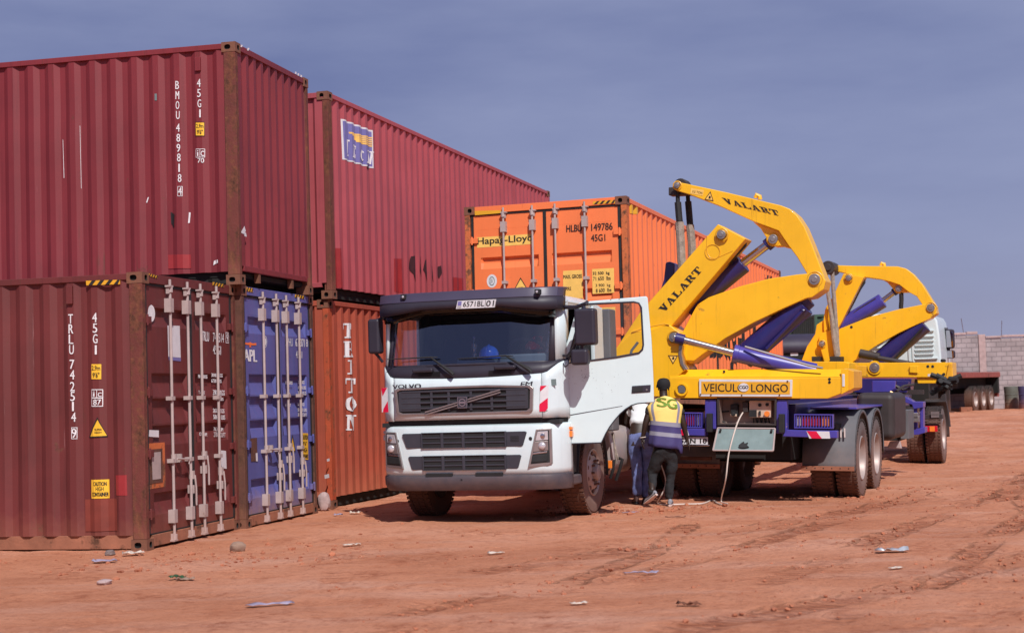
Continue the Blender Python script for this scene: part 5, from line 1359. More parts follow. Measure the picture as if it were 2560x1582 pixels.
# blue posts, lamp boxes, bars
for x0_, y0_, x1_, y1_ in ((778,345,872,600), (1400,350,1492,640)):
    ps = pbox('rear_post', 'purple_blue', x0_, y0_, x1_, y1_, .02, .14)
    dx = 10 if x0_ < 1000 else 20
    pbox('rubber_buffer', 'gasket', x0_+dx, y0_+120, x0_+dx+48, y0_+285, -.06, .02, ps, bevel=.01)
def tail(x0_, x1_, y0_, y1_, order):
    mb = MB(); o1 = [t8(x, y, .0) for x, y in ((x0_,y0_),(x1_,y0_+3),(x1_,y1_+3),(x0_,y1_))]; c1 = sum(o1, Vector())/4; i1 = [c1 + Vector(((p-c1).x*.94, 0, (p-c1).z*.82)) for p in o1]
    plate(mb, o1, [i1], (0, .10, 0)); fr = mb.build('tail_lamp', 'purple_blue', trl, bevel=.006)
    n = len(order); L0, L1 = i1[3].x, i1[2].x
    for k, (w0, w1, m) in enumerate(order):
        mb = MB(); mb.box(L0+(L1-L0)*w0, L0+(L1-L0)*w1, .035, .09, i1[3].z+.015, i1[0].z-.015); mb.build('lamp_lens', m, fr, bevel=.006)
    mb = MB(); mb.box(L0, L1, .06, .095, i1[3].z, i1[0].z); mb.build('lamp_back', 'gasket', fr, smooth=0)
    mb = MB()
    for k in range(13): x = L0+(L1-L0)*(k+.5)/13; mb.box(x-.006, x+.006, .008, .02, i1[3].z-.01, i1[0].z+.01)
    mb.build('lamp_guard', 'purple_blue', fr, smooth=0)
    return fr
tail(1555, 1895, 470, 597, ((0,.16,'lens_clear'), (.17,.68,'lens_red'), (.72,.93,'lens_orange')))
tail(470, 748, 455, 592, ((.06,.25,'lens_orange'), (.30,.80,'lens_red'), (.83,.99,'lens_clear')))
b1 = ppoly('rear_bar', 'purple_blue', [(1462,640),(1492,608),(1932,616),(1932,684),(1455,668)], .0, .13)
b2 = ppoly('rear_bar', 'purple_blue', [(440,590),(785,600),(785,664),(440,652)], .0, .13)
ik = Ink((0, -1, 0), .003); ik.quad(*[t8(x, y) for x, y in ((1690,683),(1873,684),(1865,622),(1664,619))]); ik.quad(*[t8(x, y) for x, y in ((565,657),(640,658),(625,603),(565,602))]); ik.build('reflector_board', 'ink_paper', b1)
ik = Ink((0, -1, 0), .006); ik.quad(*[t8(x, y) for x, y in ((1712,683),(1800,684),(1765,640),(1752,621),(1668,619))]); ik.quad(*[t8(x, y) for x, y in ((565,657),(610,657),(575,604),(565,604))]); ik.build('reflector_stripe', 'reflect_red', b1)
pp_ = [t8(x, y, .04) for x, y in ((445,668),(802,672),(800,736),(445,730))]; mb = MB(); mb.prism(pp_, (0, .015, 0)); npl = mb.build('number_plate', 'ink_paper', trl, smooth=0)
ik = Ink((0, -1, 0), .003); f = lambda x, y: t8(x, y, .04); ik.text('1005AN 10', f(465,722), f(465,680), f(792,727), bold=.006); ik.build('plate_lettering', 'ink_black', npl)
pbox('plate_holder', 'chrome', 445, 738, 815, 747, .02, .06); pbox('cross_member', 'under_dark', 560, 330, 1560, 345, .1, .5)
pbox('under_bar', 'rust_dark', 560, 845, 830, 870, .55, .62)
# right flank: tank, box, landing leg
f9 = lambda x, y, yy=0.0: G(1940 + .19841*x, 960 + .19841*y, yy)
f10 = lambda x, y, yy=0.0: G(2180 + .18519*x, 900 + .18519*y, yy)
mb = MB(); a, b_ = f9(1010, 700, 3.5), f9(1490, 110, 3.5)
mb.box(a.x, b_.x, 3.5, 4.9, a.z, b_.z); mb.build('water_tank', 'dark_metal', trl, bevel=.10, seg=4)
pbox('tool_box', 'mudflap', 385, 675, 490, 1065, 5.2, 5.9, f=f10); pbox('tool_box_side', 'gasket', 150, 690, 384, 1085, 5.3, 5.9, f=f10)
ppoly('frame_plate', 'purple_blue', [(0,280),(320,280),(310,385),(240,430),(0,435)], 4.4, .06, f=f10); ppoly('frame_plate', 'purple_dark', [(325,280),(500,285),(470,440),(330,430)], 6.5, .1, f=f10)
mb = MB()
mb.prism([f10(x, y, 6.3) for x, y in ((335,495),(440,490),(560,560),(690,560),(690,640),(560,660),(540,600),(345,545))], (0, .35, 0))
for x0_, x1_ in ((562,610),(650,690)): ubox(mb, f10(x0_,920,6.35), f10(x1_,640,6.35), 6.35, 6.6)
mb.prism([f10(x, y, 6.3) for x, y in ((545,935),(715,905),(715,980),(630,1005),(545,1012))], (0, .35, 0)); mb.build('landing_leg', 'purple_blue', trl, bevel=.01)
mb = MB()
for x, y in ((505,750),(520,795)): c1 = f10(x, y, 6.2); mb.box(c1.x-.14, c1.x+.14, 6.2, 6.3, c1.z-.05, c1.z+.05)
mb.build('valve_block', 'steel', trl, bevel=.01)
ppoly('wheel_chock', 'rod_grey', [(205,1180),(240,1095),(375,1090),(398,1195)], 4.6, .1, f=f10)
mb = MB(); a, b_ = f10(455,460,7.5), f10(695,400,7.5); mb.box(a.x, b_.x, 7.5, 7.6, a.z, b_.z); mb.tube([f10(300,340,6.4), f10(420,400,6.4), f10(520,380,6.4)], .03, 6); mb.tube([f10(330,420,6.0), f10(430,350,6.2), f10(560,330,6.4)], .025, 6); mb.build('pipe_work', 'dark_metal', trl, smooth=0)
mb = MB(); mb.tube([f10(245,425,4.3), f10(290,455,4.3)], .02, 6); mb.build('yellow_tube', 'yellow', trl)

# ------------------------------------------------------------------ the two cranes
def pin(parent, c, r, y0, y1, m='steel', ring=None):
    mb = MB(); mb.tube([(c.x, y0, c.z), (c.x, y1, c.z)], r, 18); mb.tube([(c.x, y0-.012, c.z), (c.x, y0, c.z)], r*.55, 10)
    o = mb.build('pin', m, parent, bevel=.004)
def crane(fz, Y0, k, outl):
    """k scales thickness; outl holds the measured outlines"""
    F = lambda p, y: fz(p[0], p[1], y)
    o = outl
    mb = MB(); mb.prism([F(p, Y0+.02) for p in o['column']], (0, .62, 0)); cr = mb.build('crane', 'yellow', trl, bevel=.012)
    def slabp(name, pts, y0, th, m='yellow', bevel=.012):
        mb = MB(); mb.prism([F(p, Y0+y0) for p in pts], (0, th, 0)); return mb.build(name, m, cr, bevel=bevel)
    lg = slabp('stabiliser_leg', o['leg'], .08, .40)
    la = slabp('lower_arm', o['lower'], .24, .44); ua = slabp('upper_arm', o['upper'], .27, .36)
    for pts, y0, th in o.get('gusset', []): slabp('gusset', pts, y0, th, bevel=.01)
    for c, r, y0 in o['pins']:
        pin(cr, F(c, Y0+y0), r*.74, Y0+y0-.05, Y0+y0+.05)
        mb = MB(); c_0 = F(c, Y0+y0-.012); mb.tube([(c_0.x + r*1.0*math.cos(a), c_0.y, c_0.z + r*1.0*math.sin(a)) for a in [2*math.pi*k/22 for k in range(23)]], .012, 6, caps=False); mb.build('pin_ring', 'yellow_dull', cr)
    for name, p0, p1, r, y, m in o['tubes']:
        ya, yb = y if isinstance(y, tuple) else (y, y); mb = MB(); mb.tube([F(p0, Y0+ya), F(p1, Y0+yb)], r, 16); mb.build(name, m, cr, bevel=.01 if r > .05 else 0)
    for name, pts, r, y, m in o['lines']:
        mb = MB(); mb.tube([F(p, Y0+y) for p in pts], r, 8); mb.build(name, m, cr)
    return cr, F
Sz = lambda x, y, yy: G(1600 + .35714*x, 420 + .35714*y, yy)
C1 = dict(
 column=[(-260,1330),(-205,1300),(-60,1150),(70,1130),(195,1092),(225,1112),(268,1145),(292,1180),(294,1230),(285,1290),(300,1370),(322,1405),(250,1470),(215,1600),(-330,1600)],
 leg=[(545,393),(740,495),(215,1112),(60,1260),(-200,1310),(0,1008)],
 lower=[(400,955),(480,905),(590,866),(700,828),(900,775),(1100,745),(1225,735),(1275,745),(1300,790),(1284,850),(1205,905),(1165,912),(1000,985),(800,1080),(600,1190),(430,1310),(350,1372),(300,1340),(300,1140)],
 upper=[(238,122),(244,104),(262,98),(330,112),(600,170),(850,230),(985,262),(1045,285),(1098,330),(1150,410),(1200,530),(1250,660),(1292,770),(1270,815),(1215,815),(1165,735),(1100,625),(1040,545),(970,440),(800,378),(550,265),(340,185),(255,160),(240,148)],
 gusset=[([(790,376),(845,425),(885,490),(905,532),(940,549),(985,545),(1036,559),(1052,560),(970,440)], .34, .24)],
 pins=[((935,500),.085,.36), ((1225,780),.10,.26), ((573,468),.08,.06), ((240,1185),.085,.02), ((262,124),.055,.28)],
 tubes=[('rod', (935,505), (690,690), .058, .44, 'chrome'), ('cylinder', (722,668), (330,985), .135, .44, 'purple_dark'), ('rod_eye', (950,490), (885,545), .085, .44, 'purple_dark'),
        ('cylinder', (1150,955), (720,1330), .165, .46, 'purple_dark'), ('cylinder_head', (1180,915), (1120,970), .12, .46, 'purple_dark'),
        ('rod', (240,1186), (668,1298), .050, (-.04,.10), 'chrome'), ('rod_eye', (248,1188), (312,1204), .072, (-.04,-.02), 'purple_dark'), ('cylinder', (655,1296), (1230,1425), .108, (.10,.34), 'purple_blue'), ('cylinder_head', (652,1295), (690,1304), .118, (.10,.115), 'purple_blue'),
        ('sheave', (288,118), (300,118), .0801, .45, 'dark_metal')],
 lines=[('sling', [(262,150),(264,195),(265,240)], .030, .36, 'gasket'), ('sling', [(265,240),(272,330),(280,405)], .047, .36, 'gasket'), ('sling', [(276,380),(285,520),(290,640),(300,720)], .060, .36, 'sling'),
        ('sling', [(330,165),(335,200),(337,235)], .030, .56, 'gasket'), ('sling', [(337,235),(345,330),(352,420)], .046, .56, 'gasket'), ('sling', [(350,400),(362,520),(366,660)], .056, .56, 'sling'),
        ('hose', [(735,500),(738,540),(690,590),(560,720),(420,880),(300,1000),(225,1095)], .022, .28, 'dark_metal'), ('hose', [(728,520),(650,610),(640,670),(620,650)], .018, .30, 'gasket'),
        ('hose', [(735,1250),(900,1298),(1180,1380),(1280,1400)], .016, .0, 'steel'), ('hose', [(1150,985),(1020,1125),(885,1265)], .022, .30, 'purple_dark'), ('hose', [(1152,978),(1140,990),(1150,1000)], .035, .30, 'purple_dark')])
cr1, F1 = crane(Sz, 0.0, 1.0, C1)
mb = MB(); p = Sz(290, 125, .40); mb.tube([(p.x, .34, p.z), (p.x, .58, p.z)], .095, 20); p2 = Sz(285, 165, .40); mb.box(p2.x-.16, p2.x+.14, .36, .56, p2.z-.05, p2.z+.06); mb.build('sheave', 'dark_metal', cr1, bevel=.01)
f = lambda x, y: Sz(x, y, .27)
ik = Ink((0, -1, 0), .004); ik.slab('VALART', f(598,247), f(572,207), f(985,338), gap=.10)
f3 = lambda x, y: Sz(x, y, .08); ik.slab('VALART', f3(168,1014), f3(128,985), f3(440,716), gap=.10); ik.build('lettering', 'ink_black', cr1)
ik = Ink((0, -1, 0), .003); ik.quad(f(353,180), f(440,195), f(448,155), f(357,140)); ik.quad(f(452,222), f(516,232), f(494,164)); f4 = lambda x, y: Sz(x, y, .02); ik.quad(f4(232,1372), f4(267,1311), f4(197,1309)); ik.build('warning_label', 'ink_cream', cr1)
ik = Ink((0, -1, 0), .006)
for tri, g in ((((452,222),(516,232),(494,164)), f), (((232,1372),(267,1311),(197,1309)), f4)):
    cx, cy = sum(p[0] for p in tri)/3, sum(p[1] for p in tri)/3
    for i in range(3):
        p, q = tri[i], tri[(i+1) % 3]; ins = lambda t: (cx+(t[0]-cx)*.78, cy+(t[1]-cy)*.78)
        ik.quad(g(*p), g(*q), g(*ins(q)), g(*ins(p)))
    ik.quad(g(cx-7, cy+8), g(cx+8, cy+9), g(cx+9, cy-6), g(cx+2, cy-12), g(cx-5, cy-4))
ik.text('3.5 TON', f(366,171), f(369,156), f(436,184)); ik.build('label_print', 'ink_black', cr1)
mb = MB(); mb.tube([Sz(808,212,.45), Sz(815,188,.45), Sz(838,200,.45), Sz(840,222,.45)], .03, 8); mb.build('lifting_eye', 'yellow', cr1)
mb = MB(); mb.tube([f3(470,470), f3(466,560), f3(472,600), f3(490,628), f3(520,634), f3(560,620), f3(650,580)], .006, 5); c1 = f3(508,588); mb.tube([(c1.x + .10*math.cos(a), .078, c1.z + .10*math.sin(a)) for a in [2*math.pi*k/20 for k in range(21)]], .008, 5, caps=False); mb.build('weld_line', 'yellow_dull', cr1)
mb = MB(); mb.prism([Sz(x, y, .7) for x, y in ((140,860),(165,780),(178,660),(205,655),(243,668),(240,740),(190,800))], (0, .2, 0)); mb.build('stabiliser_foot', 'purple_dark', cr1, bevel=.02)
mb = MB(); mb.tube([Sz(-60,1150,.012), Sz(60,1112,.012), Sz(170,1092,.012), Sz(205,1098,.012)], .008, 5); mb.build('weld_line', 'yellow_dull', cr1)
mb = MB(); mb.prism([Sz(x, y, .0) for x, y in ((272,1240),(298,1240),(290,1300),(305,1370),(330,1410),(308,1412),(282,1372),(268,1300))], (0, .1, 0)); mb.build('column_edge', 'chrome_dirty', cr1, bevel=.006)

Rz_ = lambda x, y, yy: G(1980 + .38360*x, 620 + .38360*y, yy)
C2 = dict(
 column=[(58,745),(98,640),(150,560),(160,500),(205,470),(215,400),(250,330),(285,330),(290,380),(270,600),(262,748)],
 leg=[(335,166),(470,188),(325,480),(300,520),(262,640),(230,420),(288,268)],
 lower=[(290,545),(305,528),(500,450),(700,398),(850,368),(900,360),(936,380),(944,425),(900,460),(800,505),(700,552),(560,630),(440,710),(372,758),(315,758),(285,640)],
 upper=[(268,118),(275,112),(400,116),(690,120),(742,134),(790,170),(850,240),(900,320),(942,385),(920,410),(880,405),(848,368),(812,315),(765,290),(700,240),(640,220),(580,205),(420,182),(272,148)],
 gusset=[([(585,205),(622,225),(655,262),(672,286),(695,293),(768,289),(715,240)], .36, .24), ([(175,620),(178,570),(195,552),(238,536),(252,548),(262,590),(285,650),(300,740),(210,742)], -.08, .12), ([(205,470),(215,405),(236,395),(232,540),(208,545)], -.05, .1)],
 pins=[((697,265),.09,.38), ((905,390),.11,.26), ((370,195),.08,.06), ((195,625),.075,-.08)],
 tubes=[('rod', (697,265), (590,345), .058, .48, 'chrome'), ('rod_eye', (705,258), (660,292), .08, .48, 'purple_dark'), ('cylinder', (592,342), (312,512), .155, .40, 'purple_blue'),
        ('cylinder', (858,492), (570,740), .20, .46, 'purple_dark'), ('rod', (440,685), (570,712), .09, .2, 'dark_metal'), ('rod', (560,715), (860,770), .05, .1, 'dark_metal')],
 lines=[('sling', [(218,150),(222,190),(240,330),(262,470)], .042, -.16, 'sling'), ('sling', [(262,470),(275,600),(298,735)], .050, -.2, 'sling'), ('sling', [(262,150),(268,250),(280,400),(288,520)], .042, -.10, 'sling'), ('sling', [(288,520),(292,620),(300,700)], .05, -.12, 'sling'),
        ('hose', [(468,192),(470,225),(440,270),(400,350),(330,480)], .03, .3, 'gasket'), ('hose', [(545,330),(430,400),(320,500)], .014, .28, 'dark_metal'), ('hose', [(856,515),(740,640),(650,740)], .02, .24, 'gasket'), ('hose', [(712,290),(713,340),(710,395)], .045, .4, 'gasket')])
cr2, F2 = crane(Rz_, 12.0, 1.0, C2)
mb = MB(); p = Rz_(240, 128, 11.9); mb.tube([(p.x, 11.8, p.z), (p.x, 12.5, p.z)], .135, 22); mb.tube([(p.x, 11.77, p.z), (p.x, 11.8, p.z)], .07, 12); mb.build('sheave', 'dark_metal', cr2, bevel=.01)
mb = MB(); mb.tube([Rz_(578,116,12.45), Rz_(585,98,12.45), Rz_(600,104,12.45), Rz_(602,120,12.45)], .035, 8); mb.build('lifting_eye', 'yellow', cr2)
q0 = lambda x, y, yy=12.0: Rz_(x, y, yy)
ppoly('front_beam', 'yellow', [(372,748),(1045,744),(1048,835),(1030,842),(372,842)], 12.0, .8, f=q0); ppoly('front_beam', 'yellow', [(812,840),(1045,846),(1040,880),(820,882)], 12.05, .7, f=q0)
ppoly('beam_plate', 'yellow_dull', [(368,760),(485,768),(480,835),(405,838),(405,910),(388,935)], 11.4, .1, f=q0); ppoly('beam_plate', 'yellow_dull', [(1000,850),(1022,752),(1042,752),(1044,850)], 11.95, .05, f=q0)
ppoly('beam_plate', 'yellow', [(765,768),(820,768),(820,815),(765,812)], 11.96, .03, f=q0)
c1 = q0(540, 778); pin(trl, c1, .10, 11.95, 12.02); mb = MB(); mb.lathe([(0,.14),(-.03,.14),(-.03,.1)], (c1.x, 12, c1.z), (0,1,0), 20); mb.build('beam_eye', 'yellow', trl)
for x0_, x1_ in ((128,178),(245,318)): pbox('rubber_pad', 'gasket', x0_, 706, x1_, 742, 11.7, 12.1, f=q0)
ppoly('base_deck', 'yellow', [(-120,738),(340,740),(372,748),(372,790),(-120,790)], 10.6, 1.2, f=q0)
ik = Ink((0, -1, 0), .004); ik.quad(q0(885,836), q0(918,836), q0(918,820), q0(885,820)); ik.build('maker_plate', 'ink_paper', trl)
ik = Ink((0, -1, 0), .004)
for x, y in ((885,771),(917,771),(985,826),(990,822),(387,515)): ik.disc(q0(x, y, 12.0 if y > 600 else 12.24), (.03,0,0), (0,0,.03), 8)
ik.build('bolt_hole', 'gasket', trl)
ppoly('turntable', 'purple_dark', [(405,850),(780,850),(770,925),(480,945),(405,940)], 11.0, .5, f=q0)

# ------------------------------------------------------------------ its white tractor, seen from behind
TM0 = pose((3.21, 21.15, 0.0), -21)
trc = thing('tractor_truck', 'white tractor truck seen from behind at the far end of the crane trailer', 'truck', TM0)
H = lambda x, y, yy: on(TM0, 1980 + .38360*x, 620 + .38360*y, 1, yy)
h10 = lambda x, y, yy: on(TM0, 2180 + .18519*x, 900 + .18519*y, 1, yy)
YC = 13.4
sec = [(300,560),(380,500),(480,440),(560,428),(880,425),(925,440),(945,470),(960,560),(972,700),(975,770),(300,770)]
mb = MB(); mb.prism([H(x, y, YC) for x, y in sec], (0, 1.9, 0)); tcab = mb.build('cab', 'cab_white', trc, bevel=.05, seg=3)
mb = MB()
for y in (540, 575, 605, 632, 662, 690, 720): 
    a, b_ = H(800, y+7, YC), H(925 if y < 700 else 950, y-7, YC); mb.box(a.x, b_.x, YC-.05, YC+.02, a.z, b_.z)
for y in (650, 690): a, b_ = H(480, y+6, YC), H(700, y-6, YC); mb.box(a.x, b_.x, YC-.05, YC+.02, a.z, b_.z)
for x in (790, 765): a, b_ = H(x-4, 745, YC), H(x+4, 540, YC); mb.box(a.x, b_.x, YC-.03, YC+.02, a.z, b_.z)
mb.build('cab_rib', 'cab_white', tcab, bevel=.02)
def mir(x0_, y0_, x1_, y1_, yy, name):
    a, b_ = H(x0_, y1_, yy), H(x1_, y0_, yy); mb = MB(); mb.box(a.x, b_.x, yy, yy+.18, a.z, b_.z); m_ = mb.build(name, 'plastic_dark', trc, bevel=.05, seg=3)
    mb = MB(); w, h = (b_.x-a.x)*.14, (b_.z-a.z)*.07; mb.face([(a.x+w, yy-.004, a.z+h), (b_.x-w, yy-.004, a.z+h), (b_.x-w, yy-.004, b_.z-h), (a.x+w, yy-.004, b_.z-h)]); mb.build('mirror_glass', 'mirror_glass', m_, smooth=0)
mir(1000, 527, 1054, 655, YC+1.2, 'mirror'); mir(1000, 664, 1060, 720, YC+1.2, 'mirror')
mb = MB(); mb.tube([H(965,518,YC+1.3), H(985,527,YC+1.3), H(1015,530,YC+1.3)], .04, 6); mb.tube([H(980,665,YC+1.3), H(1000,655,YC+1.3), H(1030,660,YC+1.3)], .03, 6); mb.build('mirror_arm', 'plastic_dark', trc)
a, b_ = H(970, 745, YC-.2), H(998, 722, YC-.2); mb = MB(); mb.box(a.x, b_.x, YC-.3, YC, a.z, b_.z); mb.build('air_filter', 'gasket', trc, bevel=.03)
cw = h10(855, 1350, 9.3); xo = cw.x
for dx in (0, -.34): wheel(trc, (xo+dx, 9.6, .52), 1, .52, .29, 'rear', lugs=True)
for dx in (0, .34): wheel(trc, (xo-2.2+dx, 9.6, .52), -1, .52, .29, 'rear', lugs=False)
mb = MB(); mb.box(xo-1.5, xo-.7, 9.0, 15, .7, 1.05); mb.box(xo-2.1, xo, 9.5, 9.7, .45, .6); mb.box(xo-2.0, xo-.5, 13.2, 15.0, .6, 1.5); mb.build('frame_rail', 'under_dark', trc, smooth=0)
a, b_ = h10(690, 970, 8.9), h10(880, 885, 8.9); mb = MB(); mb.box(a.x, b_.x, 8.9, 9.0, a.z, b_.z); lt_ = mb.build('tail_lamp', 'lens_red', trc, bevel=.01)
a, b_ = h10(780, 962, 8.88), h10(845, 892, 8.88); mb = MB(); mb.box(a.x, b_.x, 8.88, 8.9, a.z, b_.z); mb.build('lamp_lens', 'lens_orange', lt_)
a, b_ = h10(690, 800, 8.9), h10(950, 730, 8.9); mb = MB(); mb.box(a.x, b_.x, 8.9, 9.0, a.z, b_.z); mb.build('rear_crossbar', 'dark_metal', trc, bevel=.01)
mb = MB()
for x, y in ((850,720),(850,752),(620,718),(615,745)): c1 = h10(x, y, 8.85); mb.box(c1.x-.07, c1.x+.07, 8.85, 8.9, c1.z-.03, c1.z+.03)
mb.build('bright_clip', 'steel', trc)
mb = MB(); n = 12; mb.grid([[(x, 9.6 - .68*math.cos(a), .52 + .66*math.sin(a)) for a in [1.9 + 1.35*k/n for k in range(n+1)]] for x in (xo-.5, xo+.18)]); mb.build('mudguard', 'dark_metal', trc, smooth=60, solid=.02)
mb = MB(); mb.prism([h10(x, y, 10.3) for x, y in ((940,470),(990,450),(1000,560),(1035,720),(1055,900),(1018,900),(985,640),(870,640),(900,560))], (0, .15, 0)); mb.build('mudguard', 'dark_metal', trc, bevel=.01)
rr_ = random.Random(5); mb = MB()
for k in range(14): c1 = h10(rr_.uniform(880,1080), rr_.uniform(265,380)+0, 10.6); mb.tube([c1, c1+Vector((rr_.uniform(-.3,.3), rr_.uniform(-.1,.1), rr_.uniform(-.15,.12)))], .055, 6)
mb.build('hose_bundle', 'gasket', trc)
a, b_ = h10(700, 650, 10.5), h10(940, 520, 10.5); mb = MB(); mb.box(a.x, b_.x, 10.5, 11.2, a.z, b_.z); mb.build('battery_box', 'dark_metal', trc, bevel=.03)

# ------------------------------------------------------------------ carrier under the orange container
cMD = Matrix.Translation((1.623, 21.927, 0.0)) @ Matrix.Rotation(R(70.41), 4, 'Z')
car = thing('carrier_trailer', 'dark low trailer carrying the raised orange container, mostly hidden behind the cranes', 'trailer', cMD)
mb = MB()
for y in (.75, 1.6): mb.box(.6, 12.0, y, y+.12, .88, 1.02)
for k in range(8): mb.box(.7+1.5*k, .9+1.5*k, .05, 2.4, 1.02, 1.06)
for x in (.35, 11.6): mb.box(x, x+.2, .02, 2.42, .92, 1.06 if x > 5 else 1.22)
for x in (.6, 6, 11.5): mb.box(x, x+.15, .06, 2.38, 1.0, 1.29 - .0233*x if x < 11 else 1.05)
mb.build('frame', 'dark_metal', car, smooth=0)
for x in (8.2, 9.5, 10.8):
    for y, sg in ((.2, 1), (2.2, -1)):
        w_ = wheel(car, (x, y, .50), 1, .50, .30, 'rear', lugs=False); w_.rotation_euler = (0, 0, R(-90 if sg > 0 else 90))
# ------------------------------------------------------------------ people
folds = bpy.data.textures.new('cloth_folds', 'CLOUDS'); folds.noise_scale = 0.11; folds.noise_depth = 2
def skin(name, pts, edges, root, m, parent, sub=2, smooth=True):
    """one continuous limb-and-trunk surface grown round a jointed skeleton"""
    bm = bmesh.new(); lay = bm.verts.layers.skin.verify(); vs = {}
    for k, (p, r) in pts.items():
        v = bm.verts.new(Vector(p)); v[lay].radius = r if isinstance(r, tuple) else (r, r); vs[k] = v
        if k == root: v[lay].use_root = True
    for ch in edges:
        ks = ch.split()
        for a, b in zip(ks, ks[1:]): bm.edges.new((vs[a], vs[b]))
    me = bpy.data.meshes.new(name); bm.to_mesh(me); bm.free(); me.materials.append(MATS[m])
    o = bpy.data.objects.new(name, me); COL.objects.link(o); o.parent = parent
    s = o.modifiers.new('skin', 'SKIN'); s.use_smooth_shade = True; s.branch_smoothing = 0.3
    u = o.modifiers.new('sub', 'SUBSURF'); cloth = name in ('trousers', 'jeans', 'shirt'); u.levels = u.render_levels = sub + cloth
    if cloth:
        d = o.modifiers.new('folds', 'DISPLACE'); d.texture = folds; d.strength = 0.042; d.mid_level = 0.5; d.texture_coords = 'GLOBAL'
    return o
def hand(pts, edges, tag_, wrist, palm, down, side, fwd, curl=.5):
    """palm, four unequal bent fingers and a thumb hanging from a wrist"""
    d, s, f = Vector(down).normalized(), Vector(side).normalized(), Vector(fwd).normalized()
    w = Vector(wrist)
    pts[tag_+'p'] = (w + d*.055, (.030, .020)); edges.append(f'{wrist_names[tag_]} {tag_}p')
    for i, (off, ln) in enumerate(((-.026,.070),(-.009,.080),(.009,.074),(.025,.058))):
        b = w + d*.085 + f*off; k = w + d*(.085+ln*.5) + f*off + s*curl*.010; e = w + d*(.085+ln*.92) + f*off + s*curl*.034
        for nm, p, r in (('b', b, .0105), ('k', k, .0095), ('e', e, .0075)): pts[f'{tag_}{nm}{i}'] = (p, r)
        edges.append(f'{tag_}p {tag_}b{i} {tag_}k{i} {tag_}e{i}')
    t0 = w + d*.045 + f*-.034 + s*.012; t1 = w + d*.085 + f*-.046 + s*.022; pts[tag_+'t0'] = (t0, .012); pts[tag_+'t1'] = (t1, .009); edges.append(f'{tag_}p {tag_}t0 {tag_}t1')
wrist_names = {'L': 'Lw', 'R': 'Rw'}
def shoe(parent, heel, toe, upv, m, sole):
    heel, toe, upv = Vector(heel), Vector(toe), Vector(upv).normalized(); L = toe - heel; l = L.normalized(); s = l.cross(upv).normalized(); upv = s.cross(l)
    def ring(t, w, h0, h1): c = heel + L*t; return [c - s*w + upv*h0, c - s*w*.9 + upv*h1, c + s*w*.9 + upv*h1, c + s*w + upv*h0]
    mb = MB(); rows = [ring(-.02,.024,.022,.07), ring(.08,.034,.022,.10), ring(.3,.035,.022,.095), ring(.55,.042,.022,.075), ring(.82,.046,.022,.055), ring(.97,.034,.022,.04)]
    rows = [r + [r[0]] for r in rows]; mb.grid(rows); mb.face(rows[0][:4]); mb.face(rows[-1][:4][::-1]); sh = mb.build('shoe', m, parent, smooth=80, subd=2)
    mb = MB(); rows = [ring(-.04,.026,-.004,.024), ring(.08,.037,-.004,.024), ring(.3,.037,-.002,.024), ring(.6,.046,-.004,.024), ring(.85,.049,.0,.024), ring(1.02,.034,.010,.026)]
    rows = [r + [r[0]] for r in rows]; mb.grid(rows); mb.face(rows[0][:4]); mb.face(rows[-1][:4][::-1]); mb.build('shoe_sole', sole, sh, smooth=50, subd=1)

# --- the man in the reflective vest, seen from behind, walking
MS = Matrix.Translation((1.93, 20.40, 0))
man = thing('person', 'man in a yellow and navy reflective vest and black cap walking beside the door', 'person', MS, 'people around the white truck')
S = lambda px, py, y=0.0: on(MS, px, py, 1, y)
P = {'pel': (S(1660,1122,.0), (.135,.105)), 'sp': (S(1661,1080,.03), (.125,.10)), 'ch': (S(1663,1038,.05), (.150,.105)), 'nb': (S(1661,1004,.06), (.075,.065)), 'nk': (S(1659,990,.08), .056), 'hd': (S(1658,980,.10), (.056,.064)), 'hu': (S(1658,960,.10), (.056,.068)),
     'Ls': (S(1630,1012,.05), .060), 'Le': (S(1614,1058,.02), .044), 'Lw': (S(1607,1092,.05), .028), 'Rs': (S(1694,1013,.05), .060), 'Re': (S(1709,1060,.03), .044), 'Rw': (S(1717,1097,.06), .028),
     'Lh': (S(1644,1128,.0), .09), 'Lk': (S(1631,1183,.10), .058), 'La': (S(1630,1230,-.14), .040), 'Rh': (S(1678,1128,.0), .09), 'Rk': (S(1676,1187,.06), .058), 'Ra': (S(1673,1244,.02), .040)}
E_ = ['pel sp ch nb nk hd hu', 'ch Ls Le Lw', 'ch Rs Re Rw', 'pel Lh Lk La', 'pel Rh Rk Ra']
hand(P, E_, 'L', P['Lw'][0], None, (-.10, .02, -1), (1, 0, 0), (0, 1, 0), .9); hand(P, E_, 'R', P['Rw'][0], None, (.25, .02, -1), (-1, 0, 0), (0, 1, 0), .4)
skin('body', P, E_, 'pel', 'skin', man)
for px, sg in ((1646, -1), (1671, 1)):
    mb = MB(); c = S(px, 971, .10); mb.obox(c, (.010*sg, 0, 0), (0, .018, .004), (0, 0, .030)); mb.build('ear', 'skin', man, subd=2, smooth=80)
T_ = {'w': (S(1660,1110,.0), (.150,.115)), 'c': (S(1660,1132,.0), (.140,.115)), 'Lh': (S(1644,1140,.0), .098), 'Lm': (S(1636,1165,.05), .088), 'Lk': (S(1631,1185,.09), .066), 'Lc': (S(1631,1210,-.03), .060), 'La': (S(1630,1236,-.13), .054), 'Rh': (S(1678,1140,.0), .098), 'Rm': (S(1679,1165,.03), .088), 'Rk': (S(1677,1188,.05), .066), 'Rc': (S(1674,1220,.03), .060), 'Ra': (S(1674,1250,.02), .052)}
skin('trousers', T_, ['w c', 'c Lh Lm Lk Lc La', 'c Rh Rm Rk Rc Ra'], 'c', 'trouser_black', man)
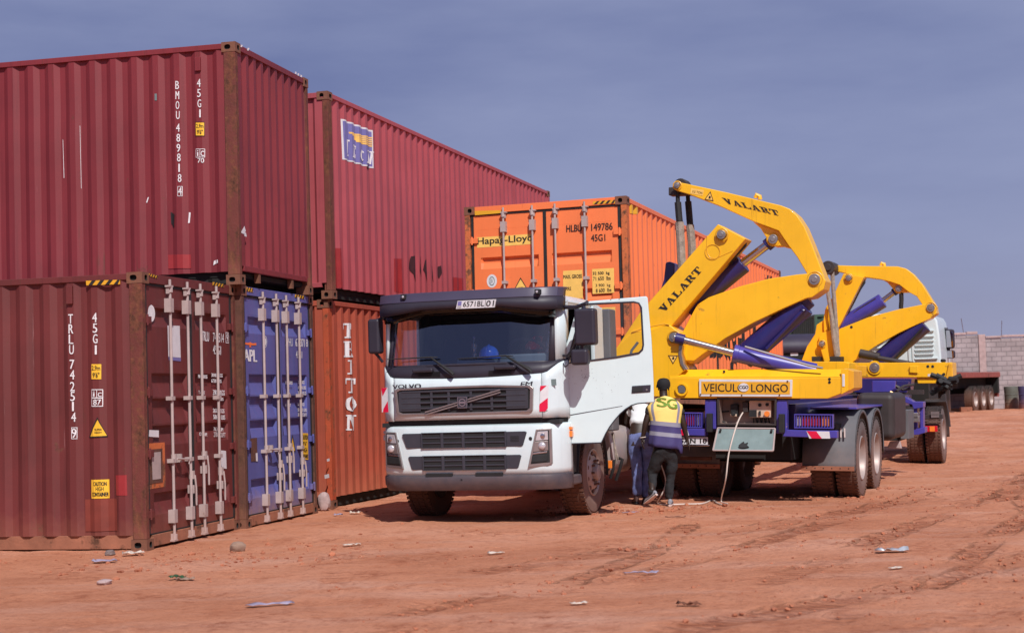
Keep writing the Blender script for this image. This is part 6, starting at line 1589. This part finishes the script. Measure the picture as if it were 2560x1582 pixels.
U_ = {'c': (S(1663,1030,.05), (.150,.11)), 'b': (S(1662,1075,.03), (.14,.11)), 'Ls': (S(1630,1013,.05), .072), 'Le': (S(1619,1040,.03), .066), 'Rs': (S(1695,1014,.05), .072), 'Re': (S(1703,1040,.03), .064)}
skin('shirt', U_, ['b c', 'c Ls Le', 'c Rs Re'], 'c', 'shirt_dark', man)
lz = S(1640, 1228, -.14); tz = S(1614, 1262, .02); tz.z = .035
shoe(man, lz + Vector((0, -.03, -.05)), tz, (-.25, .55, .8), 'shoe_grey', 'shoe_sole')
c = S(1675, 1262, .0); shoe(man, (c.x-.004, -.05, .012), (c.x+.035, .22, .012), (0, 0, 1), 'shoe_grey', 'shoe_sole')
# vest
zt_, zh = S(1660, 1006).z, S(1660, 1119).z; cx0 = S(1662, 1060).x
def vest_row(t):   # t: 0 top of shoulder .. 1 hem
    hw = (.185 + (.232-.185)*sstep(0, .09, t)) if t < .12 else (.232 - .035*sstep(.12, .45, t) + .022*sstep(.5, 1, t)); dp = .095 + .04*sstep(0, .16, t) + .02*sstep(.55, 1, t)
    return hw, dp
NA = 56; mb = MB(); rows = []; ts = [0, .03, .07, .12, .18, .25, .32, .38, .425, .47, .52, .57, .62, .66, .70, .75, .80, .86, .92, 1.0]
vr = random.Random(2)
for t in ts:
    hw, dp = vest_row(t); r = []
    for k in range(NA+1):
        a = 2*math.pi*k/NA; ca, sa = math.cos(a), math.sin(a)
        fold = .010*math.sin(a*7 + t*5)*sstep(.35, 1, t)
        x = (hw + fold)*math.copysign(abs(ca)**.85, ca); y = (dp + fold)*math.copysign(abs(sa)**.85, sa)
        z = zt_ + (zh-zt_)*t - .13*x*sstep(.15, .5, t) - (.05*sstep(.85, 1, t) if ca > .75 else 0) + (.085*(1-abs(ca)**1.4)*(1-sstep(0, .14, t)))
        r.append((cx0 + x + .012*(1-t), .035 + y - .03*t, z))
    rows.append(r)
vs = mb.grid(rows); mb.bm.faces.ensure_lookup_table()
for i in range(len(ts)-1):
    tm = (ts[i]+ts[i+1])/2
    for k in range(NA):
        f = mb.bm.faces[i*NA+k]; a = 2*math.pi*(k+.5)/NA; ca = abs(math.cos(a))
        m_ = 0
        if tm > .425: m_ = 3
        if .425 < tm < .52 or .66 < tm < .75: m_ = 2
        if tm < .425:
            if .58 < ca < .80: m_ = 2
            if tm > .20 and ca > .93: m_ = 1
        f.material_index = m_
vest = mb.build('vest', ['vest_yellow', 'vest_lime', 'vest_grey', 'vest_navy'], man, smooth=60, solid=.006)
ik = Ink((0, -1, 0), .0); f = lambda px, py: S(px, py, -.12); V2 = lambda x, y: f(1480 + .2578*x, 900 + .2578*y)
ik.text('S', V2(636,448), V2(632,362), V2(728,452), bold=.07); ik.text('G', V2(735,462), V2(733,372), V2(826,470), bold=.07)
for v in ik.mb.bm.verts:
    t = max(0, min(1, (v.co.z-zt_)/(zh-zt_))); hw, dp = vest_row(t); u = max(-.97, min(.97, (v.co.x-cx0)/hw))
    v.co.y = .035 - dp*(1-abs(u)**2.35)**(1/2.35) - .03*t - .020
ik.build('vest_lettering', 'ink_green', vest)
mb = MB(); hc = S(1659, 962, .105); mb.lathe([(-.030,.084),(0,.089),(.035,.086),(.065,.072),(.085,.045),(.092,0)], hc, (.03, -.05, 1), 24); cp = mb.build('cap', 'cap_black', man, smooth=60)
mb = MB(); mb.grid([[hc + Vector((.085*u, .075 + .10*v*(1-.35*u*u), -.005 - .03*v + .012*u*u)) for u in (-1,-.5,0,.5,1)] for v in (0, .5, 1)]); mb.build('cap_brim', 'cap_black', cp, smooth=60, solid=.006)
mb = MB(); mb.grid([[hc + Vector((.074*math.cos(a), .082*math.sin(a)*.98, z)) for a in [math.pi*(1.0 + k/12) for k in range(13)]] for z in (-.055, -.02)]); mb.build('hair', 'hair', man, smooth=60)
w = P['Lw'][0]; mb = MB(); mb.tube([w + Vector((.036*math.cos(a), .036*math.sin(a), -.004 + .004*math.cos(a))) for a in [2*math.pi*k/14 for k in range(15)]], .006, 6, caps=False); mb.build('bracelet', 'cable_white', man)

# --- the man in jeans bending in behind the door
MJ = Matrix.Translation((1.75, 21.0, 0))
jm = thing('person', 'man in a white shirt and faded jeans bending forward behind the open truck door', 'person', MJ, 'people around the white truck')
J = lambda px, py, y=0.0: on(MJ, px, py, 1, y)
P = {'pel': (J(1599,1078,.0), (.145,.11)), 'sp': (J(1603,1045,.10), (.14,.11)), 'ch': (J(1607,1016,.30), (.155,.12)), 'nb': (J(1608,1003,.48), .06), 'nk': (J(1607,1006,.56), .055), 'hd': (J(1605,1020,.68), (.07,.08)),
     'Ls': (J(1578,1016,.36), .06), 'Le': (J(1566,1050,.42), .043), 'Lw': (J(1572,1074,.58), .028), 'Rs': (J(1634,1018,.36), .06), 'Re': (J(1640,1052,.45), .043), 'Rw': (J(1628,1070,.60), .028),
     'Lh': (J(1584,1090,.0), .09), 'Lk': (J(1590,1155,-.02), .058), 'La': (J(1593,1222,-.05), .040), 'Rh': (J(1614,1090,.0), .09), 'Rk': (J(1616,1155,.03), .058), 'Ra': (J(1614,1226,.02), .040)}
E_ = ['pel sp ch nb nk hd', 'ch Ls Le Lw', 'ch Rs Re Rw', 'pel Lh Lk La', 'pel Rh Rk Ra']
hand(P, E_, 'L', P['Lw'][0], None, (.1, .5, -.8), (1, 0, 0), (.3, .6, 0), .9); hand(P, E_, 'R', P['Rw'][0], None, (-.1, .5, -.8), (-1, 0, 0), (-.3, .6, 0), .9)
skin('body', P, E_, 'pel', 'skin', jm)
T_ = {'w': (J(1599,1076,.0), (.158,.125)), 'c': (J(1599,1098,-.01), (.15,.13)), 'Lh': (J(1585,1106,.0), .105), 'Lm': (J(1588,1130,.0), .092), 'Lk': (J(1591,1156,-.02), .078), 'Lc': (J(1592,1190,-.03), .072), 'La': (J(1593,1240,-.05), .060), 'Rh': (J(1615,1106,.0), .105), 'Rm': (J(1617,1130,.02), .092), 'Rk': (J(1617,1156,.03), .078), 'Rc': (J(1615,1190,.03), .072), 'Ra': (J(1614,1247,.02), .060)}
skin('jeans', T_, ['w c', 'c Lh Lm Lk Lc La', 'c Rh Rm Rk Rc Ra'], 'c', 'jeans', jm)
U_ = {'h': (J(1600,1070,.02), (.172,.140)), 'c': (J(1604,1030,.18), (.17,.135)), 'd': (J(1607,1012,.34), (.165,.125)), 'Ls': (J(1580,1017,.36), .078), 'Le': (J(1570,1040,.40), .07), 'Rs': (J(1633,1019,.36), .078), 'Re': (J(1638,1040,.42), .07)}
skin('shirt', U_, ['h c d', 'd Ls Le', 'd Rs Re'], 'c', 'shirt_white', jm)
c = J(1592, 1240, -.05); shoe(jm, (c.x, -.12, .02), (c.x-.02, .15, .012), (0, 0, 1), 'shoe_brown', 'gasket'); c = J(1613, 1250, .0); shoe(jm, (c.x, -.04, .012), (c.x+.02, .23, .012), (0, 0, 1), 'shoe_brown', 'gasket')

# --- the driver behind the wheel
mat('print_cloth', lin((206, 40, 40)), 0.8, var=0.1, rust=0.62, rustcol=(0.55, 0.42, 0.42), rscale=5)
dv = thing('person', 'driver in a red patterned shirt sitting at the wheel inside the white cab', 'person', VM, 'people around the white truck')
P = {'pel': ((.66,1.28,1.66), (.15,.12)), 'sp': ((.67,1.30,1.86), (.13,.11)), 'ch': ((.68,1.26,2.08), (.15,.11)), 'nb': ((.68,1.22,2.24), .06), 'nk': ((.68,1.21,2.29), .052), 'hd': ((.68,1.19,2.34), (.06,.07)), 'ht': ((.68,1.19,2.45), (.06,.075)),
     'Ls': ((.49,1.24,2.18), .058), 'Le': ((.42,1.08,1.98), .042), 'Lw': ((.40,.84,2.04), .028), 'Rs': ((.87,1.22,2.18), .058), 'Re': ((.94,1.04,1.98), .042), 'Rw': ((.80,.82,2.06), .028),
     'Lh': ((.57,1.20,1.62), .085), 'Lk': ((.52,.80,1.66), .06), 'La': ((.52,.66,1.30), .042), 'Rh': ((.76,1.20,1.62), .085), 'Rk': ((.80,.80,1.66), .06), 'Ra': ((.80,.66,1.30), .042)}
E_ = ['pel sp ch nb nk hd ht', 'ch Ls Le Lw', 'ch Rs Re Rw', 'pel Lh Lk La', 'pel Rh Rk Ra']
hand(P, E_, 'L', P['Lw'][0], None, (.2, -.6, .2), (1, 0, -.3), (0, .3, 1), .9); hand(P, E_, 'R', P['Rw'][0], None, (-.2, -.6, .2), (-1, 0, -.3), (0, .3, 1), .9)
skin('body', P, E_, 'pel', 'skin', dv)
U_ = {'h': ((.66,1.28,1.68), (.17,.14)), 's': ((.67,1.30,1.88), (.16,.13)), 'c': ((.68,1.26,2.10), (.175,.13)), 'Ls': ((.49,1.24,2.18), .08), 'Le': ((.43,1.12,2.02), .072), 'Rs': ((.87,1.22,2.18), .08), 'Re': ((.93,1.06,2.00), .072)}
skin('shirt', U_, ['h s c', 'c Ls Le', 'c Rs Re'], 's', 'print_cloth', dv)
T_ = {'c': ((.66,1.24,1.63), (.16,.12)), 'Lh': ((.57,1.12,1.63), .10), 'Lk': ((.52,.80,1.66), .08), 'La': ((.52,.66,1.32), .06), 'Rh': ((.76,1.12,1.63), .10), 'Rk': ((.80,.80,1.66), .08), 'Ra': ((.80,.66,1.32), .06)}
skin('trousers', T_, ['c Lh Lk La', 'c Rh Rk Ra'], 'c', 'trouser_black', dv)
# ------------------------------------------------------------------ the far side of the yard
def brickmat():
    m = bpy.data.materials.new('block_wall'); m.use_nodes = True; nt = m.node_tree; N = nt.nodes; L = nt.links; b = N['Principled BSDF']; b.inputs['Roughness'].default_value = .95
    tc = N.new('ShaderNodeTexCoord'); sp = N.new('ShaderNodeSeparateXYZ'); cb = N.new('ShaderNodeCombineXYZ'); L.new(tc.outputs['Object'], sp.inputs[0]); L.new(sp.outputs['X'], cb.inputs['X']); L.new(sp.outputs['Z'], cb.inputs['Y'])
    br = N.new('ShaderNodeTexBrick'); L.new(cb.outputs[0], br.inputs['Vector']); br.inputs['Scale'].default_value = 1.0; br.inputs['Brick Width'].default_value = .42; br.inputs['Row Height'].default_value = .205; br.inputs['Mortar Size'].default_value = .016; br.inputs['Bias'].default_value = -.1
    br.inputs['Color1'].default_value = (*lin((170,160,160)), 1); br.inputs['Color2'].default_value = (*lin((158,150,150)), 1); br.inputs['Mortar'].default_value = (*lin((142,134,135)), 1)
    n = N.new('ShaderNodeTexNoise'); n.inputs['Scale'].default_value = 1.3; n.inputs['Detail'].default_value = 7; L.new(tc.outputs['Object'], n.inputs['Vector'])
    mx = N.new('ShaderNodeMix'); mx.data_type = 'RGBA'; mx.blend_type = 'MULTIPLY'; mx.inputs['Factor'].default_value = .7; L.new(br.outputs['Color'], mx.inputs['A'])
    r = N.new('ShaderNodeValToRGB'); r.color_ramp.elements[0].position = .3; r.color_ramp.elements[0].color = (.62,.58,.58,1); r.color_ramp.elements[1].position = .65; r.color_ramp.elements[1].color = (1.1,1.06,1.06,1); L.new(n.outputs['Fac'], r.inputs['Fac']); L.new(r.outputs['Color'], mx.inputs['B'])
    L.new(mx.outputs['Result'], b.inputs['Base Color']); bp = N.new('ShaderNodeBump'); bp.inputs['Distance'].default_value = .02; L.new(br.outputs['Fac'], bp.inputs['Height']); bp.invert = True; L.new(bp.outputs['Normal'], b.inputs['Normal'])
    MATS['block_wall'] = m
brickmat()
WM = Matrix.Translation((14.0, 68.0, .25)) @ Matrix.Rotation(R(-2), 4, 'Z')
wall = thing('block_wall', 'grey concrete block boundary wall with a rough coping behind the flatbed trailer', 'wall', WM)
wp = lambda px, py: on(WM, px, py, 1, 0)
xs = wp(2448, 900).x; ztL, ztR = wp(2420, 838).z, wp(2500, 845).z
rw = random.Random(11)
for nm, x0, x1, zt in (('wall_panel', -1.5, xs-.02, ztL), ('wall_panel', xs+.30, xs+9, ztR)):
    mb = MB(); mb.box(x0, x1, 0, .2, -.2, zt); mb.build(nm, 'block_wall', wall, smooth=0)
    mb = MB(); x = x0
    while x < x1: l = rw.uniform(.5, 1.1); mb.box(x, min(x+l, x1), -.05+rw.uniform(-.02,.02), .25, zt+.015+rw.uniform(-.01,.02), zt+.13+rw.uniform(-.03,.05)); x += l+.012
    mb.build('coping', 'concrete', wall, bevel=.02)
mb = MB(); mb.box(xs+.0, xs+.29, -.04, .24, -.2, ztL+.02); mb.build('wall_pillar', 'concrete', wall, bevel=.01)
for p0, p1 in (((2404,795),(2411,836)), ((2506,801),(2505,843))): mb = MB(); mb.tube([wp(*p0)+Vector((0,.1,0)), wp(*p1)+Vector((0,.1,0))], .012, 5); mb.build('rebar', 'rust_dark', wall)
# flatbed trailer parked by the wall
g0 = ground_at(2440, 1028, .28); FM_ = Matrix.Translation((g0.x, g0.y, .26)) @ Matrix.Rotation(R(60), 4, 'Z')
fb = thing('flatbed_trailer', 'old empty flatbed trailer with faded red deck parked in front of the block wall', 'trailer', FM_)
mb = MB(); mb.box(-10, 4.2, -.05, 2.4, 1.36, 1.58); mb.build('deck', 'trailer_red', fb, bevel=.02)
mb = MB(); mb.box(-10, 4.0, .5, 1.9, .95, 1.36); mb.box(3.9, 4.15, 0, 2.35, .7, 1.36); mb.build('chassis', 'under_dark', fb, smooth=0)
mb = MB(); mb.box(4.0, 4.25, .05, .25, .55, 1.34); mb.build('rear_post', 'trailer_red', fb)
mb = MB(); mb.box(-3.2, -3.05, .2, .35, .1, 1.3); mb.box(-3.3, -2.95, .1, .45, .02, .1); mb.build('landing_leg', 'dark_metal', fb)
for x in (0, 1.3, 2.6):
    w_ = wheel(fb, (x, .15, .50), 1, .53, .34, 'rear', tyre='rubber', face='rubber', lugs=True); w_.rotation_euler = (0, 0, R(-90))
    if x >= 0: w_ = wheel(fb, (x, 2.2, .50), 1, .53, .34, 'rear', lugs=False); w_.rotation_euler = (0, 0, R(90))
p = ground_at(2415, 1030, .28); bk = thing('timber_block', 'pale timber block on the ground by the flatbed trailer wheels', 'timber block', Matrix.Translation((p.x, p.y, .28)))
mb = MB(); mb.box(-.22, .22, -.12, .12, -.02, .2); mb.build('block', 'sill_dust', bk, bevel=.01)
for px, m, lab in ((2511, 'drum_green', 'dull green steel drum standing in front of the block wall'), (2546, 'drum_blue', 'dark blue drum beside the dull green one by the block wall')):
    p = ground_at(px, 1022, .28); dr_ = thing('drum', lab, 'drum', Matrix.Translation((p.x, p.y-1.0, .26)), 'drums by the wall')
    mb = MB(); mb.lathe([(0,0),(0,.27),(.03,.285),(.30,.275),(.31,.29),(.33,.275),(.62,.275),(.63,.29),(.65,.275),(.92,.285),(.96,.275),(.94,.26),(.94,0)], (0,0,0), (0,0,1), 24); mb.build('barrel', m, dr_, smooth=30)
    mb = MB(); mb.tube([(.12,-.1,.94),(.12,-.1,.965)], .035, 10); mb.build('bung', 'gasket', dr_)
# dark covered lorry and green boxes beyond the cranes
CVM = Matrix.Translation((10.0, 60, .26)) @ Matrix.Rotation(R(6), 4, 'Z')
cv = thing('covered_truck', 'dark covered lorry far behind the orange container with a small pale window', 'truck', CVM)
mb = MB(); mb.box(-1.5, 4.0, 0, 2.4, .6, 2.55); mb.build('truck_body', 'under_dark', cv, bevel=.03)
mb = MB(); mb.grid([[(x, 1.2 + 1.28*math.cos(a), 2.5 + .75*max(0, math.sin(a))**.6) for a in [math.pi*k/12 for k in range(13)]] for x in (-1.6, 1, 4.1)]); mb.build('canopy', 'tarp_dark', cv, smooth=60, solid=.03)
a, b_ = on(CVM, 1976, 889, 1, 0), on(CVM, 1994, 871, 1, 0); mb = MB(); mb.box(a.x, b_.x, -.02, .02, a.z, b_.z); mb.build('side_window', 'ink_paper', cv)
for x in (-.4, 3.0): w_ = wheel(cv, (x, .2, .48), 1, .5, .3, 'rear', lugs=False); w_.rotation_euler = (0, 0, R(-90))
GM = Matrix.Translation((15.8, 70, .26)) @ Matrix.Rotation(R(90), 4, 'Z')
for k, (z, lab) in enumerate(((.0, 'lower green container of the stack behind the tall yellow crane legs'), (2.33, 'upper dark green container showing above the lorry behind the yellow crane legs'))):
    gc = thing('shipping_container', lab, 'container', GM @ Matrix.Translation((0, 0, z)), 'far green containers')
    mb = MB(); mb.box(0, 6, 0, 2.4, .0, .12); mb.box(0, 6, 0, 2.4, 1.95, 2.05)
    for x in (0, 5.88):
        for y in (0, 2.28): mb.box(x, x+.12, y, y+.12, .12, 1.95)
    mb.build('frame', 'green_box', gc)
    mb = MB(); mb.grid([[(.05+.05*(i % 4 in (1, 2)), 2.3-2.2*i/24, z_) for i in range(25)] for z_ in (.1, 2.0)]); mb.grid([[(.1+5.8*i/48, 2.36-.05*(i % 4 in (1, 2)), z_) for i in range(49)] for z_ in (.1, 2.0)]); mb.build('corrugated_panel', 'green_box', gc, smooth=0)
def tree(x, y, h, cr, seed, lab):
    r = random.Random(seed); t = thing('tree', lab, 'tree', Matrix.Translation((x, y, .25)), 'trees beyond the yard')
    mb = MB(); mb.tube([(0,0,0), (.1,0,h*.3), (0,.1,h*.6), (.05,0,h*.8)], [.16,.12,.08,.04], 8)
    for k in range(6): a = r.uniform(0, 6.3); z = h*r.uniform(.4,.7); mb.tube([(0,0,z), (math.cos(a)*cr*.7, math.sin(a)*cr*.7, z+h*.2)], [.06,.02], 6)
    mb.build('trunk', 'bark', t)
    mb = MB()
    for k in range(60):
        a, b = r.uniform(0, 6.3), r.uniform(-1, 1); q = r.random()**.4; c = Vector((math.cos(a)*cr*q*math.sqrt(1-b*b), math.sin(a)*cr*q*math.sqrt(1-b*b), h*.75 + b*h*.25*q))
        for j in range(16):
            p = c + Vector((r.gauss(0,.22), r.gauss(0,.22), r.gauss(0,.18))); u = Vector((r.uniform(-1,1), r.uniform(-1,1), r.uniform(-.6,.6))).normalized()*.13; v = u.cross(Vector((r.uniform(-1,1), r.uniform(-1,1), 1))).normalized()*.07
            mb.face([p-u, p+v, p+u, p-v])
    mb.build('crown', 'foliage', t, smooth=0, recalc=False)
for px, h, cr, sd, lab in ((1992, 5.0, 1.2, 1, 'small rounded tree top just above the dark covered lorry'), (2012, 4.6, 1.0, 2, 'lower bushy tree beside the rounded tree top above the lorry')):
    d = ray(px, 900); k = 104 / d.y; tree(d.x*k, 104, h, cr, sd, lab)

# ------------------------------------------------------------------ cable from the cabinet
mb = MB(); gp = lambda px, py: (lambda p: Vector((p.x, p.y, gz(p.x, p.y)+.012)))(ground_at(px, py))
pts = [G(1857,1031,.06), G(1848,1046,-.06), G(1839,1069,-.12), G(1826,1114,-.20), G(1820,1143,-.22), G(1815,1200,-.30)]
pts = [TM @ p for p in pts] + [gp(*p) for p in ((1800,1256),(1812,1260),(1822,1263),(1808,1266),(1792,1261),(1786,1253),(1776,1252),(1764,1259),(1750,1263),(1720,1263),(1690,1264),(1660,1266),(1640,1262))]
pts += [MS @ S(*p) for p in ((1652,1240,.12),(1662,1222,.14),(1665,1200,.15),(1660,1180,.15),(1652,1160,.16),(1651,1145,.16))]
def smooth_path(p, it=2):
    for _ in range(it):
        q = [p[0]]
        for a, b in zip(p, p[1:]): q += [a*.75+b*.25, a*.25+b*.75]
        p = q + [p[-1]]
    return p
mb.tube(smooth_path(pts), .0095, 6)
tag(mb.build('cable', 'cable_white', None), 'thin white power cable running from the rear cabinet down across the soil', 'cable')

# ------------------------------------------------------------------ litter, stones
def lump(name, label, cat, px, py, sx, sy, sz, m, seed, sink=.25, group=None, rough=.28):
    p = ground_at(px, py); r = random.Random(seed); bm = bmesh.new(); bmesh.ops.create_icosphere(bm, subdivisions=3, radius=1)
    off = Vector((seed*3.1, seed*1.7, 0))
    for v in bm.verts:
        n = v.co.normalized(); k = 1 + rough*noise.fractal(n*1.3+off, 1, 2, 3); q = n*k
        q = Vector([math.copysign(abs(c)**.75, c) for c in q]); v.co = Vector((q.x*sx, q.y*sy, q.z*sz))
    me = bpy.data.meshes.new(name); bm.to_mesh(me); bm.free(); me.materials.append(MATS[m]); o = bpy.data.objects.new(name, me); COL.objects.link(o)
    o.location = (p.x, p.y, gz(p.x, p.y) + sz*(1-sink)); o.rotation_euler = (0, 0, r.uniform(0, 6)); me.set_sharp_from_angle(angle=R(28))
    for f in me.polygons: f.use_smooth = True
    return tag(o, label, cat, group)
def scrap(name, label, cat, px, py, l, w, m, seed, ang=0.0, crump=.03, group=None):
    p = ground_at(px, py); r = random.Random(seed); mb = MB(); n = 7
    mb.grid([[(l*(i/n-.5)*(1+.1*math.sin(j*2+seed)), w*(j/4-.5)*(1-.3*abs(i/n-.5)*r.random()), .008 + crump*abs(noise.noise(Vector((i*.6+seed, j*.7, seed*.3))))) for i in range(n+1)] for j in range(5)])
    o = mb.build(name, m, None, smooth=25, solid=.003, recalc=False); o.location = (p.x, p.y, gz(p.x, p.y)+.006); o.rotation_euler = (0, 0, ang); return tag(o, label, cat, group)
lump('concrete_chunk', 'pinkish broken concrete chunk leaning at the corner of the brick red container', 'concrete', 812, 1276, .075, .08, .125, 'concrete', 3, sink=.05, rough=.34)
lump('stone', 'lone brown stone on the soil in front of the blue container doors', 'stone', 594, 1374, .075, .06, .055, 'stone', 5)
lump('stone', 'small grey stone beside the near corner of the dark maroon container', 'stone', 275, 1386, .06, .05, .03, 'mudflap', 6)
lump('stone', 'flat pale stone in the rubble before the dark maroon container', 'stone', 262, 1458, .08, .05, .025, 'concrete', 8)
scrap('plastic_sheet', 'crumpled pale plastic sheet in the rubble near the dark maroon container', 'plastic', 333, 1388, .20, .14, 'paper_scrap', 1, .3, .07)
scrap('plastic_sheet', 'bluish torn plastic lying beside the pale crumpled sheet', 'plastic', 262, 1403, .22, .10, 'plastic_blue_grey', 2, .1, .05)
scrap('paper_scrap', 'white paper scrap on the bare soil between the lone brown stone and the truck', 'paper', 880, 1364, .18, .07, 'paper_scrap', 3, .2)
scrap('paper_scrap', 'white paper scrap on the soil below the truck bumper', 'paper', 1240, 1384, .16, .09, 'paper_scrap', 4, .3)
scrap('paper_scrap', 'crumpled white litter by the shadow of the truck', 'paper', 887, 1285, .14, .08, 'paper_scrap', 5, .5, .05)
scrap('paper_scrap', 'small grey litter between the concrete chunk and the truck shadow', 'paper', 845, 1291, .12, .07, 'plastic_blue_grey', 6, .5, .05)
scrap('leaf', 'green leaf lying on the soil beside a grey brown cardboard piece', 'leaf', 443, 1447, .13, .09, 'leaf_green', 7, .4, .06)
scrap('cardboard_scrap', 'grey brown cardboard piece beside the green leaf', 'cardboard', 463, 1449, .15, .06, 'stone', 8, .3, .04)
scrap('plastic_strip', 'grey purple plastic strip with one dark end lying on bare soil', 'plastic', 675, 1514, .34, .06, 'plastic_blue_grey', 9, .1, .04)
scrap('plastic_strip', 'pale lilac plastic strip in the middle of the open soil', 'plastic', 1602, 1431, .28, .035, 'plastic_blue_grey', 10, -.25, .03)
scrap('metal_sheet', 'bent shiny metal sheet lying on the soil among the tyre marks', 'metal', 2230, 1384, .28, .12, 'scrap_metal', 11, .1, .06)
scrap('twig', 'dark twig on the soil in front of the man in the vest', 'twig', 1689, 1298, .22, .02, 'rust_dark', 12, -.2, .02)
scrap('plastic_strip', 'purplish litter strip between the front wheel and the twig', 'plastic', 1576, 1283, .20, .04, 'plastic_blue_grey', 13, .2, .02)
scrap('dry_leaf', 'dark brown curled leaf lying on the soil near a pale scrap', 'leaf', 1722, 1518, .16, .05, 'soil_dark', 14, .1, .05)
scrap('paper_scrap', 'pale scrap on the soil near the dark brown curled leaf', 'paper', 1447, 1516, .12, .05, 'paper_scrap', 15, .3, .02)
scrap('paper_scrap', 'pale flat scrap below the bent metal sheet', 'paper', 2240, 1428, .12, .06, 'paper_scrap', 16, .3, .02)
# loose clods, too many to count
mb = MB(); rc = random.Random(21); ico = bmesh.new(); bmesh.ops.create_icosphere(ico, subdivisions=1, radius=1); iv = [v.co.copy() for v in ico.verts]; ifc = [[v.index for v in f.verts] for f in ico.faces]; ico.free()
def clod(x, y, s):
    z = gz(x, y); k = [s*rc.uniform(.65, 1.3) for _ in iv]; vs = [mb.bm.verts.new(Vector((x, y, z+s*.15)) + Vector((v.x*a, v.y*a, v.z*a*.65))) for v, a in zip(iv, k)]
    for f in ifc: mb.bm.faces.new([vs[i] for i in f])
for pts, w, dp in TRACKS:
    for (ax, ay), (bx, by) in zip(pts, pts[1:]):
        for k in range(int(26*math.hypot(bx-ax, by-ay)/2)): t = rc.random(); o_ = rc.gauss(0, 1)*w*1.5; clod(ax+(bx-ax)*t+o_, ay+(by-ay)*t+rc.gauss(0,.05), min(.028, abs(rc.gauss(0,.009))+.004))
for k in range(2600):
    y = rc.uniform(9.5, 34); x = rc.uniform(-.12, .34)*y
    if noise.fractal(Vector((x*0.9, y*0.9, 21.0)), 1.0, 2.0, 3) > 0.12: clod(x, y, abs(rc.gauss(0,.009))+.003)
for k in range(350): x, y = rc.gauss(-3.0, .9), rc.gauss(15.5, .7); clod(x, y, abs(rc.gauss(0,.012))+.004)
for k in range(260): x, y = rc.gauss(1.6, .8), rc.gauss(19.9, .35); clod(x, y, min(.04, abs(rc.gauss(0,.016))+.005))
for cx_, cy_ in ((4.5,21.2),(3.9,21.5),(2.4,22.2),(5.1,22.7)):
    for k in range(60): clod(rc.gauss(cx_,.25), rc.gauss(cy_,.15), abs(rc.gauss(0,.016))+.005)
cl_ = mb.build('dirt_clods', 'clod_soil' if 'clod_soil' in MATS else mat('clod_soil', (.40,.140,.072), .95, var=.3, scale=2), None, smooth=0)
cl_['kind'] = 'stuff'; cl_['label'] = 'loose red soil clods scattered over the yard'
# ------------------------------------------------------------------ separate parts that came out of one builder
def split_islands(names, gap=None):
    for o in [o for o in SC.objects if o.type == 'MESH' and o.name.split('.')[0] in names]:
        me = o.data; n = len(me.vertices); par = list(range(n))
        def find(a):
            while par[a] != a: par[a] = par[par[a]]; a = par[a]
            return a
        for e in me.edges:
            a, b = find(e.vertices[0]), find(e.vertices[1])
            if a != b: par[a] = b
        groups = {}
        for p in me.polygons: groups.setdefault(find(p.vertices[0]), []).append(p)
        if gap is not None and len(groups) > 1:
            bx = {k: ([min(me.vertices[v].co[i] for p in g for v in p.vertices) for i in range(3)], [max(me.vertices[v].co[i] for p in g for v in p.vertices) for i in range(3)]) for k, g in groups.items()}
            ks = list(groups); rep = {k: k for k in ks}
            def top(a):
                while rep[a] != a: a = rep[a]
                return a
            for i, a in enumerate(ks):
                for b in ks[i+1:]:
                    if all(bx[a][0][d] - gap <= bx[b][1][d] and bx[b][0][d] - gap <= bx[a][1][d] for d in range(3)):
                        ra, rb = top(a), top(b)
                        if ra != rb: rep[ra] = rb
            g2 = {}
            for k in ks: g2.setdefault(top(k), []).extend(groups[k])
            groups = g2
        if len(groups) < 2: continue
        first = True
        for g in groups.values():
            idx = {}; vs = []; fs = []
            for p in g:
                for v in p.vertices:
                    if v not in idx: idx[v] = len(vs); vs.append(me.vertices[v].co.copy())
                fs.append([idx[v] for v in p.vertices])
            nm = bpy.data.meshes.new(o.name.split('.')[0]); nm.from_pydata(vs, [], fs)
            for m in me.materials: nm.materials.append(m)
            for q, p in zip(nm.polygons, g): q.material_index = p.material_index; q.use_smooth = p.use_smooth
            if any(p.use_smooth for p in g): nm.set_sharp_from_angle(angle=R(35))
            if first: keep = nm; first = False; continue
            c = o.copy(); c.data = nm; COL.objects.link(c)
        o.data = keep
split_islands({'corner_post', 'yellow_label', 'bottom_rail', 'end_rail', 'lifting_lug', 'torn_label', 'placard', 'white_mark', 'bumper_slot'})
split_islands({'lettering', 'tear_mark', 'safety_sign', 'sign_print', 'hazard_bar', 'warning_label', 'label_print', 'reflector_board', 'reflector_stripe', 'bolt_hole', 'marker_stripe', 'seal_print', 'bright_clip', 'plug_hole', 'chassis', 'fender_bracket', 'mirror_bracket', 'mirror_arm', 'hood_lettering', 'paint_patch'}, 0.13)
for o in SC.objects:
    if o.get('kind') == 'structure' and o.name.startswith('ground'): o['label'] = 'bare red soil of the container yard with tyre marks'
